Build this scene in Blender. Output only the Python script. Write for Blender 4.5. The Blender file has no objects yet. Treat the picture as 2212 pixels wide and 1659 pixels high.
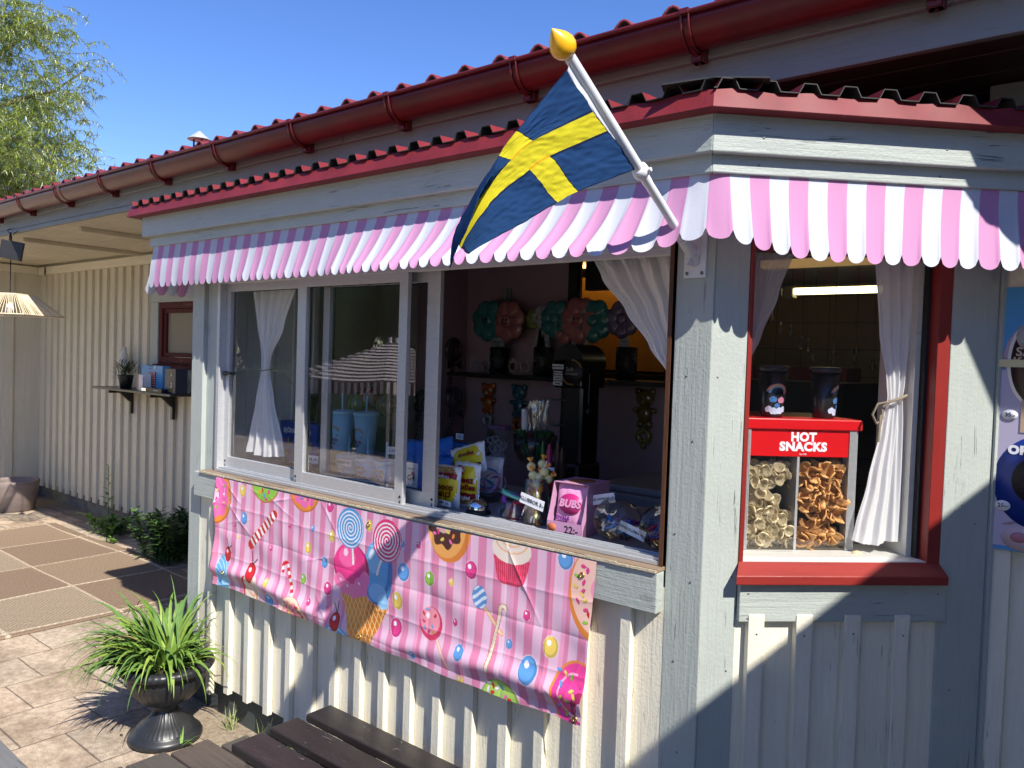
import bpy, bmesh, math, random
from mathutils import Vector, Matrix, noise, Euler
random.seed(7)
S=math.sqrt(.5); PI=math.pi; R=math.radians
sc=bpy.context.scene; col=sc.collection

# ---------------------------------------------------------------- camera, world, sun, exposure
CAMP=Vector((0.88895,-1.88992,1.65))
def cam_axes(yaw,pit,rol):
    cy,sy=math.cos(yaw),math.sin(yaw)
    f=Vector((-sy,cy,0)); r=Vector((cy,sy,0)); u=Vector((0,0,1))
    f2=f*math.cos(pit)+u*math.sin(pit); u2=u*math.cos(pit)-f*math.sin(pit)
    return r*math.cos(rol)+u2*math.sin(rol), u2*math.cos(rol)-r*math.sin(rol), f2
FOC=1693.5626
CR,CU,CF=cam_axes(R(39.0732983),R(-1.83462599),R(1.89351625))
cam=bpy.data.cameras.new('camera'); cam.sensor_width=36; cam.lens=FOC/2212*36; cam.clip_start=.02; cam.clip_end=2000
co=bpy.data.objects.new('camera',cam); col.objects.link(co)
m=Matrix((CR,CU,-CF)).transposed().to_4x4(); m.translation=CAMP; co.matrix_world=m
sc.camera=co
w=bpy.data.worlds.new('World'); sc.world=w; w.use_nodes=True
nt=w.node_tree; bg=nt.nodes['Background']; sky=nt.nodes.new('ShaderNodeTexSky'); sky.sky_type='NISHITA'
SUN=Vector((1,-.40,1.1)).normalized()
sky.sun_disc=False; sky.sun_elevation=math.asin(SUN.z); sky.sun_rotation=math.atan2(SUN.x,SUN.y)
sky.air_density=1.0; sky.dust_density=0.0; sky.ozone_density=4.0; sky.altitude=0
hs=nt.nodes.new('ShaderNodeHueSaturation'); hs.inputs['Saturation'].default_value=1.2; hs.inputs['Hue'].default_value=.515; nt.links.new(sky.outputs[0],hs.inputs['Color']); nt.links.new(hs.outputs[0],bg.inputs[0]); bg.inputs[1].default_value=0.125
ld=bpy.data.lights.new('sun','SUN'); ld.energy=4.8; ld.angle=R(.53); ld.color=(1,.95,.86)
lo=bpy.data.objects.new('sun',ld); col.objects.link(lo); lo.rotation_euler=SUN.to_track_quat('Z','Y').to_euler(); lo.location=(8,-4,9)
sc.view_settings.view_transform='Standard'; sc.view_settings.look='None'; sc.view_settings.gamma=1; sc.view_settings.exposure=0.72
sc.cycles.max_bounces=10; sc.cycles.transparent_max_bounces=16; sc.cycles.use_denoising=True

# ---------------------------------------------------------------- helpers: points on real planes
def ray(x,y): return CF*FOC+CR*(x-1106)-CU*(y-829.5)
def PY(x,y,Y=0.): d=ray(x,y); return CAMP+d*((Y-CAMP.y)/d.y)
def PZ(x,y,Z=0.): d=ray(x,y); return CAMP+d*((Z-CAMP.z)/d.z)
def PX(x,y,X=0.): d=ray(x,y); return CAMP+d*((X-CAMP.x)/d.x)
def PB(x,y,dep=0.):
    n=Vector((S,-S,0)); d=ray(x,y); q=CAMP+d*((-dep-n.dot(CAMP))/n.dot(d)); return ((q.x+q.y)*S,q.z)
MB_=Matrix(((S,-S,0,0),(S,S,0,0),(0,0,1,0),(0,0,0,1)))   # frame of the kiosk's right-hand wall: x along it, y inward
I4=Matrix.Identity(4)

# ---------------------------------------------------------------- helpers: objects
def setp(o,label=None,cat=None,group=None,kind=None):
    if label: o['label']=label
    if cat: o['category']=cat
    if group: o['group']=group
    if kind: o['kind']=kind
    return o
def thing(name,label,cat,loc=(0,0,0),group=None):
    o=bpy.data.objects.new(name,None); col.objects.link(o); o.location=loc; o.empty_display_size=.05
    return setp(o,label,cat,group)
def wm(o):
    m=o.matrix_parent_inverse@Matrix.LocRotScale(o.location,o.rotation_euler,o.scale)
    return wm(o.parent)@m if o.parent else Matrix.LocRotScale(o.location,o.rotation_euler,o.scale)
def link(name,me,parent=None,M=I4):
    o=bpy.data.objects.new(name,me); col.objects.link(o)
    if parent is not None:
        o.parent=parent; o.matrix_parent_inverse=wm(parent).inverted()
    l,q,s=M.decompose(); o.location=l; o.rotation_euler=q.to_euler(); o.scale=s
    return o
class MB:
    def __init__(s): s.v=[]; s.f=[]; s.m=[]; s.sm=[]
    def add(s,vs,fs,mi=0,sm=False):
        b=len(s.v); s.v+= [tuple(p) for p in vs]; s.f+=[tuple(b+i for i in f) for f in fs]; s.m+=[mi]*len(fs); s.sm+=[sm]*len(fs); return s
    def box(s,x0,x1,y0,y1,z0,z1,mi=0,M=None):
        vs=[Vector((x,y,z)) for z in (z0,z1) for y in (y0,y1) for x in (x0,x1)]
        if M is not None: vs=[M@v for v in vs]
        return s.add(vs,[(0,2,3,1),(4,5,7,6),(0,1,5,4),(1,3,7,5),(3,2,6,7),(2,0,4,6)],mi)
    def tube(s,pts,r,n=8,mi=0,caps=True,sm=True):
        pts=[Vector(p) for p in pts]; rs=r if isinstance(r,(list,tuple)) else [r]*len(pts)
        vs=[];fs=[]; pu=None
        for i,p in enumerate(pts):
            t=(pts[min(i+1,len(pts)-1)]-pts[max(i-1,0)]).normalized()
            if pu is None: pu=t.orthogonal().normalized()
            pu=(pu-t*pu.dot(t)); pu=pu.normalized() if pu.length>1e-6 else t.orthogonal().normalized()
            b=t.cross(pu)
            for k in range(n):
                a=2*PI*k/n; vs.append(p+(pu*math.cos(a)+b*math.sin(a))*rs[i])
        for i in range(len(pts)-1):
            for k in range(n): fs.append((i*n+k,i*n+(k+1)%n,(i+1)*n+(k+1)%n,(i+1)*n+k))
        s.add(vs,fs,mi,sm)
        if caps:
            s.add([vs[k] for k in range(n)],[tuple(range(n-1,-1,-1))],mi); s.add([vs[-n+k] for k in range(n)],[tuple(range(n))],mi)
        return s
    def lathe(s,prof,n=32,c=(0,0,0),M=None,mi=0,sm=True,mod=None):
        vs=[];fs=[]
        for i,(r,z) in enumerate(prof):
            for k in range(n):
                a=2*PI*k/n; rr=r*(mod(i,a) if mod else 1); v=Vector((rr*math.cos(a),rr*math.sin(a),z))
                v=(M@v) if M is not None else v+Vector(c); vs.append(v)
        for i in range(len(prof)-1):
            for k in range(n): fs.append((i*n+k,i*n+(k+1)%n,(i+1)*n+(k+1)%n,(i+1)*n+k))
        return s.add(vs,fs,mi,sm)
    def prism(s,poly,y0,y1,mi=0,M=None,sm=False):      # polygon in x,z pulled along y
        n=len(poly); vs=[Vector((x,y0,z)) for x,z in poly]+[Vector((x,y1,z)) for x,z in poly]
        if M is not None: vs=[M@v for v in vs]
        s.add(vs,[tuple(range(n)),tuple(range(2*n-1,n-1,-1))],mi)
        s.add(vs,[(i,(i+n),(i+1)%n+n,(i+1)%n) for i in range(n)],mi,sm); return s
    def ball(s,c,r,n=12,mi=0,sc=(1,1,1),M=None):
        vs=[];fs=[]; h=n//2
        for i in range(h+1):
            th=PI*i/h
            for k in range(n):
                a=2*PI*k/n; v=Vector((r*sc[0]*math.sin(th)*math.cos(a),r*sc[1]*math.sin(th)*math.sin(a),r*sc[2]*math.cos(th)))
                if M is not None: v=M@v
                vs.append(v+Vector(c))
        for i in range(h):
            for k in range(n): fs.append((i*n+k,(i+1)*n+k,(i+1)*n+(k+1)%n,i*n+(k+1)%n))
        return s.add(vs,fs,mi,True)
    def grid(s,fn,nu,nv,mi=0,sm=True,cond=None,mf=None):
        vs=[fn(i/nu,j/nv) for j in range(nv+1) for i in range(nu+1)]
        b=len(s.v); s.v+=[tuple(p) for p in vs]
        for j in range(nv):
            for i in range(nu):
                if cond and not cond((i+.5)/nu,(j+.5)/nv): continue
                a=b+j*(nu+1)+i; s.f.append((a,a+1,a+nu+2,a+nu+1)); s.m.append(mf((i+.5)/nu,(j+.5)/nv) if mf else mi); s.sm.append(sm)
        return s
    def build(s,name,mats,parent=None,M=I4,bev=0.,solid=0.,clean=True):
        me=bpy.data.meshes.new(name); me.from_pydata(s.v,[],s.f)
        for mm in (mats if isinstance(mats,(list,tuple)) else [mats]): me.materials.append(mm)
        me.polygons.foreach_set('material_index',s.m); me.polygons.foreach_set('use_smooth',s.sm)
        me.update()
        if clean:
            bm=bmesh.new(); bm.from_mesh(me); bmesh.ops.recalc_face_normals(bm,faces=bm.faces); bm.to_mesh(me); bm.free()
        o=link(name,me,parent,M)
        if solid: md=o.modifiers.new('thickness','SOLIDIFY'); md.thickness=solid; md.offset=0
        if bev: md=o.modifiers.new('bevel','BEVEL'); md.width=bev; md.segments=2; md.limit_method='ANGLE'; md.angle_limit=R(40)
        return o
def copy_tree(o,parent=None,M=None):
    c=o.copy(); col.objects.link(c)
    if parent is not None: c.parent=parent
    for ch in list(o.children): copy_tree(ch,c)
    return c
def text(s,size,M,mat,parent,name='lettering',ext=.0004,align='CENTER',shear=0.,bold=0.,sx=1.,sp=1.):
    cu=bpy.data.curves.new('t','FONT'); cu.body=s; cu.size=size; cu.extrude=ext; cu.align_x=align; cu.align_y='CENTER'; cu.shear=shear; cu.offset=bold; cu.resolution_u=3; cu.space_character=sp+bold/size*1.5
    t=bpy.data.objects.new('t',cu); col.objects.link(t)
    dg=bpy.context.evaluated_depsgraph_get(); me=bpy.data.meshes.new_from_object(t.evaluated_get(dg))
    bpy.data.objects.remove(t); bpy.data.curves.remove(cu)
    if sx!=1:
        for v in me.vertices: v.co.x*=sx
    me.materials.clear(); me.materials.append(mat)
    return link(name,me,parent,M)
def face_frame(o,right,up):          # matrix whose xy plane is a sign's face
    r=Vector(right).normalized(); u=Vector(up); u=(u-r*u.dot(r)).normalized(); n=r.cross(u)
    m=Matrix((r,u,n)).transposed().to_4x4(); m.translation=Vector(o); return m

# ---------------------------------------------------------------- materials
def mat(name,colr,rough=.5,metal=0.,spec=.5,var=0.,vscale=8.,bump=0.,bscale=60.,stretch=(1,1,1),col2=None,trans=0.,alpha=1.,coat=0.,dist=.002,emit=None,es=1.):
    m=bpy.data.materials.new(name); m.use_nodes=True; t=m.node_tree; N=t.nodes; L=t.links; b=N['Principled BSDF']
    c=(*colr,1); b.inputs['Base Color'].default_value=c; b.inputs['Roughness'].default_value=rough; b.inputs['Metallic'].default_value=metal
    b.inputs['Specular IOR Level'].default_value=spec; b.inputs['Coat Weight'].default_value=coat; b.inputs['Coat Roughness'].default_value=.1
    if trans: b.inputs['Transmission Weight'].default_value=trans
    if emit: b.inputs['Emission Color'].default_value=(*emit,1); b.inputs['Emission Strength'].default_value=es
    tc=N.new('ShaderNodeTexCoord'); mp=N.new('ShaderNodeMapping'); mp.inputs['Scale'].default_value=stretch; L.new(tc.outputs['Object'],mp.inputs[0])
    if var:
        n=N.new('ShaderNodeTexNoise'); n.inputs['Scale'].default_value=vscale; n.inputs['Detail'].default_value=6; n.inputs['Roughness'].default_value=.65; L.new(mp.outputs[0],n.inputs['Vector'])
        r=N.new('ShaderNodeValToRGB'); r.color_ramp.elements[0].position=.32; r.color_ramp.elements[1].position=.7
        a=col2 if col2 else tuple(x*(1-var) for x in colr); bb=colr if col2 else tuple(min(1,x*(1+var*.5)) for x in colr)
        r.color_ramp.elements[0].color=(*a,1); r.color_ramp.elements[1].color=(*bb,1)
        L.new(n.outputs[0],r.inputs[0]); L.new(r.outputs[0],b.inputs['Base Color'])
    if bump:
        n2=N.new('ShaderNodeTexNoise'); n2.inputs['Scale'].default_value=bscale; n2.inputs['Detail'].default_value=4; L.new(mp.outputs[0],n2.inputs['Vector'])
        bu=N.new('ShaderNodeBump'); bu.inputs['Strength'].default_value=bump; bu.inputs['Distance'].default_value=dist; L.new(n2.outputs[0],bu.inputs['Height']); L.new(bu.outputs[0],b.inputs['Normal'])
    return m
def paint(name,colr,axis,wear=.5,grain=1.,dark=(.05,.05,.045),rough=.55,knots=True,dirt=.25):
    """painted sawn wood: raised grain along one axis, hairline cracks, knots, grime"""
    m=bpy.data.materials.new(name); m.use_nodes=True; t=m.node_tree; N=t.nodes; L=t.links; b=N['Principled BSDF']; b.inputs['Roughness'].default_value=rough
    tc=N.new('ShaderNodeTexCoord')
    sc3=[60,60,60]; sc3[axis]=3.
    def mapped(k,loc=0):
        mp=N.new('ShaderNodeMapping'); mp.inputs['Scale'].default_value=k; mp.inputs['Location'].default_value=(loc,loc,loc); L.new(tc.outputs['Object'],mp.inputs[0]); return mp.outputs[0]
    def nz(vec,scale,detail=5,rg=.6,dist=0):
        n=N.new('ShaderNodeTexNoise'); n.inputs['Scale'].default_value=scale; n.inputs['Detail'].default_value=detail; n.inputs['Roughness'].default_value=rg; n.inputs['Distortion'].default_value=dist; L.new(vec,n.inputs['Vector']); return n.outputs[0]
    def ramp(f,p0,p1,c0=(0,0,0,1),c1=(1,1,1,1)):
        r=N.new('ShaderNodeValToRGB'); r.color_ramp.elements[0].position=p0; r.color_ramp.elements[1].position=p1; r.color_ramp.elements[0].color=c0; r.color_ramp.elements[1].color=c1; L.new(f,r.inputs[0]); return r.outputs[0]
    def mix(f,a,bb,mode='MIX'):
        x=N.new('ShaderNodeMix'); x.data_type='RGBA'; x.blend_type=mode; x.clamp_factor=True
        if isinstance(f,float): x.inputs[0].default_value=f
        else: L.new(f,x.inputs[0])
        for i,v in ((6,a),(7,bb)):
            if isinstance(v,tuple): x.inputs[i].default_value=(*v[:3],1)
            else: L.new(v,x.inputs[i])
        return x.outputs[2]
    g=nz(mapped(sc3),1.,6,.7,.4)
    big=nz(mapped((1.6,1.6,1.6),3.),2.,5,.6)
    base=mix(ramp(big,.35,.7),tuple(c*(1-dirt) for c in colr),colr)
    base=mix(ramp(g,.42,.6),tuple(c*.88 for c in colr),base,'MIX') if wear>0 else base
    sc4=[130,130,130]; sc4[axis]=6.
    cr=ramp(nz(mapped(sc4,9.),1.,3,.5,1.2),.33,.37)         # cracks where this is 0
    patch=ramp(nz(mapped((3,3,3),5.),1.6,3,.5),.52,.62)
    inv=N.new('ShaderNodeMath'); inv.operation='SUBTRACT'; inv.inputs[0].default_value=1; L.new(cr,inv.inputs[1])
    mu=N.new('ShaderNodeMath'); mu.operation='MULTIPLY'; L.new(inv.outputs[0],mu.inputs[0]); L.new(patch,mu.inputs[1])
    mu2=N.new('ShaderNodeMath'); mu2.operation='MULTIPLY'; L.new(mu.outputs[0],mu2.inputs[0]); mu2.inputs[1].default_value=wear
    base=mix(mu2.outputs[0],base,dark)
    if knots:
        v=N.new('ShaderNodeTexVoronoi'); v.feature='F1'; ks=[5.5,5.5,5.5]; ks[axis]=2.2; L.new(mapped(ks,1.7),v.inputs['Vector']); v.inputs['Scale'].default_value=1.; v.inputs['Randomness'].default_value=1
        kf=ramp(v.outputs['Distance'],.03,.075,(1,1,1,1),(0,0,0,1))
        k3=N.new('ShaderNodeMath'); k3.operation='MULTIPLY'; L.new(kf,k3.inputs[0]); k3.inputs[1].default_value=.35*min(1,wear*1.6)
        base=mix(k3.outputs[0],base,tuple(c*.35 for c in colr))
    L.new(base,b.inputs['Base Color'])
    fine=nz(mapped((110,110,110)),1.,3)
    ad=N.new('ShaderNodeMath'); ad.operation='MULTIPLY_ADD'; L.new(fine,ad.inputs[0]); ad.inputs[1].default_value=.45; L.new(g,ad.inputs[2])
    s2=N.new('ShaderNodeMath'); s2.operation='SUBTRACT'; L.new(ad.outputs[0],s2.inputs[0]); L.new(mu2.outputs[0],s2.inputs[1])
    bu=N.new('ShaderNodeBump'); bu.inputs['Strength'].default_value=.55*grain; bu.inputs['Distance'].default_value=.0035; L.new(s2.outputs[0],bu.inputs['Height']); L.new(bu.outputs[0],b.inputs['Normal'])
    return m
def glassy(name,tint=(1,1,1),gl=.06,rough=.0,edge=.8):
    m=bpy.data.materials.new(name); m.use_nodes=True; t=m.node_tree; N=t.nodes; L=t.links; N.remove(N['Principled BSDF']); out=N['Material Output']
    tr=N.new('ShaderNodeBsdfTransparent'); tr.inputs[0].default_value=(*tint,1); g=N.new('ShaderNodeBsdfGlossy'); g.inputs['Roughness'].default_value=rough
    lw=N.new('ShaderNodeFresnel'); lw.inputs[0].default_value=1.45
    mm=N.new('ShaderNodeMath'); mm.operation='MULTIPLY_ADD'; L.new(lw.outputs[0],mm.inputs[0]); mm.inputs[1].default_value=edge; mm.inputs[2].default_value=gl
    mx=N.new('ShaderNodeMixShader'); L.new(mm.outputs[0],mx.inputs[0]); L.new(tr.outputs[0],mx.inputs[1]); L.new(g.outputs[0],mx.inputs[2]); L.new(mx.outputs[0],out.inputs[0])
    return m
def cloth(name,colr,tl=.35,tp=0.,weave=True):
    m=bpy.data.materials.new(name); m.use_nodes=True; t=m.node_tree; N=t.nodes; L=t.links; N.remove(N['Principled BSDF']); out=N['Material Output']
    d=N.new('ShaderNodeBsdfDiffuse'); d.inputs[0].default_value=(*colr,1); tr=N.new('ShaderNodeBsdfTranslucent'); tr.inputs[0].default_value=(*colr,1)
    if weave:
        tc=N.new('ShaderNodeTexCoord'); n=N.new('ShaderNodeTexNoise'); n.inputs['Scale'].default_value=220; L.new(tc.outputs['Object'],n.inputs['Vector'])
        bu=N.new('ShaderNodeBump'); bu.inputs['Strength'].default_value=.25; bu.inputs['Distance'].default_value=.0015; L.new(n.outputs[0],bu.inputs['Height']); L.new(bu.outputs[0],d.inputs['Normal'])
    mx=N.new('ShaderNodeMixShader'); mx.inputs[0].default_value=tl; L.new(d.outputs[0],mx.inputs[1]); L.new(tr.outputs[0],mx.inputs[2]); o=mx.outputs[0]
    if tp:
        tp_=N.new('ShaderNodeBsdfTransparent'); m2=N.new('ShaderNodeMixShader'); m2.inputs[0].default_value=tp; L.new(o,m2.inputs[1]); L.new(tp_.outputs[0],m2.inputs[2]); o=m2.outputs[0]
    L.new(o,out.inputs[0]); return m
GREY=(.445,.485,.45); CREAM=(.84,.79,.64)
gx=paint('grey paint grain x',GREY,0,wear=.75,grain=1.4,dirt=.25); gz=paint('grey paint grain z',GREY,2,wear=.7,grain=1.3,dirt=.18); gy=paint('grey paint grain y',GREY,1,wear=.5)
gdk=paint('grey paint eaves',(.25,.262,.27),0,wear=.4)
cz=paint('cream paint grain z',CREAM,2,wear=.45,grain=1.5,dirt=.14); cx=paint('cream paint grain x',CREAM,0,wear=.25,grain=.5,dirt=.12)
cfar=paint('cream paint facade',(.70,.655,.52),2,wear=.2,grain=.5,dirt=.1)
redw=paint('red paint wood',(.30,.028,.022),0,wear=.15,grain=.5,knots=False,rough=.4); redwz=paint('red paint wood z',(.26,.02,.016),2,wear=.12,grain=.5,knots=False,rough=.4)
oldred=paint('old red paint',(.10,.010,.010),0,wear=.6,grain=1,dark=(.3,.2,.16),knots=False,rough=.8)
rawwood=paint('weathered wood',(.30,.215,.145),0,wear=1.,grain=1.4,dark=(.03,.02,.015),dirt=.5); 
deckw=paint('dark weathered deck wood',(.12,.105,.09),1,wear=.9,grain=1.6,dark=(.012,.01,.009),dirt=.45)
skirtm=paint('dark skirting wood',(.07,.085,.085),0,wear=.8,grain=1.5,dark=(.01,.01,.01))
soff=paint('cream soffit',(.66,.60,.45),0,wear=.3,grain=.5); browns=paint('dark brown boards',(.09,.05,.04),0,wear=.4,grain=.8,dark=(.02,.012,.01))  # browns: plain dark brown board colour
sheet=mat('red coated sheet',(.20,.022,.027),rough=.5,spec=.3,var=.28,vscale=7,bump=.05,bscale=160)
sheetd=mat('sheet underside',(.035,.038,.036),rough=.6,var=.2,vscale=9)
tile=mat('red tile sheet',(.22,.03,.035),rough=.5,var=.15,vscale=4); tiled=mat('tile sheet underside',(.055,.03,.028),rough=.7)
gutm=mat('dark red gutter',(.13,.009,.010),rough=.38,spec=.5,var=.4,vscale=5,bump=.06,bscale=40,stretch=(1,1,3))
alu=mat('aluminium',(.55,.56,.57),rough=.38,metal=.4,var=.1,vscale=30,stretch=(1,1,6),bump=.05,bscale=200); alud=mat('dull aluminium edge',(.30,.30,.31),rough=.5,metal=.4)
blackm=mat('black plastic',(.018,.018,.019),rough=.45,var=.2,vscale=20); blackg=mat('black gasket',(.012,.012,.013),rough=.7)
white=mat('white plastic',(.75,.76,.78),rough=.35,var=.05,vscale=10); paper=mat('white card',(.82,.84,.88),rough=.8); ink=mat('black ink',(.015,.015,.02),rough=.6)
winglass=glassy('window glass',gl=.004,edge=.22); clearp=glassy('clear plastic',gl=.08,rough=.08,edge=1.); jarg=glassy('jar glass',tint=(.98,.985,.985),gl=.01,edge=.8,rough=.02)
screwm=mat('screw steel',(.2,.2,.2),rough=.4,metal=.8); chrome=mat('chrome',(.8,.8,.82),rough=.07,metal=1.)
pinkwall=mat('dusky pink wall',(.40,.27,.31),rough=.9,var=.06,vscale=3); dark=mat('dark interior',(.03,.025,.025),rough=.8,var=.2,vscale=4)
# ================================================================ SETTING: ground
def ground():
    m=bpy.data.materials.new('concrete pavers'); m.use_nodes=True; t=m.node_tree; N=t.nodes; L=t.links; b=N['Principled BSDF']; b.inputs['Roughness'].default_value=.9
    tc=N.new('ShaderNodeTexCoord'); sp=N.new('ShaderNodeSeparateXYZ'); L.new(tc.outputs['Object'],sp.inputs[0]); cb=N.new('ShaderNodeCombineXYZ'); L.new(sp.outputs['Y'],cb.inputs['X']); L.new(sp.outputs['X'],cb.inputs['Y']); mp=N.new('ShaderNodeMapping'); mp.inputs['Location'].default_value=(.335*20,3.29+.345*200,0); L.new(cb.outputs[0],mp.inputs[0])
    wn=N.new('ShaderNodeTexNoise'); wn.inputs['Scale'].default_value=2.5; L.new(tc.outputs['Object'],wn.inputs['Vector'])
    wm_=N.new('ShaderNodeVectorMath'); wm_.operation='MULTIPLY_ADD'; L.new(wn.outputs['Color'],wm_.inputs[0]); wm_.inputs[1].default_value=(.015,.015,0); L.new(mp.outputs[0],wm_.inputs[2])
    br=N.new('ShaderNodeTexBrick'); L.new(wm_.outputs[0],br.inputs['Vector']); br.inputs['Scale'].default_value=1; br.inputs['Brick Width'].default_value=.335; br.inputs['Row Height'].default_value=.345; br.inputs['Mortar Size'].default_value=.0045; br.inputs['Mortar Smooth'].default_value=.35
    br.inputs['Color1'].default_value=(.48,.42,.34,1); br.inputs['Color2'].default_value=(.52,.42,.32,1); br.inputs['Mortar'].default_value=(.24,.19,.15,1); br.offset=.5
    n=N.new('ShaderNodeTexNoise'); n.inputs['Scale'].default_value=260; n.inputs['Detail'].default_value=3; L.new(tc.outputs['Object'],n.inputs['Vector'])
    n3=N.new('ShaderNodeTexNoise'); n3.inputs['Scale'].default_value=3; n3.inputs['Detail'].default_value=7; n3.inputs['Roughness'].default_value=.7; L.new(tc.outputs['Object'],n3.inputs['Vector'])
    def rmp(f,a,bb,p0=.3,p1=.7):
        r=N.new('ShaderNodeValToRGB'); r.color_ramp.elements[0].color=(*a,1); r.color_ramp.elements[1].color=(*bb,1); r.color_ramp.elements[0].position=p0; r.color_ramp.elements[1].position=p1; L.new(f,r.inputs[0]); return r.outputs[0]
    def mul(a,bb,f=1.):
        x=N.new('ShaderNodeMix'); x.data_type='RGBA'; x.blend_type='MULTIPLY'; x.inputs[0].default_value=f; L.new(a,x.inputs[6]); L.new(bb,x.inputs[7]); return x.outputs[2]
    c=mul(br.outputs[0],rmp(n.outputs[0],(.55,.55,.55),(1.25,1.22,1.2),.35,.65)); c=mul(c,rmp(n3.outputs[0],(.60,.55,.50),(1.08,1.04,1.0),.38,.58))
    n5=N.new('ShaderNodeTexNoise'); n5.inputs['Scale'].default_value=28; n5.inputs['Detail'].default_value=6; n5.inputs['Roughness'].default_value=.75; L.new(tc.outputs['Object'],n5.inputs['Vector']); c=mul(c,rmp(n5.outputs[0],(.72,.70,.68),(1.12,1.12,1.12),.38,.6))
    L.new(c,b.inputs['Base Color'])
    s=N.new('ShaderNodeMath'); s.operation='MULTIPLY_ADD'; L.new(n.outputs[0],s.inputs[0]); s.inputs[1].default_value=.35; 
    iv=N.new('ShaderNodeMath'); iv.operation='MULTIPLY'; L.new(br.outputs['Fac'],iv.inputs[0]); iv.inputs[1].default_value=-1.5; L.new(iv.outputs[0],s.inputs[2])
    bu=N.new('ShaderNodeBump'); bu.inputs['Strength'].default_value=.8; bu.inputs['Distance'].default_value=.005; L.new(s.outputs[0],bu.inputs['Height']); L.new(bu.outputs[0],b.inputs['Normal'])
    g=MB(); g.add([(-400,-400,0),(400,-400,0),(400,400,0),(-400,400,0)],[(0,1,2,3)])
    setp(g.build('paved_ground',m),kind='structure')
    sm=mat('sandy soil',(.40,.33,.24),rough=1,var=.45,vscale=45,bump=1.,bscale=190,dist=.006,col2=(.2,.15,.1))
    g=MB(); random.seed(3)
    def edge(x): return -.10-.05*noise.noise(Vector((x*3,1,0)))
    n=60; P=[(-2.62+i*3.2/n,.12,.004) for i in range(n+1)]+[(.58-i*3.2/n,edge(.58-i*3.2/n)-.05,.004) for i in range(n+1)]
    g.add(P,[tuple(range(len(P)))]); setp(g.build('soil',sm),kind='structure')
    g=MB(); n=80
    P=[(-8.2+i*5.6/n,1.6,.004) for i in range(n+1)]+[(-2.6-i*5.6/n,1.27+.06*noise.noise(Vector((i*.4,4,0))),.004) for i in range(n+1)]
    g.add(P,[tuple(range(len(P)))]); setp(g.build('soil',sm),kind='structure')
ground()

# ================================================================ MAIN BUILDING
mb=thing('long_building','cream battened building with a red tiled roof and dark red gutter, behind the kiosk','building',(-6,1.5,0))
EY=.31; EZ=2.468; LIPY=.17; LIPZ=2.653
# rear facade left of the kiosk (battened), with a hole for the red window
WX0,WX1,WZ0,WZ1=-5.70,-5.02,1.52,2.03
CY=1.44
g=MB()
for (a,b_,z0,z1) in ((-8.34,WX0,.17,EZ+.05),(WX1,-2.53,.17,EZ+.05),(WX0,WX1,.17,WZ0),(WX0,WX1,WZ1,EZ+.05)): g.box(a,b_,CY,CY+.12,z0,z1)
x=-8.244; k=0
while x<-2.7:
    j=.006*noise.noise(Vector((k,7,1)))
    zt=2.37
    if WX0-.10<x+.05<WX1+.10:
        g.box(x+j,x+j+.08,CY-.024,CY,.135+.01*noise.noise(Vector((k,2,2))),1.40)
    else: g.box(x+j,x+j+.08,CY-.024,CY,.135+.01*noise.noise(Vector((k,2,2))),zt)
    x+=.1605; k+=1
g.build('battened_wall',cfar,mb,bev=.002)
g=MB(); g.box(-8.31,-2.56,CY-.045,CY-.001,2.372,2.45); g.build('top_trim',cx,mb,bev=.003)
# end wall running toward the viewer, far left
g=MB(); g.box(-8.46,-8.34,-1.3,CY+.12,.2,EZ+.05)
y=1.20
for k in range(11): g.box(-8.34,-8.316,y-.105,y-.02,.17,2.45); y-=.215
g.build('battened_wall',cfar,mb,bev=.002)
g=MB(); g.box(-8.33,-8.30,-1.3,CY-.05,2.38,2.455); g.build('top_trim',cx,mb)
conc=mat('plinth concrete',(.22,.20,.17),rough=.95,var=.4,vscale=9,bump=.5,bscale=60,dist=.006); conc2=mat('green plinth',(.17,.21,.17),rough=.9,var=.3,vscale=9)
g=MB(); g.box(-8.40,-2.53,CY+.03,CY+.16,-.1,.172); g.build('plinth',conc,mb)
g=MB(); g.box(-8.46,-8.352,-1.3,CY+.1,-.1,.198); g.build('plinth',conc2,mb)
# facade to the right of the kiosk
g=MB(); g.box(.61,4.0,.6,.7,.16,2.2)
for x in (.572,.76,.93,1.1,1.27,1.44,1.61,1.78): g.box(x,x+.052,.575,.6,.14,2.2)
g.build('battened_wall',cz,mb,bev=.002)
# soffit
g=MB()
y=EY+.005
while y<CY-.06: g.box(-8.34,-2.0,y,y+.128,EZ+.004,EZ+.02); y+=.135
g.box(-8.34,-2.0,EY,CY,EZ+.021,EZ+.03)
g.build('soffit',soff,mb,bev=.003)
g=MB(); y=EY+.005
while y<3.: g.box(-2.0,3.2,y,y+.15,EZ+.012,EZ+.03); y+=.156
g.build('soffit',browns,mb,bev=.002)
for x in (-6.0,-4.95,-3.9):
    g=MB(); g.box(x-.02,x+.02,.46,1.38,EZ-.028,EZ+.003); g.build('soffit_batten',soff,mb,bev=.002)
g=MB(); g.box(.50,1.6,.70,.76,2.40,2.47); g.build('eaves_beam',gdk,mb,bev=.003)  # cream beam, its shade put into the colour by the darker grey
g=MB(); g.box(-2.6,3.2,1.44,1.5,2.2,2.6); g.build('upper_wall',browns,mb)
# fascia boards
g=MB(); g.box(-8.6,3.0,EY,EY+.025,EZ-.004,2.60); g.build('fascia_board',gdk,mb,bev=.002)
g=MB(); g.box(-8.6,-1.87,EY-.022,EY-.001,2.56,2.70); g.box(-1.865,3.0,EY-.022,EY-.001,2.56,2.70); g.build('fascia_board',gdk,mb,bev=.002)
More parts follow.
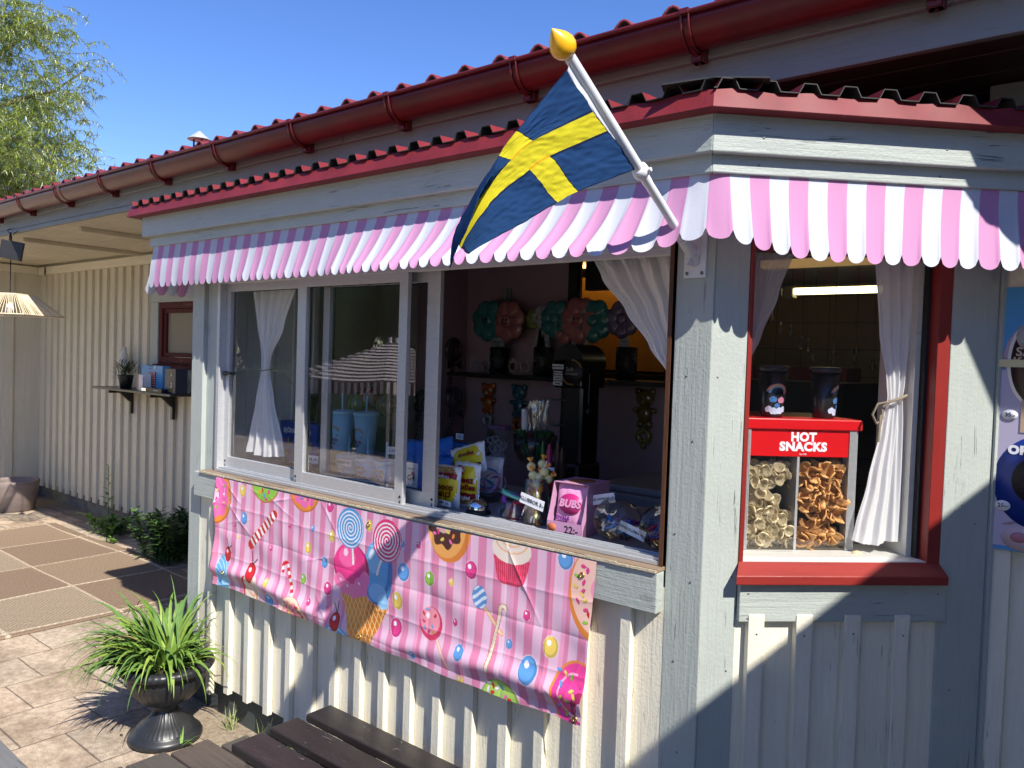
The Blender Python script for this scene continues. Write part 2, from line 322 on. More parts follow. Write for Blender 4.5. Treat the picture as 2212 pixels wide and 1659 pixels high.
# roof: wavy tile sheet
RP=.168
def tilez(x,q=0):
    t=((x-.02)/RP)%1.
    return .046*(math.sin(PI*t/.62)**1.2 if t<.62 else -.0)+(.0)
def roofs():
    g=MB(); n=int(12.0/RP*12)
    def fn(u,v):
        x=-8.9+12.*u; y=.225+v*7.5; st=(v*7.5/.36); s2=(st%1.)*-.012
        return (x,y,2.672+.125*(y-.225)+tilez(x)+s2)
    g.grid(fn,n,42); return g.build('tile_roof',[tile,tiled],mb,clean=False)
ro=roofs()
md=ro.modifiers.new('thickness','SOLIDIFY'); md.thickness=.008; md.offset=-1; md.material_offset=1
# end of sheet colour is dark below; roof deck closes the building
g=MB(); g.add([(-8.7,.30,2.655),(3,.30,2.655),(3,7.7,3.58),(-8.7,7.7,3.58),(-8.7,.30,2.62),(3,.30,2.62),(3,7.7,2.62),(-8.7,7.7,2.62)],[(0,1,2,3),(4,7,6,5),(0,4,5,1),(1,5,6,2),(2,6,7,3),(3,7,4,0)]); g.build('roof_deck',dark,mb)
# gutter
GC=(.2375,2.653); GR=.0675
g=MB(); prof=[]
for i in range(15):
    a=PI+PI*i/14; prof.append((GC[0]+GR*math.cos(a),GC[1]+GR*1.22*math.sin(a)))
for i in range(13,0,-1):
    a=PI+PI*i/14; prof.append((GC[0]+(GR-.003)*math.cos(a),GC[1]+(GR-.003)*1.22*math.sin(a)))
MX=Matrix(((0,1,0,0),(1,0,0,0),(0,0,1,0),(0,0,0,1)))
g.prism(prof,-8.9,2.9,M=MX,sm=True)
gut=g.build('gutter',gutm,mb)
g=MB(); g.tube([(-8.9,GC[0]-GR,GC[1]+.004),(2.9,GC[0]-GR,GC[1]+.004)],.0085,8); g.build('gutter_bead',gutm,gut)
def bracket(x):
    g=MB()
    for dx in (-.012,.012):
        pts=[(x+dx,GC[0]+(GR+.004)*math.cos(PI+PI*i/14),GC[1]+(GR+.004)*1.22*math.sin(PI+PI*i/14)) for i in range(0,13)]
        g.tube(pts,.0035,6)
    g.box(x-.014,x+.014,GC[0]-GR-.012,GC[0]-GR+.006,GC[1]-.002,GC[1]+.014)
    g.box(x-.016,x+.016,.245,EY-.022,2.545,2.558); g.box(x-.02,x+.02,EY-.05,EY-.022,2.545,2.60)
    g.tube([(x,.215,2.575),(x,EY-.03,2.548)],.008,6)
    g.build('gutter_bracket',gutm,mb,bev=.001)
x=-.19
while x>-8.6: bracket(x); x-=.633
for x in (.44,1.07): bracket(x)
# second sleeve near the far joint
g=MB()
g.prism([(a,b+ (0)) for a,b in [(GC[0]+(GR+.003)*math.cos(PI+PI*i/12),GC[1]+(GR+.003)*1.22*math.sin(PI+PI*i/12)) for i in range(13)]+[(GC[0]+(GR-.0)*math.cos(PI+PI*i/12),GC[1]+(GR-.0)*1.22*math.sin(PI+PI*i/12)) for i in range(12,-1,-1)]],-4.62,-4.55,M=MX); g.build('gutter_joint',gutm,mb)
# pipe hood on the roof
vt=thing('roof_vent','small pale conical hood on a short dark pipe above the tiled roof','roof vent',(-5.86,1.83,2.86))
vc=mat('galvanised hood',(.50,.52,.50),rough=.5,metal=.3,var=.15,vscale=20)
g=MB(); g.lathe([(.0,.075),(.012,.072),(.1,.0),(.102,-.004),(.0,.0)],24,c=(-5.86,1.83,3.535)); g.build('hood',vc,vt)
g=MB(); g.lathe([(.048,2.85),(.048,3.475)],16,c=(-5.86,1.83,0)); 
for k in range(3): a=k*2.1; g.box(-5.86+.045*math.cos(a)-.006,-5.86+.045*math.cos(a)+.006,1.83+.045*math.sin(a)-.006,1.83+.045*math.sin(a)+.006,3.46,3.545)
g.build('pipe',blackm,vt)
# the wing on the right whose eaves throw the long shadow
wg=thing('right_wing','low red-roofed wing of the building on the right, its eaves shading the kiosk corner','building',(3.2,-3,0))
WXX=1.77
g=MB(); g.box(WXX+.09,5.,-5.5,.16,2.62,2.74); g.build('roof',tile,wg)
g=MB(); g.box(2.9,3.0,-5.5,.58,0,2.62); 
for k in range(26): g.box(2.876,2.9,-5.4+k*.22,-5.32+k*.22,.1,2.6)
g.build('wall',cz,wg)
g=MB(); g.lathe([(0,0),(.07,0),(.07,1),(0,1)],16,M=Matrix.Translation((WXX+.07,-5.5,2.66))@Matrix.Rotation(R(-90),4,'X')@Matrix.Diagonal((1,1,5.72,1))); g.build('gutter',gutm,wg)

# small red window on the rear facade
g=MB(); d=.05
g.box(WX0,WX0+d,CY-.03,CY+.05,WZ0,WZ1); g.box(WX1-d,WX1,CY-.03,CY+.05,WZ0,WZ1); g.box(WX0+d,WX1-d,CY-.03,CY+.05,WZ1-d,WZ1); g.box(WX0+d,WX1-d,CY-.03,CY+.05,WZ0,WZ0+d)
win=g.build('window',oldred,mb,bev=.003)
obsc=mat('patterned window film',(.27,.24,.17),rough=.6,var=.35,vscale=120,bump=.6,bscale=300)
g=MB(); d2=.035
a,b_,z0,z1=WX0+d+.002,WX1-d-.002,WZ0+d+.002,WZ1-d-.002
g.box(a,a+d2,CY-.012,CY+.03,z0,z1); g.box(b_-d2,b_,CY-.012,CY+.03,z0,z1); g.box(a+d2,b_-d2,CY-.012,CY+.03,z1-d2,z1); g.box(a+d2,b_-d2,CY-.012,CY+.03,z0,z0+d2); g.build('sash',oldred,win,bev=.003)
g=MB(); g.box(a+d2,b_-d2,CY+.01,CY+.014,z0+d2,z1-d2); g.build('pane',obsc,win)
g=MB(); g.add([(WX0-.05,CY-.07,WZ0-.028),(WX1+.05,CY-.07,WZ0-.028),(WX1+.05,CY-.02,WZ0-.002),(WX0-.05,CY-.02,WZ0-.002),(WX0-.05,CY-.07,WZ0-.045),(WX1+.05,CY-.07,WZ0-.045),(WX1+.05,CY-.02,WZ0-.045),(WX0-.05,CY-.02,WZ0-.045)],[(0,1,2,3),(4,7,6,5),(0,4,5,1),(1,5,6,2),(2,6,7,3),(3,7,4,0)]); g.build('sill',oldred,win)
g=MB(); g.box(WX0-.10,WX0-.001,CY-.04,CY-.001,WZ0-.15,WZ1+.001); g.box(WX1+.001,WX1+.1,CY-.04,CY-.001,WZ0-.15,WZ1+.001); g.box(WX0-.13,WX1+.13,CY-.045,CY-.001,WZ1+.002,WZ1+.115); g.box(WX0+.0,WX1-.0,CY-.038,CY-.001,WZ0-.15,WZ0-.047); g.build('casing',gx,win,bev=.003)

# ================================================================ KIOSK
ks=thing('kiosk','grey and cream timber kiosk with a sliding serving hatch under a striped valance','kiosk',(-1.2,.5,0))
ZB=.985; ZS=1.10    # underside of rail, sill level
# --- front wall, left face
xs=[-2.350,-2.203,-2.052,-1.904,-1.756,-1.610,-1.474,-1.331,-1.200,-1.066,-.928,-.781,-.64,-.50,-.36,-.215]
g=MB(); g.box(-2.50,-.05,.001,.02,.152,1.05)
for i,x in enumerate(xs):
    zj=.145+.012*noise.noise(Vector((i*1.7,3,0))); zj= .10 if i==0 else zj
    g.box(x,x+.036+.004*noise.noise(Vector((i*2.3,9,0))),-.024,.0,zj,ZB+.02)
g.build('front_battens',cz,ks,bev=.0025)
# right face
g=MB(); g.box(.08,.95,.001,.02,.16,1.0)
for (x,x2) in ((.132,.176),(.262,.308),(.396,.441),(.536,.579)): g.box(x,x2,-.024,.0,.14,ZB+.02)
g.build('front_battens',cz,ks,MB_,bev=.0025)
# left side wall
g=MB(); g.box(-2.555,-2.53,.1,1.44,.16,2.2)
for k in range(9): g.box(-2.58,-2.555,.16+k*.145,.20+k*.145,.14,2.2)
g.build('side_battens',cz,ks,bev=.0025)
# skirting boards (dark)
g=MB(); g.box(-2.50,.02,.028,.05,-.05,.20); g.box(-2.56,-2.50,.03,.05,-.05,.16); g.build('skirting',skirtm,ks,bev=.002)
g=MB(); g.box(0,.95,.028,.05,-.05,.20); g.build('skirting',skirtm,ks,MB_,bev=.002)
# posts
def post(xa,xb,M,nm='corner_post',z0=.0,z1=2.14,ya=-.0,yb=.03): 
    g=MB(); g.box(xa,xb,ya,yb,z0,z1); return g.build(nm,gz,ks,M,bev=.003)
post(-.0955,0.012,I4,yb=.025,z0=.02); 
g=MB(); g.box(.002,.106,-.002,.026,.02,2.14); g.build('corner_post',gz,ks,MB_,bev=.003)
post(-2.56,-2.462,I4,z0=.12,ya=-.004,yb=.11); post(-2.461,-2.345,I4,nm='window_casing',z0=1.09,ya=.016,yb=.05)
g=MB(); g.box(.667,.80,-.004,.03,.05,2.14); g.build('post',gz,ks,MB_,bev=.003)
g=MB(); g.box(.802,.815,-.012,.10,.05,2.14); g.build('post_side',gz,ks,MB_,bev=.002)
# sub-sill rails
g=MB(); g.box(-2.455,-.097,-.040,-.0005,ZB,1.0945); g.build('rail',gx,ks,bev=.003)
g=MB(); g.box(.1065,.680,-.020,-.0005,ZB,1.088); g.build('rail',gx,ks,MB_,bev=.003)
# weathered sill strip, front edge made of chipped cut ends
g=MB(); g.box(-2.40,-.097,-.041,.03,1.0955,1.1055); g.build('sill_strip',rawwood,ks,bev=.001)
g=MB(); x=-2.40; random.seed(5)
while x<-.11:
    wd=random.uniform(.02,.11); h=random.uniform(.004,.008)
    g.box(x+.0006,min(x+wd,-.098)-.0006,-.0440-random.random()*.004,-.0415,1.0958,1.0982+h*.8); x+=wd
g.build('chipped_edge',mat('bleached wood ends',(.62,.52,.36),rough=.9,var=.35,vscale=120,bump=.8,bscale=250,dist=.003),ks)
# --- aluminium sliding window
g=MB()
F0,F1,FZ0,FZ1=-2.345,-.10,1.1065,1.985
def fr(g,x0,x1,z0,z1,wl,wb,wt,y0,y1,wr=None):
    wr=wl if wr is None else wr
    g.box(x0,x0+wl,y0,y1,z0,z1); g.box(x1-wr,x1,y0,y1,z0,z1); g.box(x0+wl,x1-wr,y0,y1,z0,z0+wb); g.box(x0+wl,x1-wr,y0,y1,z1-wt,z1)
fr(g,F0,F1,FZ0,FZ1,.022,.012,.03,-.006,.075,wr=.004)
for y in (.0,.022,.048): g.box(F0+.022,F1-.004,y,y+.004,FZ0+.012,FZ0+.021)
for y in (.008,.02,.032): g.box(F0+.022,F1-.004,y-.012,y-.007,FZ1-.044,FZ1-.03)
wf=g.build('sliding_window',alu,ks,bev=.0012)
g=MB(); g.box(-.112,-.100,-.008,.03,1.107,1.99); g.build('edge_strip',mat('varnished strip',(.10,.04,.018),rough=.45,var=.4,vscale=40,stretch=(4,4,.4)),wf)
def sash(x0,x1,y,wl,wr,nm='sash'):
    g=MB(); fr(g,x0,x1,FZ0+.014,FZ1-.032,wl,.052,.045,y,y+.018,wr=wr); s_=g.build(nm,alu,ks,bev=.0015)
    g=MB(); g.box(x0+wl-.004,x0+wl+.006,y+.0185,y+.024,FZ0+.066,FZ1-.077); g.box(x1-wr-.006,x1-wr+.004,y+.0185,y+.024,FZ0+.066,FZ1-.077)
    g.box(x0+wl,x1-wr,y+.0185,y+.022,FZ0+.062,FZ0+.07); g.box(x0+wl,x1-wr,y+.0185,y+.022,FZ1-.08,FZ1-.074); g.build('gasket',blackg,s_)
    g=MB(); g.box(x0+wl-.003,x1-wr+.003,y+.008,y+.011,FZ0+.064,FZ1-.076); g.build('pane',winglass,s_)
    for xx in (x1-.012,x0+.012):
        g=MB(); g.lathe([(0,0),(.005,0),(.005,.002),(0,.002)],12,M=Matrix.Translation((xx,y-.0016,FZ0+.045))@Matrix.Rotation(R(90),4,'X')@Matrix.Scale(-1,4,(0,0,1)))
        g.build('cover_cap',blackm,s_); g=MB(); g.box(xx-.002,xx+.002,y-.0015,y-.0002,FZ0+.017,FZ0+.032); g.build('drain_slot',blackm,s_)
    return s_
sash(F0+.023,-1.72,.026,.03,.04); sash(-1.763,-1.128,.002,.056,.042); sash(-1.66,-1.017,.050,.038,.062)
g=MB(); g.box(-1.1278,-1.1270,.0021,.0199,FZ0+.015,FZ1-.033)
# latch
lt=MB(); lt.box(-2.318,-2.30,.012,.024,1.535,1.553); lt.box(-2.30,-2.255,.006,.02,1.54,1.55); lt.tube([(-2.31,.008,1.546),(-2.25,.008,1.546)],.004,6); lt.build('latch',blackm,wf)
# header above the window, hidden behind the valance
g=MB(); g.box(-2.46,-.097,.0,.04,1.99,2.14); g.build('header',gx,ks)
g=MB(); g.box(.112,.664,.0,.04,1.975,2.14); g.build('header',gx,ks,MB_)
# --- right-hand window
WB0,WB1=.118,.66
g=MB(); g.box(.1065,.119,-.004,.06,1.115,1.98); g.box(.6285,.665,-.006,.052,1.113,1.98); g.box(.119,.6285,-.004,.055,1.955,1.98)
wb=g.build('window',redwz,ks,MB_,bev=.002)
g=MB(); g.add([(.086,-.044,1.112),(.668,-.044,1.112),(.664,-.004,1.141),(.1065,-.004,1.141),(.086,-.044,1.0895),(.668,-.044,1.0895),(.664,-.004,1.0895),(.1065,-.004,1.0895)],[(0,1,2,3),(4,7,6,5),(0,4,5,1),(1,5,6,2),(2,6,7,3),(3,7,4,0)])
g.build('sill',redw,wb,MB_,bev=.002)
wp=paint('white window paint',(.72,.71,.66),0,wear=.35,grain=.5,knots=False)
g=MB(); g.box(.113,.628,-.003,.20,1.128,1.1425); g.build('inner_sill',wp,wb,MB_)
g=MB(); g.box(.604,.6195,.052,.22,1.143,1.98); g.box(.119,.126,.062,.1,1.143,1.95); g.build('reveal',wp,wb,MB_)
g=MB(); g.box(.6195,.628,.03,.05,1.143,1.955); g.build('seal',blackg,wb,MB_)
g=MB(); g.box(.119,.6195,.040,.044,1.1427,1.955); g.build('pane',winglass,wb,MB_)
# --- eaves boards, flashing, roof sheets (both faces, mitred on the corner)
def slab(nm,m_,x0,x1,y0,y1,z0,z1,side,bev=.003,zslope=0.):
    """board along one face, mitred at the corner plane (22.5 deg)"""
    k=math.tan(R(22.5)); g=MB()
    if side=='A': P=[(x0,y0),(0-0+(-y0)*k,y0),(-y1*k,y1),(x0,y1)]
    else: P=[(y0*k,y0),(x1,y0),(x1,y1),(y1*k,y1)]
    vs=[Vector((a,b,z0)) for a,b in P]+[Vector((a,b,z1)) for a,b in P]
    if zslope:
        for i in (6,7) if side=='A' else (6,7): pass
    g.add(vs,[(3,2,1,0),(4,5,6,7)]+[(i,(i+1)%4,(i+1)%4+4,i+4) for i in range(4)])
    return g.build(nm,m_,ks,I4 if side=='A' else MB_,bev=bev)
for sd in 'AB':
    slab('eaves_board',gx,-2.795,1.0,-.135,-.112,2.161,2.28,sd); slab('eaves_board',gx,-2.765,1.0,-.111,-.086,2.117,2.175,sd)
    slab('eaves_soffit',gx,-2.74,1.0,-.085,.02,2.125,2.14,sd)
g=MB(); g.box(-2.795,-2.77,-.11,1.4,2.161,2.28); g.box(-2.765,-2.74,-.085,1.4,2.117,2.175); g.build('eaves_board',gy,ks,bev=.003)
g=MB(); g.box(-2.735,-2.53,.03,1.4,2.128,2.14); g.build('side_soffit',gy,ks)
k22=math.tan(R(22.5))
def flash(side):
    g=MB(); yb,yt=-.181,-.160; z0,z1=2.252,2.300
    n=60
    if side=='A': L0,L1=-2.975,None
    def fn(u,v):
        y=yb+(yt-yb)*v; z=z0+(z1-z0)*v
        if side=='A': xe=-y*k22; xs_=-2.85; x=xs_+(xe-xs_)*u
        else: xs_=y*k22; x=xs_+(1.0-xs_)*u
        wv=.0035*math.cos(x/.176*2*PI) if v==1 else 0
        return (x,y,z+wv)
    g.grid(fn,n*3,1,sm=False)
    g.grid(lambda u,v:(fn(u,0)[0],yb+.055*v,z0-.001*v),n,1,sm=False)
    if side=='A':
        g.add([(-2.85,-.181,2.252),(-2.85,-.160,2.300),(-2.84,.0,2.31),(-2.84,.0,2.245)],[(0,1,2,3)])
    g.build('flashing',sheet,ks,I4 if side=='A' else MB_,solid=.0015,clean=False)
flash('A'); flash('B')
TP=.100
def trap(x,h=.023):
    t=(x/TP)%1.
    if t<.36: return 0
    if t<.48: return h*(t-.36)/.12
    if t<.80: return h
    if t<.92: return h*(.92-t)/.12
    return 0
def sheets(side):
    g=MB(); cuts=(0,.36,.48,.80,.92); xs_=[]
    a,b_=(-2.835,.9) if side=='A' else (-.9,1.4)
    k0=int(a/TP)-1
    while k0*TP<b_:
        for c in cuts:
            x=(k0+c)*TP
            if a<=x<=b_: xs_.append(x)
        k0+=1
    yf=-.172; rise=.075
    rows=[yf,.0,.3,.7,1.4]
    vs=[(x,y,2.300+trap(x)+rise*(y-yf)) for y in rows for x in xs_]; n=len(xs_)
    fs=[(j*n+i,j*n+i+1,(j+1)*n+i+1,(j+1)*n+i) for j in range(len(rows)-1) for i in range(n-1)]
    g.add(vs,fs)
    me=bpy.data.meshes.new('roof_sheet'); me.from_pydata(g.v,[],g.f); bm=bmesh.new(); bm.from_mesh(me)
    if side=='A': bmesh.ops.bisect_plane(bm,geom=bm.verts[:]+bm.edges[:]+bm.faces[:],plane_co=(.0,0,0),plane_no=Vector((math.cos(R(22.5)),math.sin(R(22.5)),0)),clear_outer=True)
    else: bmesh.ops.bisect_plane(bm,geom=bm.verts[:]+bm.edges[:]+bm.faces[:],plane_co=(.0,0,0),plane_no=Vector((-math.cos(R(22.5)),math.sin(R(22.5)),0)),clear_outer=True)
    bm.to_mesh(me); bm.free(); me.materials.append(sheet); me.materials.append(sheetd)
    o=link('roof_sheet',me,ks,I4 if side=='A' else MB_)
    md=o.modifiers.new('thickness','SOLIDIFY'); md.thickness=.0025; md.offset=-1; md.material_offset=1; md.material_offset_rim=1
sheets('A'); sheets('B')
# ridge capping over the hip, resting on the crests
g=MB()
def cap(u,v):
    d=Vector((-math.sin(R(22.5)),math.cos(R(22.5)),0)); n=Vector((math.cos(R(22.5)),math.sin(R(22.5)),0))
    q=d*(-.170+u*1.1)+n*((v-.5)*.25); return (q.x,q.y,2.318+.07*u+.010*(1-abs(v-.5)*2))
g.grid(cap,8,6,sm=False); g.build('hip_cap',sheetd,ks,solid=.003,clean=False)
# --- interior shell
floorm=mat('interior floor',(.30,.27,.25),rough=.8)
def plate(z0,z1,nm):
    P=[(-2.5,.06),(-.03,.06),(.78,.87),(2.4,.87),(2.4,4.25),(-2.5,4.25)]; n=6
    g=MB(); g.add([(a,b,z0) for a,b in P]+[(a,b,z1) for a,b in P],[tuple(range(n-1,-1,-1)),tuple(range(n,2*n))]+[(i,(i+1)%n,(i+1)%n+n,i+n) for i in range(n)]); g.build(nm,floorm,ks)
plate(.02,.05,'inner_floor'); floorm=mat('white ceiling',(.75,.72,.68),rough=.9); plate(2.27,2.29,'inner_ceiling')
wpan=paint('white inner boards',(.80,.81,.77),2,wear=.15,grain=.4,dirt=.1)
g=MB(); g.box(-2.50,-2.44,.05,.62,1.0,2.2)
for y in (.08,.2,.33,.46,.58): g.box(-2.44,-2.428,y,y+.022,1.0,2.2)
g.build('inner_side_wall',wpan,ks,bev=.001)
beige=mat('beige inner wall',(.40,.36,.28),rough=.9,var=.05)
g=MB(); g.box(-2.50,-2.445,.62,1.1,.05,2.2); g.build('inner_side_wall',beige,ks)
g=MB(); g.box(-2.50,-2.445,1.1,1.75,.05,2.28); g.build('pink_wall',pinkwall,ks)
g=MB(); g.box(-2.45,-.86,1.75,1.80,.05,1.56); g.box(-2.45,-1.62,1.75,1.80,1.56,2.28); g.box(-.95,-.86,1.75,1.8,1.56,2.28); g.build('pink_wall',pinkwall,ks)
g=MB(); g.box(-1.66,-1.60,1.72,1.749,1.565,2.25); g.box(-1.6,-.95,1.80,1.86,2.05,2.25); g.build('opening_frame',blackm,ks)
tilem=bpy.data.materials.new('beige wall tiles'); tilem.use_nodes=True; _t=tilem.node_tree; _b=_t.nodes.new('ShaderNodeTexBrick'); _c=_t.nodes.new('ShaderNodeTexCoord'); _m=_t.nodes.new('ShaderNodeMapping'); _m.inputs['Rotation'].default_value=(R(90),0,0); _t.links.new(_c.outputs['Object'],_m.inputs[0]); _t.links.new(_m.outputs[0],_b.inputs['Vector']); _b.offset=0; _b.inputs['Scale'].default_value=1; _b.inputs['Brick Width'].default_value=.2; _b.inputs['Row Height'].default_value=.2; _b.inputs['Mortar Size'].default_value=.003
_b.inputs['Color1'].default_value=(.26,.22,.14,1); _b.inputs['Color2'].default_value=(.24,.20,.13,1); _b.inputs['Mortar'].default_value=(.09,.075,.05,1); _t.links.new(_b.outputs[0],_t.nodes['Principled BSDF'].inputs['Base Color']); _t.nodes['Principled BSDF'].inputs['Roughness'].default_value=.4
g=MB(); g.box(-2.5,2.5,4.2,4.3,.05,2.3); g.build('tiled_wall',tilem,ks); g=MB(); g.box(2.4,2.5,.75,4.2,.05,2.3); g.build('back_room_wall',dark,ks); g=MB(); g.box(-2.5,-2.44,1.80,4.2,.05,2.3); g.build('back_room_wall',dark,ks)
counterm=mat('counter top',(.34,.34,.37),rough=.4,var=.1,vscale=6)
g=MB(); g.box(-2.44,-.04,.082,.72,1.085,1.108); g.box(-2.44,-.04,.66,.72,.05,1.085); g.build('counter',counterm,ks,bev=.002)
g=MB(); g.box(.119,.60,.205,.50,1.10,1.125); g.build('counter',counterm,ks,MB_)
# gold extractor hood seen through the inner opening
g=MB(); g.box(-2.15,-1.42,2.42,2.46,1.60,2.2); g.build('extractor_hood',mat('brass hood',(.62,.36,.08),rough=.45,metal=.3,var=.2,vscale=6),ks)
g=MB(); g.tube([(-2.1,2.25,2.25),(-1.5,2.25,2.25)],.012,10); g.build('hood_lamp',mat('warm hood lamp',(.8,.5,.2),emit=(1,.55,.16),es=4.),ks)
g=MB(); g.box(-1.9,-.3,2.2,2.9,1.3,1.58); g.build('back_counter',blackm,ks)
# ================================================================ VALANCES (striped awning cloth)
aw_w=cloth('white awning cloth',(.55,.57,.65),tl=.15); aw_p=cloth('pink awning cloth',(.55,.27,.46),tl=.15)
def sst(a,b,x): t=max(0,min(1,(x-a)/(b-a))); return t*t*(3-2*t)
SW=.0505
def path(s):
    """distance along the eaves (0 = corner, negative = left face) -> wall point, outward normal"""
    r=.05; k=.041; nB=Vector((S,-S,0))
    if s<-r: return Vector((s+k,-.098,0)),Vector((0,-1,0))
    if s>r: return Vector((S,S,0))*(s-k)+nB*.098,nB
    t=(s+r)/(2*r); a=Vector((-r+k,-.098,0)); b=Vector((S,S,0))*(r-k)+nB*.098; c=Vector((k,-.098,0))
    q=a*(1-t)**2+c*2*t*(1-t)+b*t*t; an=R(-90+45*t); return q,Vector((math.cos(an),math.sin(an),0))
def outw(s):
    if s<0: o=.02+.03*sst(-2.4,-1.6,s)+.105*sst(-1.6,-.7,s)-.125*sst(-.30,.0,s)
    else: o=.03+.035*sst(.0,.25,s)
    return max(.003,o+.016*noise.noise(Vector((s*2.6,0,0)))+.010*noise.noise(Vector((s*8,3,0))))
def valance(s0,s1,nm,pathf,outf,label,seed=0,zb=1.953,parts=True):
    ns=round((s1-s0)/SW); g=MB(); nu=8; nv=16
    for k in range(ns):
        def fn(u,v,k=k):
            s=s0+(k+u)*SW; p,n=pathf(s); o=outf(s)
            zq=zb-.10*o+(.032*math.exp(-(s/.10)**2)-.014*sst(.1,.3,s) if seed==0 else 0); zbot=zq-.026*(1-(2*u-1)**2)**.5 if abs(2*u-1)<1 else zq
            z0=2.119; bul=math.sin(PI*v)*.004
            fold=.006*noise.noise(Vector((s*14,v*1.2,seed)))*v
            ov=o*(v**1.45)+bul+fold
            z=z0+(zbot-z0)*(1.08*v-.08*v*v)
            sh=.010*v*noise.noise(Vector((s*2.2,5+seed,0)))*2-(.035*v*sst(.02,.25,s) if seed==0 else 0)
            t=Vector((-n.y,n.x,0))
            q=p+n*(.004+ov)+t*sh; return (q.x,q.y,z)
        g.grid(fn,nu,nv,mi=k%2,sm=True)
    o=g.build(nm,[aw_w,aw_p],None,clean=False,solid=.0); bm=bmesh.new(); bm.from_mesh(o.data); bmesh.ops.remove_doubles(bm,verts=bm.verts,dist=.0002); bm.to_mesh(o.data); bm.free()
    setp(o,label,'awning'); return o
valance(-2.785,-2.785+SW*75,'striped_valance',path,outw,'pink and white striped scalloped valance along the kiosk front and around its corner')
def pathL(s): return Vector((-2.75,-.09+s,0)),Vector((-1,0,0))
valance(.0,SW*26,'striped_valance',pathL,lambda s:.09+.03*noise.noise(Vector((s*4,8,0))),'pink and white striped scalloped valance on the shaded left side of the kiosk',seed=4,zb=1.935)

# ================================================================ FLAGPOLE AND FLAG
fp=thing('flagpole','short slanting white pole with a yellow onion tip, bracketed to the corner post','flagpole',(-.04,-.002,1.93))
B0=Vector((-.040,-.008,1.925)); T0=Vector((-.04,-.606,2.262)); ax=(T0-B0).normalized()
g=MB(); P=Vector((-.04,-.03,1.942)); g.tube([B0+ax*.055,B0+ax*.30],.0112,18); g.tube([B0+ax*.30,T0],.0122,18); g.build('pole',white,fp)
g=MB(); g.lathe([(.0112,0),(.018,.002),(.020,.012),(.018,.024),(.0125,.026)],18,M=face_frame(B0+ax*.325,ax.orthogonal(),ax.cross(ax.orthogonal()))); g.tube([B0+ax*.337+Vector((.014,0,0)),B0+ax*.337+Vector((.027,0,.002))],.005,8); g.build('collar',white,fp)
yel=mat('yellow gloss plastic',(.95,.48,.01),rough=.25,spec=.6,coat=.3)
g=MB(); g.lathe([(0,-.006),(.015,-.005),(.023,.003),(.027,.013),(.0265,.024),(.021,.037),(.0125,.048),(.005,.057),(0,.062)],28,M=face_frame(T0,ax.orthogonal(),ax.cross(ax.orthogonal()))); g.build('finial',yel,fp)
g=MB(); g.box(-.0715,-.0105,-.0075,-.0005,1.876,2.02)
br=g.build('bracket',white,fp,bev=.001)
g=MB(); g.tube([B0-Vector((0,-.002,.012)),B0+ax*.02,B0+ax*.085],[.013,.0155,.0155],18)
g.prism([(0,0),(.05,.0),(.012,.045)],-.003,.003,M=Matrix.Translation((-.041,-.007,1.905))@Matrix(((0,1,0,0),(-1,0,0,0),(0,0,1,0),(0,0,0,1))))
for dx in (-.022,.022): g.prism([(0,0),(.03,.0),(.0,.05)],-.0015,.0015,M=Matrix.Translation((-.041+dx*.7,-.007,1.93))@Matrix(((0,1,0,0),(-1,0,0,0),(0,0,1,0),(0,0,0,1))))
g.build('socket',white,fp)
g=MB()
for x,z in ((-.062,1.888),(-.020,1.888),(-.060,2.008),(-.021,2.008)): g.ball((x,-.009,z),.005,8,sc=(1,.5,1))
g.build('screw',screwm,fp)
# flag: control net (length i, hoist j) in the pole's own space: x out of the wall plane, y outward, z up
fl_b=cloth('navy flag cloth',(.017,.048,.13),tl=.22); fl_y=cloth('yellow flag cloth',(.62,.55,.03),tl=.35)
fl_s=cloth('flag seams',(.012,.02,.05),tl=.1); fl_o=cloth('flag seams yellow',(.55,.30,.02),tl=.2)
def cpt(x,y): return ((1700+x*.6631)*.54,(50+y*.6631)*.54)
NET={ # u: [(v, px crop x, crop y, X plane)]
0:[(0,853,345,-.042),(.4,1012,600,-.042),(.6,1102,712,-.042),(1,1300,935,-.042)],
.31:[(0,550,716,-.07),(.4,650,775,-.055),(.6,755,865,-.05),(1,925,1080,-.04)],
.44:[(0,450,862,-.09),(.4,530,885,-.065),(.6,635,945,-.055),(1,800,1145,-.045)],
.70:[(0,262,1160,-.115),(.14,345,1060,-.06),(.4,360,1075,-.105),(.6,420,1110,-.085),(1,530,1300,-.06)],
.85:[(0,165,1330,-.125),(.16,272,1225,-.06),(.4,278,1200,-.115),(.6,320,1240,-.095),(1,385,1385,-.07)],
1.0:[(0,140,1560,-.13),(.17,205,1400,-.07),(.4,212,1395,-.12),(.6,228,1420,-.11),(1,275,1458,-.085)]}
def lin(keys,t):
    for (a,pa),(b,pb) in zip(keys,keys[1:]):
        if t<=b: f=(t-a)/(b-a); return [pa[i]+(pb[i]-pa[i])*f for i in range(3)]
    return list(keys[-1][1])
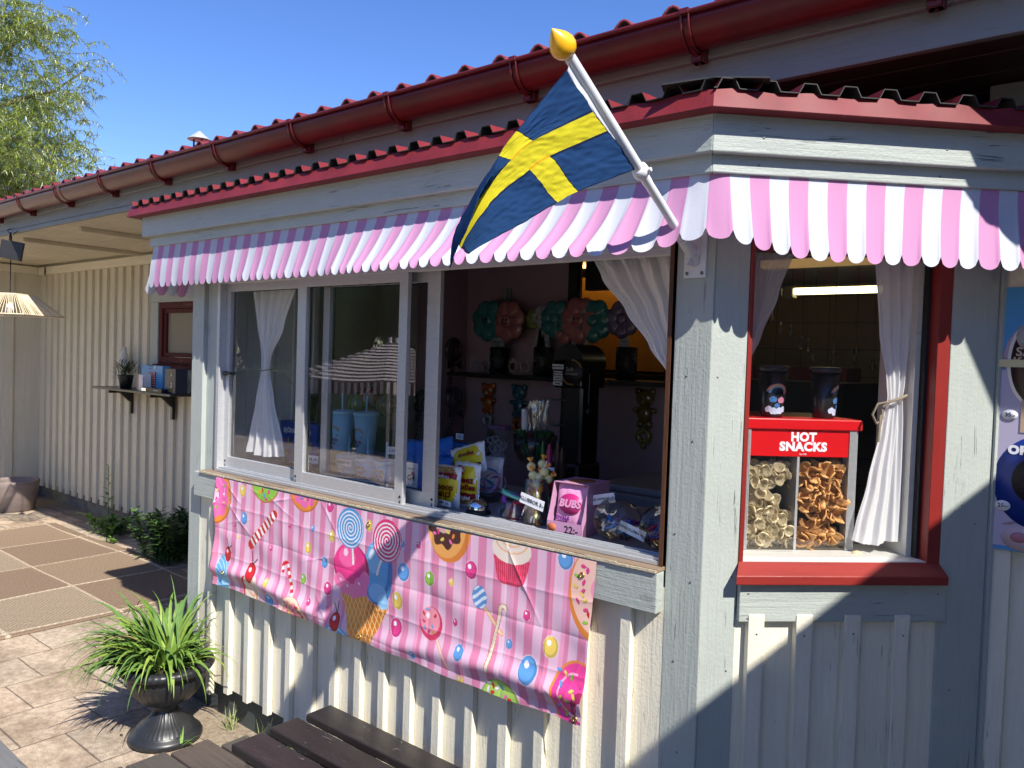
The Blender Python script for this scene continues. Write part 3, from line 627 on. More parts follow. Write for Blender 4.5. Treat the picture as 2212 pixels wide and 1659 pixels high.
def netp(u,v):
    ks_=sorted(NET); rows=[]
    for k_ in ks_: rows.append((k_,lin([(a,(x,y,X)) for a,x,y,X in NET[k_]],v)))
    # smooth in u (catmull-rom)
    for i in range(len(rows)-1):
        if u<=rows[i+1][0]+1e-9:
            a,b=rows[i],rows[i+1]; t=(u-a[0])/(b[0]-a[0]); p0=rows[max(i-1,0)][1]; p3=rows[min(i+2,len(rows)-1)][1]
            r=[]
            for j in range(3):
                m1=(b[1][j]-p0[j])*.5; m2=(p3[j]-a[1][j])*.5
                if i==0: m1=b[1][j]-a[1][j]
                if i==len(rows)-2: m2=b[1][j]-a[1][j]
                r.append((2*t**3-3*t*t+1)*a[1][j]+(t**3-2*t*t+t)*m1+(-2*t**3+3*t*t)*b[1][j]+(t**3-t*t)*m2)
            return r
    return rows[-1][1]
def flagf(u,v):
    x,y,X=netp(u,v); x,y=cpt(x,y); q=PX(x,y,X)
    wv=.006*math.sin(9*u+2.5*v)*u+.004*noise.noise(Vector((u*7,v*5,2)))+.0022*noise.noise(Vector((u*26+v*9,v*22,5)))+.0012*abs(noise.noise(Vector((u*50,v*38,9))))
    return (q.x+wv,q.y,q.z)
def fm(u,v):
    hb=.4<v<.6; vb=.31<u<.44
    if hb or vb:
        if vb and (abs(v-.4)<.008 or abs(v-.6)<.008): return 3
        return 1
    for e in (.4,.6):
        if 0<abs(v-e)<.016: return 2
    for e in (.31,.44):
        if 0<abs(u-e)<.010: return 2
    if v>.985 or v<.012 or u>.985: return 2
    return 0
g=MB(); g.grid(flagf,120,100,mf=fm); fo=g.build('flag',[fl_b,fl_y,fl_s,fl_o],None,clean=False); setp(fo,'blue flag with a yellow Nordic cross hanging from the slanting white pole','flag')
g=MB()
def sleeve(u,v):
    a=T0-ax*.012; b=B0+ax*.345; q=a+(b-a)*v; f0=Vector(flagf(0,v)); return tuple(q.lerp(f0,u)+Vector((0,.0,-.010*math.sin(PI*u))))
g.grid(sleeve,4,12); g.build('sleeve',cloth('white flag sleeve',(.7,.72,.76),tl=.2),fo,clean=False)

# ================================================================ BANNER
BX0,BZ1=-2.25,1.0925; BW,BH=1.968,.466
PAL=dict(p1=(.70,.235,.39),p2=(.76,.49,.63),w=(.85,.82,.8),red=(.62,.02,.03),mag=(.72,.05,.25),blue=(.12,.34,.70),lb=(.30,.58,.86),yel=(.80,.58,.12),gr=(.28,.55,.07),org=(.80,.27,.04),org2=(.80,.42,.14),choc=(.07,.022,.02),pk=(.86,.16,.42),pk2=(.9,.42,.6),crm=(.82,.62,.46),dk=(.03,.02,.03),sal=(.80,.30,.28))
NUB,NVB=980,236
import numpy as np
def paint_banner():
    U,V=np.meshgrid((np.arange(NUB+1)/NUB)*BW,(np.arange(NVB+1)/NVB)*BH)
    C=np.zeros(U.shape+(3,))
    def put(mask,c): C[mask]=c if not isinstance(c,str) else PAL[c]
    C[:]=PAL['p2']; ph=(U/.0665)%1; put(ph<.5,'p1'); put((ph<.5)&((U/.0665).astype(int)%3==1)&(ph<.26),(.80,.34,.52))
    def ell(x,y,a,b=None,rot=0): 
        b=a if b is None else b; dx,dy=U-x,V-y; c,s=math.cos(rot),math.sin(rot); X=dx*c+dy*s; Y=-dx*s+dy*c; return (X/a)**2+(Y/b)**2
    def seg(x0,y0,x1,y1):
        d=np.array([x1-x0,y1-y0]); L=d@d; t=np.clip(((U-x0)*d[0]+(V-y0)*d[1])/L,0,1); return np.hypot(U-x0-t*d[0],V-y0-t*d[1]),t
    def ball(x,y,r,c,k=1.15):
        put(ell(x,y,r*1.06,r*k*1.06)<1,(.84,.66,.76)); put(ell(x,y,r,r*k)<1,tuple(q*.72 for q in PAL[c])); put(ell(x-r*.12,y-r*.12,r*.82,r*k*.84)<1,c); put(ell(x-r*.25,y-r*.4,r*.28,r*.3)<1,(.9,.9,.95))
    def spr(x,y,c,rot=0,l=.008): put(ell(x+.0015,y+.0015,l*1.05,l*.55,rot)<1,tuple(q*.35 for q in PAL[c])); put(ell(x,y,l,l*.5,rot)<1,c)
    def donut(x,y,ro,ice,rot=0,hole=True,hx=0,hy=0,edge='org'):
        e=ell(x,y,ro); put(e<1,(.55,.15,.03)); put(ell(x-.002,y-.002,ro*.96)<1,edge)
        an=np.arctan2(V-y,U-x); e2=ell(x,y,ro*.80); wob=1+.13*np.sin(an*9+rot); put(e2<wob,ice); put((e2<wob*.62)&(e2>wob*.48)&(V<y),tuple(min(1,q*1.25+.08) for q in (PAL[ice])))
        if hole: put(ell(x+hx,y+hy,ro*.30)<1,(.35,.08,.12)); put(ell(x+hx+.003,y+hy+.003,ro*.25)<1,'p2')
    # left pink doughnut
    donut(-.005,.075,.125,'pk'); 
    for a_ in range(9): spr(.03+.05*math.sin(a_*2.1)+.03,.03+a_*.012,['gr','mag','yel','w'][a_%4],a_)
    donut(.365,-.045,.105,'gr',hole=False,edge='gr')
    for i,(x,y) in enumerate(((.33,.02),(.36,.03),(.39,.012),(.375,.044),(.345,.008))): spr(x,y,['org','blue','mag','mag','red'][i],i,.01)
    donut(.628,-.04,.098,'pk',hole=False)
    for i,(x,y) in enumerate(((.61,.005),(.635,.01),(.65,.004))): spr(x,y,['blue','yel','mag'][i],i)
    # peppermint stick
    d,t=seg(.275,.250,.437,.100); put(d<.021,(.75,.2,.2)); put(d<.019,'w'); st=((t*7+ (U-V)*3)%1)<.5; put((d<.019)&st,'red')
    # blue soft ice with cherry, far left
    put(ell(.085,.41,.052,.088)<1,(.16,.42,.75)); 
    for k_ in range(6): put((np.abs(ell(.06,.36+k_*.022,.08,.03,.5)-1)<.14)&(ell(.085,.41,.052,.088)<1),(.45,.72,.93))
    ball(.108,.318,.026,'red',1.3); d,t=seg(.112,.295,.10,.25); put(d<.0022,'dk'); d,t=seg(.112,.295,.138,.277); put(d<.0025,'dk')
    # cream cup with cherry
    put(ell(.265,.43,.035,.05)<1,'red'); put(ell(.305,.43,.062,.062,.4)<1,(.82,.70,.62)); 
    for k_ in range(4): put((np.abs(ell(.27,.40+k_*.025,.085,.04,.5)-1)<.13)&(ell(.305,.43,.062,.062,.4)<1),(.85,.42,.22))
    ball(.292,.365,.030,'red',1.45); d,t=seg(.295,.33,.282,.275); put(d<.0025,'dk'); d,t=seg(.295,.33,.322,.305); put(d<.003,'dk')
    # candy cane
    d,t=seg(.543,.295,.597,.415); d2=np.abs(np.hypot((U-.527),(V-.293)*1.0)-.016)+np.where(V>.30,1,0); d3,t3=seg(.511,.293,.513,.312)
    mk=(d<.0075)|(d2<.0065)|(d3<.0065); put((d<.009)|(d2<.008)|(d3<.008),(.6,.1,.1)); put(mk,'w'); put(mk&(((V*32+U*14)%1)<.5),'red')
    # pink doughnut bottom
    donut(.600,.490,.095,'sal',hole=False,edge='crm')
    for i in range(12): spr(.55+(i%4)*.03+.01*(i%3),.425+(i//4)*.018,['mag','yel','mag','red'][i%4],i)
    # small balls
    for x,y,r,c in ((.206,.033,.022,'yel'),(.226,.146,.023,'blue'),(.154,.186,.009,'mag'),(.541,.127,.010,'mag'),(.690,.112,.011,'blue'),(.420,.240,.010,'mag'),(.662,.192,.019,'yel'),(.806,.121,.019,'yel'),(.644,.317,.018,'gr'),(.768,.227,.019,'blue'),(.801,.318,.022,'mag'),(.699,.392,.012,'mag'),(.432,.448,.025,'blue'),(.418,.379,.016,'yel'),(.788,.012,.020,'mag'),(1.010,.048,.018,'yel'),(1.186,.082,.011,'blue'),(1.266,.072,.011,'mag'),(1.197,.176,.027,'blue'),(1.171,.279,.026,'yel'),(1.168,.372,.028,'mag'),(.186,.232,.007,'yel'),
        (1.322,.173,.021,'gr'),(1.419,.165,.011,'yel'),(1.503,.110,.025,'mag'),(1.863,.012,.026,'blue'),(1.733,.202,.014,'mag'),(1.441,.290,.011,'mag'),(1.257,.442,.012,'blue'),(1.474,.375,.022,'blue'),(1.670,.302,.013,'blue'),(1.832,.272,.027,'yel'),(1.757,.356,.035,'blue'),(1.481,.462,.014,'yel')): ball(x,y,r,c)
    # cones and scoops
    cone=[(.892,.318),(1.09,.318),(1.0,.52)]
    def tri(P):
        m=np.ones(U.shape,bool)
        for (x0,y0),(x1,y1) in zip(P,P[1:]+P[:1]): m&=((x1-x0)*(V-y0)-(y1-y0)*(U-x0)>0)
        return m
    for P,cc in (([(1.0,.305),(1.125,.32),(1.01,.52)],(.60,.19,.02)),([(.872,.30),(1.03,.30),(.985,.57)],(.82,.30,.04))):
        mk=tri(P); put(mk,cc); put(mk&((((U+V*.35)/.021)%1<.14)|(((U*.8-V*.55)/.021)%1<.14)),(.9,.62,.28))
    put(ell(1.072,.205,.074,.112)<1,(.04,.20,.48)); put(ell(1.060,.19,.062,.096)<1,(.10,.38,.72)); put(ell(1.045,.16,.035,.05)<1,(.20,.50,.80)); put(ell(1.07,.275,.045,.032)<1,(.22,.50,.78)); put(ell(1.098,.302,.026,.026)<1,(.3,.58,.84)); put(ell(1.032,.145,.010,.022,.4)<1,(.8,.9,.96))
    put(ell(.925,.215,.097,.088)<1,(.45,.01,.13)); put(ell(.918,.205,.086,.078)<1,(.80,.04,.24)); put(ell(.90,.18,.045,.036)<1,(.86,.12,.34)); put(ell(.89,.165,.012,.014)<1,(.92,.6,.72))
    for x,y,a,b in ((.862,.272,.030,.026),(.90,.29,.034,.028),(.945,.296,.034,.026),(.985,.272,.036,.034),(1.0,.245,.026,.03)): put(ell(x,y,a,b)<1,(.90,.20,.42))
    for x,y in ((.87,.268),(.91,.283),(.975,.262)): put(ell(x,y,.007,.004,.4)<1,(.95,.75,.85))
    for x0,y0,x1,y1 in ((.925,.14,.935,.198),(1.095,.135,1.065,.21)): d,t=seg(x0,y0,x1,y1); put(d<.0062,(.45,.25,.3)); put(d<.0048,'w')
    for x,y,c in ((.908,.074,(.06,.30,.62)),(1.109,.085,(.66,.03,.16))):
        r=np.hypot(U-x,V-y); an=np.arctan2(V-y,U-x); put(r<.074,c); put((r<.070)&(((r/.0135+an/(2*PI))%1)<.42),(.80,.78,.82))
    # blue cream with cherry
    put(ell(.868,.478,.066,.042)<1,(.15,.42,.75)); put((np.abs(ell(.868,.47,.045,.022)-1)<.25),(.5,.75,.93)); ball(.857,.428,.028,'red',1.25); d,t=seg(.857,.40,.842,.362); put(d<.002,'dk'); d,t=seg(.857,.40,.865,.352); put(d<.002,'dk')
    # chocolate doughnut
    put(ell(1.40,-.02,.098,.125)<1,(.70,.22,.04)); put(ell(1.388,-.025,.088,.118)<1,(.82,.38,.10)); an=np.arctan2(V+.03,U-1.385); put(ell(1.385,-.03,.080,.090)<1+.16*np.sin(an*10),'choc'); put(ell(1.375,.002,.032,.012)<1,(.6,.4,.36))
    for i,(x,y) in enumerate(((1.335,.02),(1.352,.012),(1.372,.035),(1.41,.038),(1.42,.018),(1.395,.008))): spr(x,y,['pk','mag','yel','pk','org','yel'][i],i*1.3,.009)
    # cupcake
    m_=(V>.045)&(V<.128)&(np.abs(U-1.664)<.072-(V-.045)*.28)&(ell(1.664,.05,.085,.082)<1.0); put(m_,(.62,.03,.09)); put(m_&((((U-1.664)/(.0085*(1-(V-.045)*1.8)))%1)<.4),(.80,.10,.20))
    put(ell(1.662,.018,.077,.045)<1,(.82,.70,.60)); put((np.abs(ell(1.662,-.005,.06,.035)-1)<.12)&(V>0),(.80,.45,.25)); put((np.abs(ell(1.662,-.02,.045,.03)-1)<.2)&(V>0),(.80,.5,.3))
    # blue pop
    d,t=seg(1.56,.215,1.638,.28); put(d<.0065,(.5,.2,.06)); put(d<.005,(.85,.55,.35)); e=ell(1.541,.188,.030,.035); put(e<1.1,(.08,.2,.5)); put(e<1,(.12,.32,.66)); put((e<1)&(((V*38+U*14+.3*np.sin((U-1.54)*60))%1)<.45),(.78,.86,.95))
    # cream cane
    d,t=seg(1.628,.208,1.597,.40); d2=np.abs(np.hypot(U-1.640,V-.207)-.012)+np.where(V>.209,1,0); put((d<.0085)|(d2<.0085),(.55,.22,.08)); put((d<.0055)|(d2<.0055),(.86,.74,.6))
    # pink sprinkled pop
    d,t=seg(1.366,.365,1.43,.437); put(d<.0055,(.5,.2,.1)); put(d<.004,(.85,.6,.45)); put(ell(1.335,.318,.050,.054)<1,(.60,.04,.12)); put(ell(1.330,.310,.043,.045)<1,(.80,.28,.36)); put(ell(1.32,.295,.009,.010)<1,(.92,.7,.75))
    for i,(x,y) in enumerate(((1.315,.275),(1.30,.29),(1.35,.29),(1.302,.315),(1.34,.325),(1.325,.345),(1.347,.345),(1.31,.335))): spr(x,y,['blue','red','red','mag','blue','mag','org','blue'][i],i*1.1,.007)
    # right doughnuts
    put(ell(2.005,.085,.125,.145)<1,(.72,.24,.04)); put(ell(2.01,.075,.122,.135)<1,(.84,.52,.44)); put(ell(1.985,.078,.028,.035)<1,(.85,.3,.45))
    for i,(x,y) in enumerate(((1.925,.02),(1.94,.03),(1.905,.05),(1.93,.065),(1.902,.08),(1.93,.09),(1.928,.10),(1.94,.115),(1.915,.12),(1.945,.14),(1.955,.15),(1.948,.175))): spr(x,y,['mag','mag','gr','mag','yel','mag','yel','yel','mag','mag','red','gr'][i],i*1.7,.009)
    put(ell(1.94,.392,.090,.105)<1,(.78,.26,.05)); put(ell(1.942,.394,.084,.100)<1,(.84,.06,.32)); put(ell(1.96,.43,.035,.06)<1,(.35,.02,.10)); put(ell(1.967,.437,.022,.04)<1,(.85,.5,.68)); put((np.abs(ell(1.935,.385,.055,.06)-1)<.10)&(U<1.94),(.92,.45,.62))
    for i in range(15): spr(1.872+.018*(i%5)+.006*(i%3),.325+.030*(i//3)+.006*(i%4),['blue','yel','gr','yel','mag'][i%5],i*.9,.009)
    put(ell(1.650,.485,.080,.072)<1,(.20,.36,.05)); put(ell(1.648,.482,.072,.066)<1,(.38,.58,.12))
    for i in range(12): spr(1.60+.018*(i%6),.435+.020*(i//4)+.004*(i%3),['w','red','w','blue','pk','red'][i%6],i*1.3,.009)
    return C
def banner():
    C=paint_banner()
    ws=[]; rnd=random.Random(11)
    for i in range(26): ws.append((rnd.uniform(0,BW),rnd.uniform(.02,BH),rnd.uniform(-PI,PI),rnd.uniform(.05,.16),rnd.uniform(.0015,.004)))
    U,V=np.meshgrid((np.arange(NUB+1)/NUB)*BW,(np.arange(NVB+1)/NVB)*BH)
    D=np.zeros(U.shape); WK=.75
    fz=np.exp(-((V-.395-.03*np.sin(U*1.7)+.02*np.sin(U*5))/.034)**2)*.020*(.55+.45*np.sin(U*2.1+.8)**2)      # long sagging roll near the hem
    D+=fz+.010*(V/BH)+.006*np.sin(U*6.1+V*9)*(V/BH)
    for k_ in range(1,12): x=k_*.164+.01; D+=.0020*np.exp(-np.abs(U-x)/.010)*(1 if k_%2 else -1)
    for k_ in range(1,5): y=k_*.108; D+=.0020*np.exp(-np.abs(V-y-.012*np.sin(U*1.3))/.009)*(1 if k_%2 else -1)
    for (x,y,a,l,h) in ws:
        dx,dy=U-x,V-y; X=dx*math.cos(a)+dy*math.sin(a); Y=-dx*math.sin(a)+dy*math.cos(a)
        D+=WK*h*1.5*np.exp(-np.abs(Y)/.007)*np.exp(-(X/l)**2*2)
    D+=.004*np.sin(U*23+3*np.sin(V*14))*np.clip(V/BH,0,1)
    D+=.010*np.exp(-((U-BW)/.06)**2)*(V/BH); D+=.014*np.exp(-((U)/.03)**2)*(.3+.7*np.sin(V*14)**2)
    sag=.012*np.sin(PI*V/BH)*np.exp(-U/.10)+(-.020)*(V/BH)*np.exp(-(BW-U)/.12)
    hang=.006*np.sin(U*3.2)*(V/BH)
    X=BX0+U+sag; Z=BZ1-.012*(1-V/BH)*0-V*1.0+hang-.004*np.sin(U/BW*PI)*1.0; Y=-.047-D
    Z=Z-.008*(1-np.abs(2*U/BW-1))*0
    n=(NUB+1)*(NVB+1); co_=np.stack([X,Y,Z],-1).reshape(-1,3)
    i,j=np.meshgrid(np.arange(NUB),np.arange(NVB)); a=(j*(NUB+1)+i).ravel(); F=np.stack([a,a+1,a+NUB+2,a+NUB+1],-1)
    me=bpy.data.meshes.new('candy_banner'); me.vertices.add(n); me.vertices.foreach_set('co',co_.ravel()); me.loops.add(F.size); me.loops.foreach_set('vertex_index',F.ravel().astype(np.int32)); me.polygons.add(len(F)); me.polygons.foreach_set('loop_start',(np.arange(len(F))*4).astype(np.int32)); me.polygons.foreach_set('loop_total',np.full(len(F),4,np.int32)); me.update(calc_edges=True)
    me.polygons.foreach_set('use_smooth',[True]*len(F))
    ca=me.color_attributes.new('print','FLOAT_COLOR','POINT'); cc=np.ones((n,4)); cc[:,:3]=C.reshape(-1,3); ca.data.foreach_set('color',cc.ravel())
    m=mat('printed polyester',(1,1,1),rough=.42,spec=.45,bump=.08,bscale=500); at=m.node_tree.nodes.new('ShaderNodeVertexColor'); at.layer_name='print'; m.node_tree.links.new(at.outputs[0],m.node_tree.nodes['Principled BSDF'].inputs['Base Color'])
    me.materials.append(m); o=link('candy_banner',me); setp(o,'wrinkled pink striped banner printed with ice creams, doughnuts and lollipops, pinned under the hatch','banner')
    brass=mat('brass eyelet',(.6,.45,.15),rough=.3,metal=1.)
    for x,y in ((1.01,.045),(1.925,.047),(.99,.452),(1.945,.452),(.10,.40)):
        g=MB(); iu=min(NUB,int(x/BW*NUB)); iv=min(NVB,int(y/BH*NVB)); k_=iv*(NUB+1)+iu; q=co_[k_]
        g.tube([(q[0]+.007*math.cos(t*PI/6),q[1]-.002,q[2]+.007*math.sin(t*PI/6)) for t in range(13)],.0022,6); g.build('eyelet',brass,o)
banner()
# ================================================================ CURTAINS
cur=cloth('white cotton voile',(.96,.965,.98),tl=.33,tp=.02); curs=cloth('sheer voile',(.86,.87,.9),tl=.45,tp=.25)
jute=mat('jute twine',(.30,.25,.18),rough=.9,bump=.5,bscale=400)
def kinterp(keys,t):
    for a,b in zip(keys,keys[1:]):
        if t<=b[0]: f=(t-a[0])/(b[0]-a[0]); f=f*f*(3-2*f)*.5+f*.5; return [p+(q-p)*f for p,q in zip(a[1:],b[1:])]
    return list(keys[-1][1:])
def drape(nm,keys,y0,folds,M,mt,label,amp=.014,seed=0,nu=90,nv=60,gather=0):
    """keys: (z, left x, right x) from bottom to top"""
    g=MB(); zl,zh=keys[0][0],keys[-1][0]; W=max(k[2]-k[1] for k in keys)
    def fn(u,v):
        z=zl+(zh-zl)*v; L_,R_=kinterp(keys,z); wd=R_-L_; a=amp*(.35+.65*min(1,wd/W))
        uu=u+.02*math.sin(4*v+seed)
        f=math.sin(2*PI*folds*uu+1.2*math.sin(v*3+seed))+.4*math.sin(2*PI*folds*2.3*uu+seed+2*v)
        if gather: f+=gather*math.sin(2*PI*folds*5*u)*max(0,v-.86)*6
        x=L_+wd*(u+.012*math.cos(2*PI*folds*uu)); return (x,y0+a*f,z+.006*math.sin(7*u+seed)*(1-v))
    g.grid(fn,nu,nv); o=g.build(nm,mt,None,M,clean=False); setp(o,label,'curtain'); return o
c1=drape('curtain',[(1.19,-2.275,-1.985),(1.26,-2.245,-2.0),(1.42,-2.19,-2.06),(1.565,-2.148,-2.098),(1.62,-2.15,-2.085),(1.75,-2.19,-1.99),(1.95,-2.225,-1.885)],.098,4,I4,cur,'white curtain tied in at the waist behind the far left pane of the sliding window',seed=1)
g=MB(); g.tube([(-2.152,.088,1.566),(-2.12,.078,1.562),(-2.095,.088,1.566),(-2.092,.115,1.568),(-2.13,.125,1.566),(-2.152,.105,1.566)],.0025,6); g.tube([(-2.095,.115,1.566),(-2.04,.14,1.555),(-2.01,.17,1.50),(-2.005,.19,1.44)],.002,6); g.build('tieback',jute,c1)
c2=drape('curtain',[(1.615,-.160,-.115),(1.70,-.225,-.110),(1.80,-.305,-.108),(1.90,-.39,-.106),(1.965,-.43,-.104)],.10,5,I4,cur,'white curtain swept aside at the open hatch, next to the corner post',seed=3,gather=.8,amp=.012)
c3=drape('curtain',[(1.66,.128,.142),(1.74,.129,.175),(1.85,.129,.222),(1.97,.129,.262)],.075,3,MB_,curs,'sheer curtain at the upper left of the corner window, over the snack cabinet',seed=5,amp=.008)
c4=drape('curtain',[(1.172,.468,.610),(1.20,.474,.609),(1.34,.505,.603),(1.50,.535,.597),(1.577,.548,.592),(1.62,.542,.597),(1.75,.512,.602),(1.97,.487,.606)],.082,3,MB_,cur,'white curtain tied with rope at the right side of the corner window',seed=2,amp=.009)
g=MB(); g.tube([(.597,.07,1.585),(.57,.058,1.576),(.543,.064,1.566),(.53,.07,1.552)],.0042,7); g.tube([(.543,.064,1.566),(.515,.07,1.56),(.500,.07,1.53),(.512,.068,1.505),(.53,.07,1.52),(.528,.07,1.545)],.0035,7); g.tube([(.522,.068,1.53),(.520,.066,1.49),(.518,.066,1.455)],.004,7); g.build('rope_tieback',jute,c4,MB_)

# ================================================================ OUTSIDE, LEFT: lamp, box, shelf and what stands on it
lp=thing('pendant_lamp','woven string lampshade hanging on a black cable from the eaves, far left','lamp',(-5.75,.30,1.85))
strg=mat('pale paper string',(.72,.62,.42),rough=.8); cab=mat('black cable',(.012,.012,.013),rough=.5)
lx,ly=-5.76,.30; ang=R(20)
Mz=Matrix.Translation((lx,ly,0))@Matrix.Rotation(R(39),4,'Z')
g=MB(); zt,zb_=2.008,1.855; ht,hb=.115,.265
def cor(k,h): return Vector((h*(1 if k in(0,1) else -1),h*(1 if k in(1,2) else -1),0))
for k in range(4):
    a0,a1=cor(k,ht),cor((k+1)%4,ht); b0,b1=cor(k,hb),cor((k+1)%4,hb); n=27
    for i in range(n+1):
        t=i/n; tt=max(0,min(1,t+.018*math.sin(i*5.3+k))); p=a0.lerp(a1,t)+Vector((0,0,zt)); q=b0.lerp(b1,tt)+Vector((0,0,zb_)); g.tube([Mz@p,Mz@q],.0028,4,caps=False)
    g.tube([Mz@(a0+Vector((0,0,zt))),Mz@(a1+Vector((0,0,zt)))],.005,6); g.tube([Mz@(b0+Vector((0,0,zb_))),Mz@(b1+Vector((0,0,zb_)))],.005,6)
g.build('lamp_shade',strg,lp,clean=False)
g=MB(); g.tube([(lx,ly,1.94),(lx,ly,2.25),(lx+.01,ly,2.36),(lx,ly,2.47)],.004,6); g.build('cable',cab,lp)
g=MB(); g.lathe([(.0,.0),(.02,.01),(.03,.035),(.022,.06),(.012,.085),(.0,.086)],16,c=(lx,ly,1.865)); g.build('bulb',mat('clear bulb glass',(.8,.8,.8),rough=.05,spec=1.),lp)
g=MB(); g.tube([(lx,ly,1.94),(lx,ly,1.99)],.014,10); g.build('lamp_holder',blackm,lp)
bx=thing('cable_box','flat black box with coiled cable hanging by a hook below the eaves, above the lampshade','cable box',(-5.66,.28,2.3))
Mb=Matrix.Translation((-5.645,.27,2.335))@Matrix.Rotation(R(52),4,'Z')@Matrix.Rotation(R(9),4,'Y')
g=MB(); g.box(-.075,.075,-.015,.015,-.075,.06,M=Mb); g.build('box',blackm,bx,bev=.004)
g=MB()
for k in range(4): g.tube([(lx+.035*math.cos(t*PI/6+k),ly+.02*math.sin(t*PI/6),2.352+.016*k+.006*math.sin(t)) for t in range(13)],.005,6)
g.tube([(lx-.01,ly,2.38),(lx-.025,ly,2.43),(lx-.01,ly,2.47),(lx+.012,ly,2.44),(lx+.006,ly,2.38)],.005,6); g.build('coiled_cable',cab,bx)
g=MB(); g.tube([(lx,EY-.005,2.50),(lx,EY-.035,2.485),(lx,EY-.02,2.465)],.003,6); g.tube([(lx+.12,EY-.005,2.47),(lx+.125,EY-.03,2.455),(lx+.115,EY-.03,2.44)],.003,6); g.build('hook',blackm,bx)
dm=MB(); dm.prism([(0,-.045),(.015,0),(0,.045),(-.015,0)],-.004,.004,M=Matrix.Translation((-8.10,CY-.05,2.40))); setp(dm.build('wall_ornament',blackm),'small black diamond shaped ornament on the trim, left end of the cream facade','ornament')
# shelf
sh=thing('wall_shelf','black shelf on two brackets, mounted on the cream battened facade','shelf',(-5.7,1.3,1.28))
shb=mat('black stained shelf',(.02,.02,.021),rough=.3,var=.3,vscale=12,bump=.1,bscale=60)
SX0,SX1,SZ=-6.42,-5.02,1.285
g=MB(); g.box(SX0,SX1,1.17,CY-.026,SZ-.02,SZ); g.build('shelf_board',shb,sh,bev=.004)
for x in (-6.16,-5.42):
    g=MB(); g.box(x-.018,x+.018,1.20,CY-.026,SZ-.048,SZ-.0215); g.box(x-.018,x+.018,CY-.052,CY-.026,SZ-.235,SZ-.048); g.prism([(1.30,SZ-.049),(CY-.053,SZ-.049),(CY-.053,SZ-.13)],x-.016,x+.016,M=MX); g.build('bracket',shb,sh,bev=.002)
# on the shelf: bird, plant, boxes
birdm=mat('matt white bird',(.62,.62,.58),rough=.6,bump=.1,bscale=80)
bd=thing('bird_ornament','white wooden wading bird figure with a thin beak, standing behind the potted plant','bird ornament',(-6.03,1.38,SZ))
pb_=PY(268,793,1.36)
g=MB(); b0=Vector((pb_.x,1.36,0)); 
prof=[(0,1.395),(.018,1.40),(.033,1.425),(.040,1.455),(.042,1.49),(.038,1.53),(.028,1.565),(.020,1.585),(.0195,1.60),(.0205,1.615),(.017,1.63),(.008,1.638),(0,1.639)]
top=PY(266,748,1.36).z; dz=top-1.639
prof=[(r,z+dz) for r,z in prof]
vs=[];n=20
g.lathe(prof,n,c=(b0.x,b0.y,0)); g.tube([(b0.x-.015,b0.y,1.612+dz),(b0.x-.045,b0.y-.004,1.604+dz),(b0.x-.075,b0.y-.008,1.594+dz)],[.0045,.003,.0016],8,mi=1)
g.ball((b0.x-.016,b0.y-.013,1.62+dz),.0028,8,mi=2); g.ball((b0.x-.004,b0.y-.021,1.62+dz),.0028,8,mi=2)
g.build('body',[birdm,mat('grey beak',(.2,.19,.17)),ink],bd)
g=MB(); g.tube([(b0.x,b0.y,1.41+dz),(b0.x,b0.y,SZ+.01)],.005,6); g.lathe([(0,0),(.03,0),(.03,.01),(0,.01)],12,c=(b0.x,b0.y,SZ+.0005)); g.build('stand',mat('pale wood',(.4,.33,.22)),bd)
leafd=mat('olive leaf',(.055,.085,.022),rough=.5,var=.4,vscale=60); potb=mat('black nursery pot',(.017,.017,.018),rough=.5)
pp=thing('potted_plant','bushy green plant in a black pot on the black wall shelf','potted plant',(-5.99,1.27,SZ))
pc=Vector((-5.985,1.27,SZ)); random.seed(21)
g=MB(); g.lathe([(0,.0005),(.044,.0005),(.062,.105),(.064,.115),(.060,.115),(.057,.10),(0,.095)],20,c=pc); g.build('pot',potb,pp)
def leaf(g,p,d,l,wd,droop=.3,seg=3,mi=0,twist=None):
    d=d.normalized(); sd=(twist if twist else d.cross(Vector((0,0,1)))); sd=sd.normalized() if sd.length>1e-4 else Vector((1,0,0))
    vs=[];fs=[]; q=Vector(p); dd=Vector(d)
    for i in range(seg+1):
        t=i/seg; ww=wd*math.sin(PI*min(.999,t*.86+.12))**.8*(1 if t<1 else .08)
        vs+= [q-sd*ww*.5,q+sd*ww*.5]; q=q+dd*(l/seg); dd=(dd+Vector((0,0,-droop/seg))).normalized()
    for i in range(seg): fs.append((2*i,2*i+1,2*i+3,2*i+2))
    g.add(vs,fs,mi,True)
g=MB()
for i in range(260):
    a=random.uniform(0,2*PI); e=random.uniform(-.25,1.3); d=Vector((math.cos(a)*math.cos(e),math.sin(a)*math.cos(e)*.75,math.sin(e))); L=random.uniform(.03,.135)
    p=pc+Vector((0,0,.11))+d*L; 
    if p.y>CY-.04: continue
    leaf(g,p,d+Vector((random.uniform(-.5,.5),random.uniform(-.5,.5),random.uniform(-.2,.6))),random.uniform(.03,.055),.008,.5)
for i in range(22):
    a=random.uniform(0,2*PI); g.tube([pc+Vector((0,0,.1)),pc+Vector((math.cos(a)*.05,math.sin(a)*.04,.17)),pc+Vector((math.cos(a)*.10,math.sin(a)*.07,.19))],.0012,4)
g.build('foliage',leafd,pp,clean=False)
def boxthing(nm,label,cat,x0,x1,y0,y1,z0,z1,m_,M=I4,bev=.002,group=None):
    g=MB(); g.box(x0,x1,y0,y1,z0,z1); o=g.build(nm,m_,None,M,bev=bev); return setp(o,label,cat,group)
bluebox=mat('sky blue card',(.10,.36,.68),rough=.4); redp=mat('red print',(.38,.012,.03),rough=.4); navy=mat('navy card',(.012,.02,.05),rough=.35); goldp=mat('gold print',(.5,.36,.06),rough=.5)
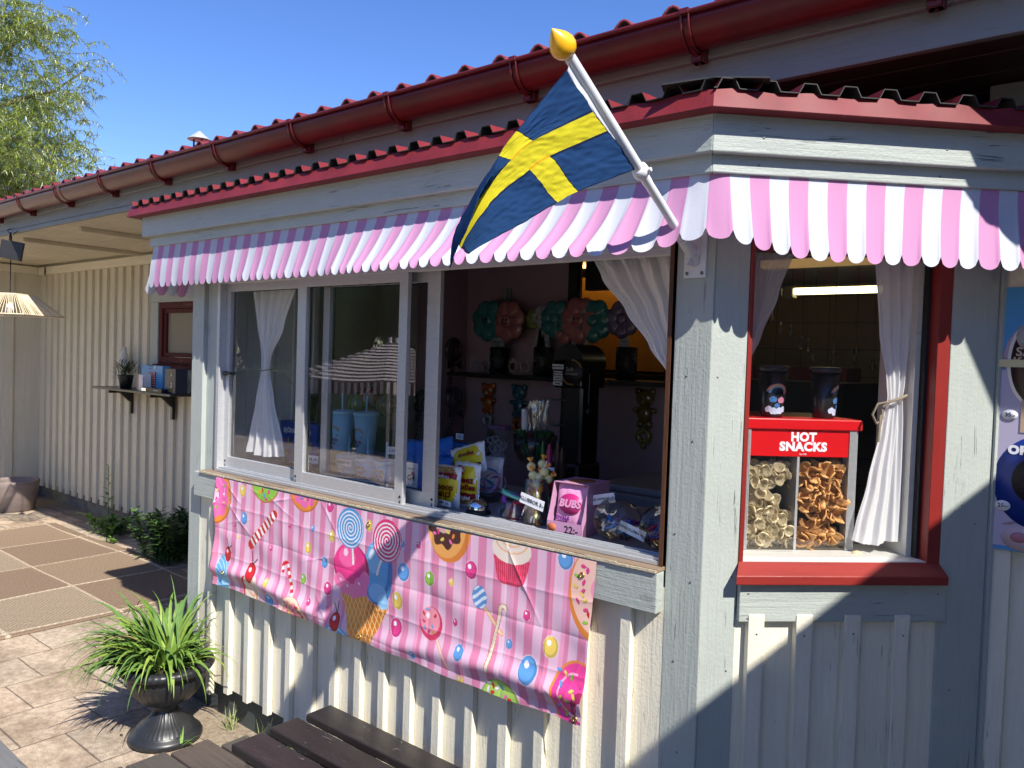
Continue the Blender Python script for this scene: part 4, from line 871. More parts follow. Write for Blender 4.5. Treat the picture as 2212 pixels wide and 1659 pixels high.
def sx(px,y=1.25): return PY(px,840,y).x
o=boxthing('board_game','sky blue game box with a red grid picture, upright on the black shelf','game box',sx(312,1.33),sx(358,1.33),1.30,1.37,SZ+.001,PY(335,790,1.30).z,bluebox)
gx0=sx(322,1.30); g=MB(); w_=.115; zc=SZ+.03
g.box(gx0,gx0+w_,1.294,1.2995,zc,zc+.125)
for i in range(5):
    for j in range(6): g.box(gx0+.008+i*.0225,gx0+.016+i*.0225,1.2925,1.2938,zc+.010+j*.0195,zc+.020+j*.0195,mi=1)
g.build('printed_grid',[redp,paper],o)
g=MB(); g.lathe([(0,0),(.018,0),(.018,.0008),(0,.0008)],20,M=Matrix.Translation((gx0+.10,1.2992,zc+.165))@Matrix.Rotation(R(90),4,'X')@Matrix.Diagonal((1,1.1,1,1))); g.build('speech_bubble',paper,o)
for k_,(a,b_,s_) in enumerate(((.02,.175,'Ge på hela'),(.02,.155,'fyra i rad'))): text(s_,.014,face_frame((gx0-.005,1.2985,zc+b_),(1,0,0),(0,0,1)),navy,o,align='LEFT')
o=boxthing('board_game','dark box with round portrait prints and gold wording, at the right end of the shelf','game box',sx(361,1.24),sx(384,1.24),1.22,1.32,SZ+.001,PY(375,797,1.22).z,navy)
zt_=PY(375,797,1.22).z; xm=(sx(366,1.24)+sx(384,1.24))/2
for zc_,r_ in ((zt_-.04,.024),(zt_-.125,.034)):
    g=MB(); g.tube([(xm+r_*math.cos(t*PI/10),1.219,zc_+r_*math.sin(t*PI/10)) for t in range(21)],.0012,5); g.build('ring_print',goldp,o)
    g=MB(); g.ball((xm,1.219,zc_+r_*.2),r_*.35,10,sc=(1,.05,1)); g.ball((xm,1.219,zc_-r_*.5),r_*.5,10,sc=(1.3,.04,.7)); g.build('portrait_print',mat('grey print',(.45,.45,.45)),o)
text('PLAY',.02,face_frame((xm,1.2185,SZ+.045),(1,0,0),(0,0,1)),goldp,o); text('Challenge!',.02,face_frame((xm,1.2185,SZ+.022),(1,0,0),(0,0,1)),goldp,o)
o=boxthing('card_box','small white and orange upright card box in front of the blue game box','card box',sx(304,1.22),sx(313,1.22),1.20,1.27,SZ+.001,SZ+.135,paper); g=MB(); g.box(sx(300,1.22),sx(303.7,1.22),1.20,1.27,SZ+.001,SZ+.135); g.build('spine',mat('orange spine',(.5,.2,.1)),o); text('DOMINO',.022,face_frame((sx(309,1.20),1.1992,SZ+.065),(0,0,1),(-1,0,0)),redp,o)
o=boxthing('flat_case','flat black case with metal clasps lying at the front of the shelf','case',sx(306,1.18),sx(350,1.18),1.175,1.198,SZ+.001,SZ+.035,blackm); g=MB(); g.box(sx(307,1.18),sx(317,1.18),1.172,1.1749,SZ+.006,SZ+.03); g.build('clasp',chrome,o)
text('Backgammon',.013,face_frame((sx(337,1.175),1.1745,SZ+.018),(1,0,0),(0,0,1)),paper,o)

# large clay tub
clay=mat('grey brown planter clay',(.23,.185,.17),rough=.75,var=.12,vscale=5,stretch=(1,1,9))
tc_=Vector((-7.74,1.02,0)); g=MB(); g.lathe([(0,.0),(.155,.0),(.17,.01),(.205,.255),(.210,.29),(.206,.298),(.192,.298),(.188,.27),(.19,.20),(0,.20)],48,c=tc_)
setp(g.build('round_planter',clay),'big round grey-brown tub with nothing growing in it, by the far corner of the facade','planter')
# saucer like ring mark on the slabs
# rug
rugm=bpy.data.materials.new('brown woven rug'); rugm.use_nodes=True; t=rugm.node_tree; N=t.nodes; L=t.links; b=N['Principled BSDF']; b.inputs['Roughness'].default_value=.95
at=N.new('ShaderNodeVertexColor'); at.layer_name='weave'; tc=N.new('ShaderNodeTexCoord'); n=N.new('ShaderNodeTexNoise'); n.inputs['Scale'].default_value=1; mp=N.new('ShaderNodeMapping'); mp.inputs['Scale'].default_value=(40,160,1); L.new(tc.outputs['Object'],mp.inputs[0]); L.new(mp.outputs[0],n.inputs['Vector'])
mx=N.new('ShaderNodeMix'); mx.data_type='RGBA'; mx.blend_type='MULTIPLY'; mx.inputs[0].default_value=.6; r=N.new('ShaderNodeValToRGB'); r.color_ramp.elements[0].position=.3; r.color_ramp.elements[1].position=.65; r.color_ramp.elements[0].color=(.45,.45,.45,1); r.color_ramp.elements[1].color=(1.2,1.2,1.2,1); L.new(n.outputs[0],r.inputs[0]); L.new(at.outputs[0],mx.inputs[6]); L.new(r.outputs[0],mx.inputs[7]); L.new(mx.outputs[2],b.inputs['Base Color'])
bu=N.new('ShaderNodeBump'); bu.inputs['Strength'].default_value=.6; bu.inputs['Distance'].default_value=.003; L.new(n.outputs[0],bu.inputs['Height']); L.new(bu.outputs[0],b.inputs['Normal'])
def rug():
    X0,X1,Y0,Y1=-6.86,-3.97,-2.2,1.06; nu,nv=360,400
    U,V=np.meshgrid(np.linspace(X0,X1,nu+1),np.linspace(Y0,Y1,nv+1)); C=np.zeros(U.shape+(3,)); C[:]=(.215,.145,.096)
    # cells: alternate dark plain, light, and chequered weave
    ci=np.floor((U+6.82)/.7).astype(int); cj=np.floor((V-.345)/.62).astype(int); k=(ci+cj)%2; C[k==0]=(.25,.175,.115); ck=(cj==-1)&((ci==1)|(ci==3)); C[ck]=(.21,.15,.10); f=ck&(((np.floor(U/.016)+np.floor(V/.016))%2)==0); C[f]=(.36,.285,.20)
    rope=np.zeros(U.shape,bool); Z=np.full(U.shape,.010)
    for x in (-6.82,-6.11,-5.41,-4.71,-4.02): mk=np.abs(U-x)<.010; rope|=mk; Z+=.004*np.exp(-((U-x)/.015)**2)
    for y in (-1.51,-.895,-.275,.345,.965,): mk=np.abs(V-y)<.010; rope|=mk; Z+=.004*np.exp(-((V-y)/.015)**2)
    C[rope]=(.50,.42,.31); C[rope&(((U*46+V*46).astype(int)%2)==0)]=(.40,.31,.21)
    Z+=.012*np.exp(-((V-.99)/.03)**2)*(.5+.5*np.sin(U*6)); Z+=.004*np.sin(U*5)*np.sin(V*4)
    Yw=V+.02*np.sin(U*2.2)*(np.clip((V-.6)/.4,0,1)); 
    Xw=U+.0*V
    edge=np.minimum(np.minimum(U-X0,X1-U),np.minimum(V-Y0,Y1-V)); Z=np.where(edge<.004,.004,Z)
    n=(nu+1)*(nv+1); i,j=np.meshgrid(np.arange(nu),np.arange(nv)); a=(j*(nu+1)+i).ravel(); F=np.stack([a,a+1,a+nu+2,a+nu+1],-1)
    me=bpy.data.meshes.new('outdoor_rug'); me.vertices.add(n); me.vertices.foreach_set('co',np.stack([Xw,Yw,Z],-1).reshape(-1)); me.loops.add(F.size); me.loops.foreach_set('vertex_index',F.ravel().astype(np.int32)); me.polygons.add(len(F)); me.polygons.foreach_set('loop_start',(np.arange(len(F))*4).astype(np.int32)); me.polygons.foreach_set('loop_total',np.full(len(F),4,np.int32)); me.update(calc_edges=True); me.polygons.foreach_set('use_smooth',[True]*len(F))
    ca=me.color_attributes.new('weave','FLOAT_COLOR','POINT'); cc=np.ones((n,4)); cc[:,:3]=C.reshape(-1,3); ca.data.foreach_set('color',cc.ravel()); me.materials.append(rugm)
    setp(link('outdoor_rug',me),'brown woven rug with pale rope lines in squares, lying on the paving','rug')
rug()

# ================================================================ PLANTS
def cluster(nm,label,c,spec,mt,stems=8,h=.3,spread=.15,n=160,ll=.06,lw=.02,seed=0,droop=.4,cat='plant',rad=None):
    random.seed(seed); t=thing(nm,label,cat,c); g=MB(); gs=MB(); c=Vector(c)
    for s in range(stems):
        a=random.uniform(0,2*PI); lean=random.uniform(.1,1)*spread; hh=h*random.uniform(.45,1); 
        c0=c; c_b=Vector((c0.x+math.cos(a)*lean*.55,c0.y+math.sin(a)*lean*.4,0)); top=c0+Vector((math.cos(a)*lean,math.sin(a)*lean*.7,hh)); mid=c_b.lerp(top,.5)+Vector((0,0,hh*.12)); gs.tube([c_b,mid,top],[.004,.003,.0015],5)
        for i in range(n//stems):
            f=random.uniform(.03,1)**.9; p=c_b.lerp(mid,f*2) if f<.5 else mid.lerp(top,f*2-1); b=random.uniform(0,2*PI); d=Vector((math.cos(b),math.sin(b),random.uniform(.1,.9)))
            leaf(g,p,d,ll*random.uniform(.5,1.2),lw,droop)
    g.build('foliage',mt,t,clean=False); gs.build('stem',mt,t); return t
weedg=mat('bright weed leaf',(.16,.30,.05),rough=.5,var=.4,vscale=30); weedd=mat('deep green leaf',(.075,.15,.04),rough=.5,var=.45,vscale=30)
w0=PZ(205,1158,0)
cluster('weed_plant','low bright green weed with broad leaves at the foot of the cream facade',(w0.x,w0.y+.12,0),None,weedg,stems=16,h=.17,spread=.30,n=260,ll=.085,lw=.032,seed=3,droop=.7,cat='weed')
t=thing('weed_plant','tall thin single-stemmed weed against the facade battens','weed',(-6.62,1.38,0)); random.seed(8)
wx=PY(232,1090,1.36).x; g=MB(); gs=MB(); gs.tube([(wx,1.37,0),(wx+.01,1.36,.3),(wx+.01,1.36,.55)],.004,6)
for i in range(26):
    z=.12+.43*i/25; b=i*2.4; L_=.085 if z<.42 else .05; leaf(g,Vector((wx+.008,1.36,z)),Vector((math.cos(b),math.sin(b)*.6,.35)),L_,.03 if z<.3 else .014,.5)
g.build('foliage',weedg,t,clean=False); gs.build('stem',weedg,t)
b0_=PZ(345,1213,0)
cluster('thistle_plant','bushy dark green spiky weed growing between the facade and the kiosk',(b0_.x-.0,b0_.y+.05,0),None,weedd,stems=26,h=.40,spread=.34,n=1700,ll=.09,lw=.026,seed=4,droop=.5,cat='weed')
cluster('weed_plant','tiny weed tuft in the crack beside the edge of the rug',(PZ(240,1172).x,PZ(240,1172).y,.0),None,weedg,stems=6,h=.05,spread=.08,n=40,ll=.05,lw=.014,seed=5,cat='weed')
grs=mat('grass blade',(.14,.24,.05),rough=.5,var=.5,vscale=40,col2=(.30,.30,.12))
def tuft(x,y,n,h,label,seed,z=0.):
    random.seed(seed); g=MB()
    for i in range(n):
        a=random.uniform(0,2*PI); e=random.uniform(.8,1.45); d=Vector((math.cos(a)*math.cos(e),math.sin(a)*math.cos(e),math.sin(e))); leaf(g,Vector((x+random.uniform(-.02,.02),y+random.uniform(-.02,.02),z)),d,h*random.uniform(.4,1),.0035,random.uniform(.1,.9),seg=5)
    setp(g.build('grass_tuft',grs,None,clean=False),label,'grass tuft','grass tufts along the kiosk skirting')
for k_,(x,y,n,h,lab) in enumerate(((-2.13,-.03,26,.13,'grass tuft nearest the urn, in front of the dark skirting board'),(-1.87,-.035,20,.17,'wispy grass tuft between the skirting board and the deck corner'),(-1.72,-.035,34,.15,'thick grass tuft beside the end of the bench planks'),(-1.58,-.03,16,.12,'last grass tuft, half hidden behind the bench planks'))): tuft(x,y,n,h,lab,30+k_)
# urn with grass
ut=thing('garden_urn','black fluted pedestal urn planted with arching grass, beside the kiosk corner','urn',(-2.27,-.25,0))
UX,UY=-2.272,-.245; urnm=mat('black plastic urn',(.022,.023,.026),rough=.38,var=.25,vscale=15,bump=.06,bscale=90)
g=MB(); fl=lambda k0,k1,amp,nn: (lambda i,a: 1+(amp*abs(math.sin(a*nn/2)) if k0<=i<=k1 else 0))
g.lathe([(0,.0),(.138,.0),(.146,.006),(.147,.018),(.140,.030),(.128,.036),(.124,.044)],72,c=(UX,UY,.002))
g.lathe([(.124,.044),(.110,.060),(.088,.075),(.066,.095),(.050,.118),(.043,.135),(.046,.140),(.044,.148)],120,c=(UX,UY,.002),mod=lambda i,a:1+(.035*abs(math.sin(a*20)) if 0<i<5 else 0))
g.build('pedestal',urnm,ut)
g=MB(); g.lathe([(.040,.146),(.062,.152),(.098,.172),(.128,.203),(.147,.240),(.155,.275),(.158,.300)],120,c=(UX,UY,.002),mod=lambda i,a:1+(.022*abs(math.sin(a*16)) if 0<i<6 else 0)); g.build('bowl',urnm,ut)
g=MB(); g.lathe([(.158,.298),(.168,.294),(.180,.300),(.187,.312),(.183,.325),(.170,.333),(.158,.333),(.153,.326),(.150,.30)],144,c=(UX,UY,.002),mod=lambda i,a:1+(.020*abs(math.sin(a*24)) if 1<i<6 else 0)); g.build('rim',urnm,ut)
soilm=mat('dark potting soil',(.045,.032,.022),rough=1,bump=1.,bscale=150,dist=.01); g=MB(); g.lathe([(.154,.305),(.10,.312),(0,.318)],24,c=(UX,UY,0)); g.build('soil',soilm,ut)
gl1=mat('broad grass blade',(.15,.26,.035),rough=.62,var=.45,vscale=25,stretch=(1,1,1)); 
_b=gl1.node_tree.nodes['Principled BSDF']; _b.inputs['Subsurface Weight'].default_value=0.
gp=thing('ornamental_grass','dense arching clump of broad green grass growing out of the black urn','plant',(UX,UY,.32))
random.seed(12)
def blade(g,p,a,e,L,wd,dr,seg=9):
    d=Vector((math.cos(a)*math.cos(e),math.sin(a)*math.cos(e),math.sin(e))); sd=d.cross(Vector((0,0,1))).normalized(); q=Vector(p); vs=[];fs=[]; st=L/seg; tw=random.uniform(-.5,.5)
    for i in range(seg+1):
        t=i/seg; ww=wd*(.55+.45*math.sin(PI*min(1,t*1.3)))*(1-t**2.4)+.0004; s2=(sd+Vector((0,0,tw*t*.6))).normalized(); cc=Vector((0,0,-ww*.18))
        vs+=[q-s2*ww*.5,q+cc,q+s2*ww*.5]; q=q+d*st; d=(d+Vector((0,0,-dr*(t+.15)/seg*2))).normalized()
    for i in range(seg): fs+=[(3*i,3*i+1,3*i+4,3*i+3),(3*i+1,3*i+2,3*i+5,3*i+4)]
    g.add(vs,fs,random.choice((0,0,0,0,1,1,2)) if random.random()<.97 else 3,True)
g=MB()
for i in range(330):
    a=random.gauss(PI*1.05,1.35); rr=random.uniform(0,.13); p=(UX-.0+rr*math.cos(a)*.9,UY+rr*math.sin(a)*.9,.315)
    if p[0]>UX+.09 and random.random()<.6: continue
    e=random.uniform(.35,1.35); L=random.uniform(.15,.38)*(1.12 if math.cos(a)<0 else .85); dr=random.uniform(1.5,3.6)
    if p[1]+L*math.sin(a)*math.cos(e)>-.05 and math.sin(a)>0: L*=.6
    blade(g,p,a,e,L,random.uniform(.015,.031),dr)
for k_ in range(16):
    blade(g,(UX+random.uniform(-.08,.08),UY+random.uniform(-.08,.08),.33),R(200+random.uniform(-45,60)),random.uniform(.5,.9),random.uniform(.38,.50),.016,random.uniform(1.3,1.9),seg=12)
for k_ in range(9): blade(g,(UX+random.uniform(-.05,.05),UY+random.uniform(-.05,.05),.33),random.uniform(2,4.6),random.uniform(1.1,1.45),random.uniform(.28,.38),.014,random.uniform(1.2,2.6),seg=12)
g.build('blades',[gl1,mat('grass blade dull',(.10,.20,.04),rough=.6,var=.3,vscale=30),mat('grass blade yellowish',(.24,.34,.05),rough=.6,var=.3,vscale=30),mat('grass blade dry',(.36,.26,.12),rough=.8)],gp,clean=False)
# fallen sprig at the urn foot
random.seed(41); g=MB(); q=PZ(385,1612,.01)
for k_ in range(9): blade(g,(q.x+random.uniform(-.05,.05),q.y+random.uniform(-.03,.02),.03),random.uniform(0,3.0),random.uniform(.3,.9),random.uniform(.04,.08),.008,.8,seg=5)
setp(g.build('weed_plant',[weedg]*4,None,clean=False),'small bright sprig growing between the urn foot and the deck boards','weed')

# ================================================================ DECK AND BENCH
dk=thing('deck','grey weathered timber deck boards beside the kiosk','deck',(-1.6,-.6,0))
x=-2.14; random.seed(6); j=0
E_=[(-.008,-.155),(-.165,-.325),(-.335,-.49),(-.50,-.66),(-.67,-.83),(-.84,-1.0)]
xl=[-1.985,-2.07,-2.09,-2.10,-2.11,-2.12]
k0=0
for (ya,yb_),x0 in zip(E_,xl):
    g=MB(); g.box(x0+.02*math.sin(ya*40),.2,yb_,ya-.03 if k0==0 else ya,-.005,.032); g.build('deck_board',paint('deck wood %d'%k0,(.105+.012*(k0%2),.092,.08),0,wear=1.,grain=1.8,dark=(.012,.01,.009),dirt=.5),dk,bev=.004); k0+=1
bench=thing('picnic_bench','dark stained bench of three thick planks in front of the kiosk wall','bench',(-.7,-.3,0))
bm_=mat('dark brown stained plank',(.028,.022,.021),rough=.38,var=.3,vscale=7,stretch=(.6,4,4),bump=.35,bscale=70,dist=.002)
def scuffs(m):
    t=m.node_tree;N=t.nodes;L=t.links;b=N['Principled BSDF']; tc=N.new('ShaderNodeTexCoord'); mp=N.new('ShaderNodeMapping'); mp.inputs['Scale'].default_value=(22,60,22); L.new(tc.outputs['Object'],mp.inputs[0]); n=N.new('ShaderNodeTexNoise'); n.inputs['Scale'].default_value=1; n.inputs['Detail'].default_value=6; n.inputs['Distortion'].default_value=1.5; L.new(mp.outputs[0],n.inputs['Vector']); r=N.new('ShaderNodeValToRGB'); r.color_ramp.elements[0].position=.66; r.color_ramp.elements[1].position=.72; L.new(n.outputs[0],r.inputs[0])
    old=b.inputs['Base Color'].links[0].from_socket; mx=N.new('ShaderNodeMix'); mx.data_type='RGBA'; mu=N.new('ShaderNodeMath'); mu.operation='MULTIPLY'; mu.inputs[1].default_value=.6; L.new(r.outputs[0],mu.inputs[0]); L.new(mu.outputs[0],mx.inputs[0]); L.new(old,mx.inputs[6]); mx.inputs[7].default_value=(.25,.25,.26,1); L.new(mx.outputs[2],b.inputs['Base Color'])
scuffs(bm_)
for y0,y1,x0 in ((-.190,-.081,-1.388),(-.335,-.222,-1.392),(-.484,-.368,-1.386)):
    g=MB(); g.box(x0,.45,y0,y1,.332,.361); g.build('seat_plank',bm_,bench,bev=.005)
for x in (-1.15,.2):
    g=MB(); g.box(x-.035,x+.035,-.47,-.095,.26,.3315); g.build('crossbar',bm_,bench,bev=.003)
    for y in (-.42,-.16): g=MB(); g.box(x-.03,x+.03,y-.03,y+.03,.032,.26); g.build('leg',bm_,bench,bev=.003)
# grey timber edge in the nearest left corner
tb=MB(); A=PZ(0,1597,.12); B=PZ(62,1659,.12); dx=(B-A).normalized(); nn=Vector((-dx.y,dx.x,0)); 
if nn.dot(Vector((0,1,0)))>0: nn=-nn
P=[A-dx*.6,B+dx*.9,B+dx*.9+nn*.6,A-dx*.6+nn*.6]; tb.add([(p.x,p.y,.10) for p in P]+[(p.x,p.y,.12) for p in P],[(3,2,1,0),(4,5,6,7)]+[(i,(i+1)%4,(i+1)%4+4,i+4) for i in range(4)])
setp(tb.build('timber_step',paint('silver grey timber',(.20,.20,.20),0,wear=1,grain=1.5),bev=.003),'silver grey timber edge of a low step, nearest left corner','step')
# litter and little stones on the ground
random.seed(77)
for k_,(px_,py_,lab) in enumerate(((520,1536,'torn white paper scrap on the sand by the skirting board'),(262,1588,'brown dry bud on the slabs near the urn foot'),(184,1449,'dark dry seed pod on a slab joint left of the urn'))):
    q=PZ(px_,py_,.004); g=MB()
    if k_==0: g.add([(q.x-.018,q.y-.008,.012),(q.x+.014,q.y-.012,.006),(q.x+.018,q.y+.010,.010),(q.x-.006,q.y+.012,.007)],[(0,1,2,3)]); setp(g.build('paper_scrap',paper,solid=.001),lab,'litter')
    else: g.ball((q.x,q.y,.005),.007,8,sc=(1.3,.8,.7)); setp(g.build('seed_pod',mat('dry brown %d'%k_,(.06,.035,.025)),None),lab,'seed pod')

# ================================================================ WILLOW BEYOND THE BUILDING
wt=thing('willow_tree','feathery pale green willow rising behind the far end of the tiled roof','tree',(-14,4,0))
random.seed(9)
def farp(x,y,d): r_=ray(x,y).normalized(); return CAMP+r_*d
bark=mat('willow bark',(.16,.12,.08),rough=.9,var=.3,vscale=20); lw1=cloth('willow leaf',(.34,.42,.085),tl=.45,weave=False); lw2=mat('willow leaf silver',(.46,.52,.36),rough=.5)
D=15.
trunk=farp(-160,560,D); base=Vector((trunk.x,trunk.y,0))
g=MB(); g.tube([base,trunk,farp(-150,330,D),farp(-130,120,D)],[.28,.22,.13,.05],10)
BR=[((-150,430),(-20,385),(60,340),(150,300),0,.5),((-150,440),(-30,400),(20,380),(75,335),.3,.3),((-150,470),(0,440),(70,395),(165,345),-.4,.5),((-150,380),(-40,300),(40,250),(185,150),.2,.9),((-150,330),(-60,240),(30,215),(120,195),-.3,.7),((-140,250),(-50,140),(20,95),(95,60),.2,.8),((-140,200),(-60,60),(-10,20),(40,40),-.2,.8),((-150,340),(-20,265),(60,240),(103,237),.6,.5),((-150,430),(-60,330),(-10,290),(50,300),-.7,.9),((-150,420),(0,330),(70,290),(115,330),.4,.8),((-150,500),(-20,440),(40,420),(110,405),.1,.8),((-150,480),(-40,350),(10,350),(90,385),-.5,.9)]
def bez(P,t): a=[P[i].lerp(P[i+1],t) for i in range(3)]; b=[a[i].lerp(a[i+1],t) for i in range(2)]; return b[0].lerp(b[1],t)
lf=MB()
for (p0,p1,p2,p3,dd,dens) in BR:
    P=[farp(*p0,D),farp(*p1,D+dd),farp(*p2,D+dd*2),farp(*p3,D+dd*3)]
    pts=[bez(P,i/12) for i in range(13)]; g.tube(pts,[.06*(1-i/13)+.008 for i in range(13)],6)
    for k_ in range(int(170*dens)):
        t=random.uniform(.30,1.0); q=bez(P,t)+Vector([random.gauss(0,.22) for _ in range(3)]); 
        d=(bez(P,min(1,t+.1))-bez(P,t-.1)).normalized()+Vector((random.gauss(0,.5),random.gauss(0,.5),random.gauss(-.1,.45))); d.normalize(); L_=random.uniform(.2,.55)
        tw=[q]; dv=Vector(d)
        for s_ in range(5): tw.append(tw[-1]+dv*L_/5); dv=(dv+Vector((0,0,-.28))).normalized()
        g.tube(tw,.004,3,caps=False)
        for s_ in range(34):
            f=random.random()*5; i_=min(4,int(f)); c_=tw[i_].lerp(tw[i_+1],f-i_); a=Vector((random.gauss(0,1),random.gauss(0,1),random.gauss(-.5,.7))).normalized()
            leaf(lf,c_,a,random.uniform(.08,.14),.034,.3,seg=1,mi=0 if random.random()<.72 else 1)
lf.build('crown',[lw1,lw2],wt,clean=False); g.build('branches',bark,wt)

# ================================================================ BEHIND THE VIEWER: what the panes mirror
pt=thing('parasol','black and white striped parasol with a frilled edge, mirrored in the sliding panes','parasol',(-6.1,-4.3,0))
str_w=cloth('parasol white',(.50,.44,.42),tl=.3); str_b=cloth('parasol black',(.03,.028,.03),tl=.1)
g=MB(); pcx=Vector((-5.9,-4.2,1.38))
for k_ in range(8):
    a0,a1=k_*PI/4,(k_+1)*PI/4
    def fn(u,v,a0=a0,a1=a1):
        p=Vector((math.cos(a0),math.sin(a0),0)).lerp(Vector((math.cos(a1),math.sin(a1),0)),u); return tuple(pcx+p*1.15*v+Vector((0,0,.42*(1-v)-.03*math.sin(PI*u)*v)))
    g.grid(fn,4,26,mf=lambda u,v:int(v*26)%2,sm=False)
    g.grid(lambda u,v,fn=fn:(fn(u,1)[0],fn(u,1)[1],fn(u,1)[2]-.12*v),24,1,mf=lambda u,v:int(u*24)%2,sm=False)
g.build('canopy',[str_w,str_b],pt,clean=False)
g=MB(); g.tube([(pcx.x,pcx.y,0),(pcx.x,pcx.y,1.85)],.02,8); g.build('pole',white,pt)
hd=thing('tree','dense dark green broadleaf tree behind the viewer, mirrored in the panes','tree',(-9,-10,0))
random.seed(15); hl=mat('hedge leaf',(.06,.11,.02),rough=.6,var=.6,vscale=1.5,col2=(.025,.05,.012))
def crown(t,c,rx,ry,rz,n,leafmat):
    g=MB()
    for i in range(n):
        v=Vector((random.gauss(0,1),random.gauss(0,1),random.gauss(0,1))).normalized(); f=random.uniform(.75,1.05)*(1+.18*noise.noise(v*2.5+Vector(c)*.1)); p=Vector(c)+Vector((v.x*rx*f,v.y*ry*f,v.z*rz*f))
        if p.z<.2: continue
        leaf(g,p,Vector((random.gauss(0,1),random.gauss(0,1),random.gauss(-.3,.8))),.22,.14,.3,seg=1)
    g.build('crown',leafmat,t,clean=False)
labs=['dense dark green broadleaf tree behind the viewer, leftmost of those mirrored in the panes','rounded green tree behind the viewer, mirrored above the striped parasol','darker tree behind the viewer, mirrored in the narrow third pane','green tree behind the viewer, mirrored at the right of the panes']
bpy.data.objects.remove(hd)
for k_,(x,y,h) in enumerate(((-17,-11,6.2),(-12,-12,6.4),(-7.5,-12.5,6.6),(-3,-13,6.2))):
    t=thing('tree',labs[k_],'tree',(x,y,0),'trees behind the viewer'); crown(t,(x,y,h*.48),3.2,1.8,h*.56,7000,hl); g=MB(); g.ball((x,y,h*.50),1,20,sc=(2.9,1.3,h*.5)); g.build('inner_foliage',hl,t); g=MB(); g.tube([(x,y,0),(x,y,h*.6)],[.2,.1],8); g.build('trunk',bark,t)

hg=thing('added_hedge','long clipped row of dark leaves added behind the viewer, hiding bright ground from the panes','added_hedge',(-12,-7.2,0)); random.seed(16); g=MB()  # added to keep sunlit ground out of the panes and darken their reflection
g.box(-27,-1,-7.9,-7.0,.0,1.25)
for i in range(9000):
    x=random.uniform(-27,-1); p=Vector((x,-6.98+random.uniform(-.05,.08),random.uniform(.02,1.3))) if random.random()<.75 else Vector((x,random.uniform(-7.9,-7),1.27+random.uniform(-.05,.08)))
    leaf(g,p,Vector((random.gauss(0,1),random.gauss(.5,.6),random.gauss(.2,.8))),.12,.07,.3,seg=1)
g.build('foliage',hl,hg,clean=False)
# ================================================================ SNACK CABINET IN THE CORNER WINDOW (built in the frame of the right-hand wall)
sm=thing('snack_warmer','red and silver snack cabinet with a HOT SNACKS panel, behind the corner window','snack cabinet',tuple(MB_@Vector((.32,.2,1.14))))
redg=mat('bright red enamel',(.62,.006,.010),rough=.3,spec=.5,coat=.3); ralu=mat('ribbed aluminium',(.55,.56,.58),rough=.35,metal=.7,bump=.5,bscale=1,dist=.002)
MX0,MX1,MY=.150,.490,.115; MZ0,MZ1=1.1435,1.510
g=MB(); g.box(MX0-.004,MX1+.006,MY-.008,.42,1.480,MZ1); g.build('lid',redg,sm,MB_,bev=.003)
def ribbed(x0,x1):
    g=MB(); n=7; w_=(x1-x0)
    for i in range(n): g.box(x0+i*w_/n,x0+(i+.7)*w_/n,MY-.004,MY+.002,MZ0+.001,1.479)
    g.box(x0,x1,MY+.0005,MY+.03,MZ0,1.479); g.build('corner_post',alu,sm,MB_)
ribbed(.150,.176); ribbed(.462,.486)
g=MB(); g.box(.1765,.4615,MY,MY+.006,1.405,1.4795); pn=g.build('sign_panel',redg,sm,MB_)
fm_=MB_@face_frame((.328,MY-.0006,1.453),(1,0,0),(0,0,1))
whp=mat('white print',(.82,.83,.88),rough=.5)
text('HOT',.033,MB_@face_frame((.328,MY-.0006,1.4585),(1,0,0),(0,0,1)),whp,pn,bold=.0017); text('SNACKS',.033,MB_@face_frame((.328,MY-.0006,1.4315),(1,0,0),(0,0,1)),whp,pn,bold=.0017,sx=1.06); text('Est 1992',.006,MB_@face_frame((.328,MY-.0006,1.4115),(1,0,0),(0,0,1)),whp,pn)
g=MB(); g.box(.313,.320,MY+.001,.40,MZ0,1.404); g.build('divider',alu,sm,MB_)
g=MB(); g.box(.177,.312,MY,MY+.003,MZ0,1.404); g.box(.321,.461,MY,MY+.003,MZ0,1.404); g.build('pane',glassy('acrylic',gl=.02,edge=.6),sm,MB_)
brn=mat('bronze back plate',(.13,.095,.045),rough=.5,metal=.3)
g=MB(); g.box(.165,.485,.24,.25,MZ0,1.48); g.box(.151,.165,.14,.25,MZ0,1.48); g.box(.485,.489,.14,.25,MZ0,1.48); g.box(.16,.48,.12,.24,MZ0,MZ0+.004); g.build('back_panel',brn,sm,MB_)
# slanted chute plates that hold up the upper heaps
g=MB(); g.box(.0,.10,-.0,.085,-.002,.0,M=Matrix.Translation((.208,.135,1.318))@Matrix.Rotation(R(-22),4,'Y')); g.box(.0,.155,-.0,.085,-.002,.0,M=Matrix.Translation((.322,.135,1.262))@Matrix.Rotation(R(20),4,'Y')); g.build('chute',blackm,sm,MB_)
pale=cloth('pale puffed snack',(.98,.86,.58),tl=.30); orange=mat('golden fried snack',(.82,.47,.18),rough=.7,var=.4,vscale=60,bump=.7,bscale=350,dist=.0015,col2=(.60,.28,.08))
def bowl_mesh(seed,rx,rz,dep,curl,squ):
    random.seed(seed); g=MB()
    def fn(u,v):
        a=2*PI*u; r=v; sq=1+squ*abs(math.sin(2*a))*.25; x=rx*r*math.cos(a)*sq; z=rz*r*math.sin(a)*sq; y=(-1 if seed%3 else 1)*dep*(r**2)*(1+curl*math.cos(2*a))-dep*.5+.0016*noise.noise(Vector((a*1.5,r*3,seed)))*3
        return (x,y,z)
    g.grid(fn,20,5); return g
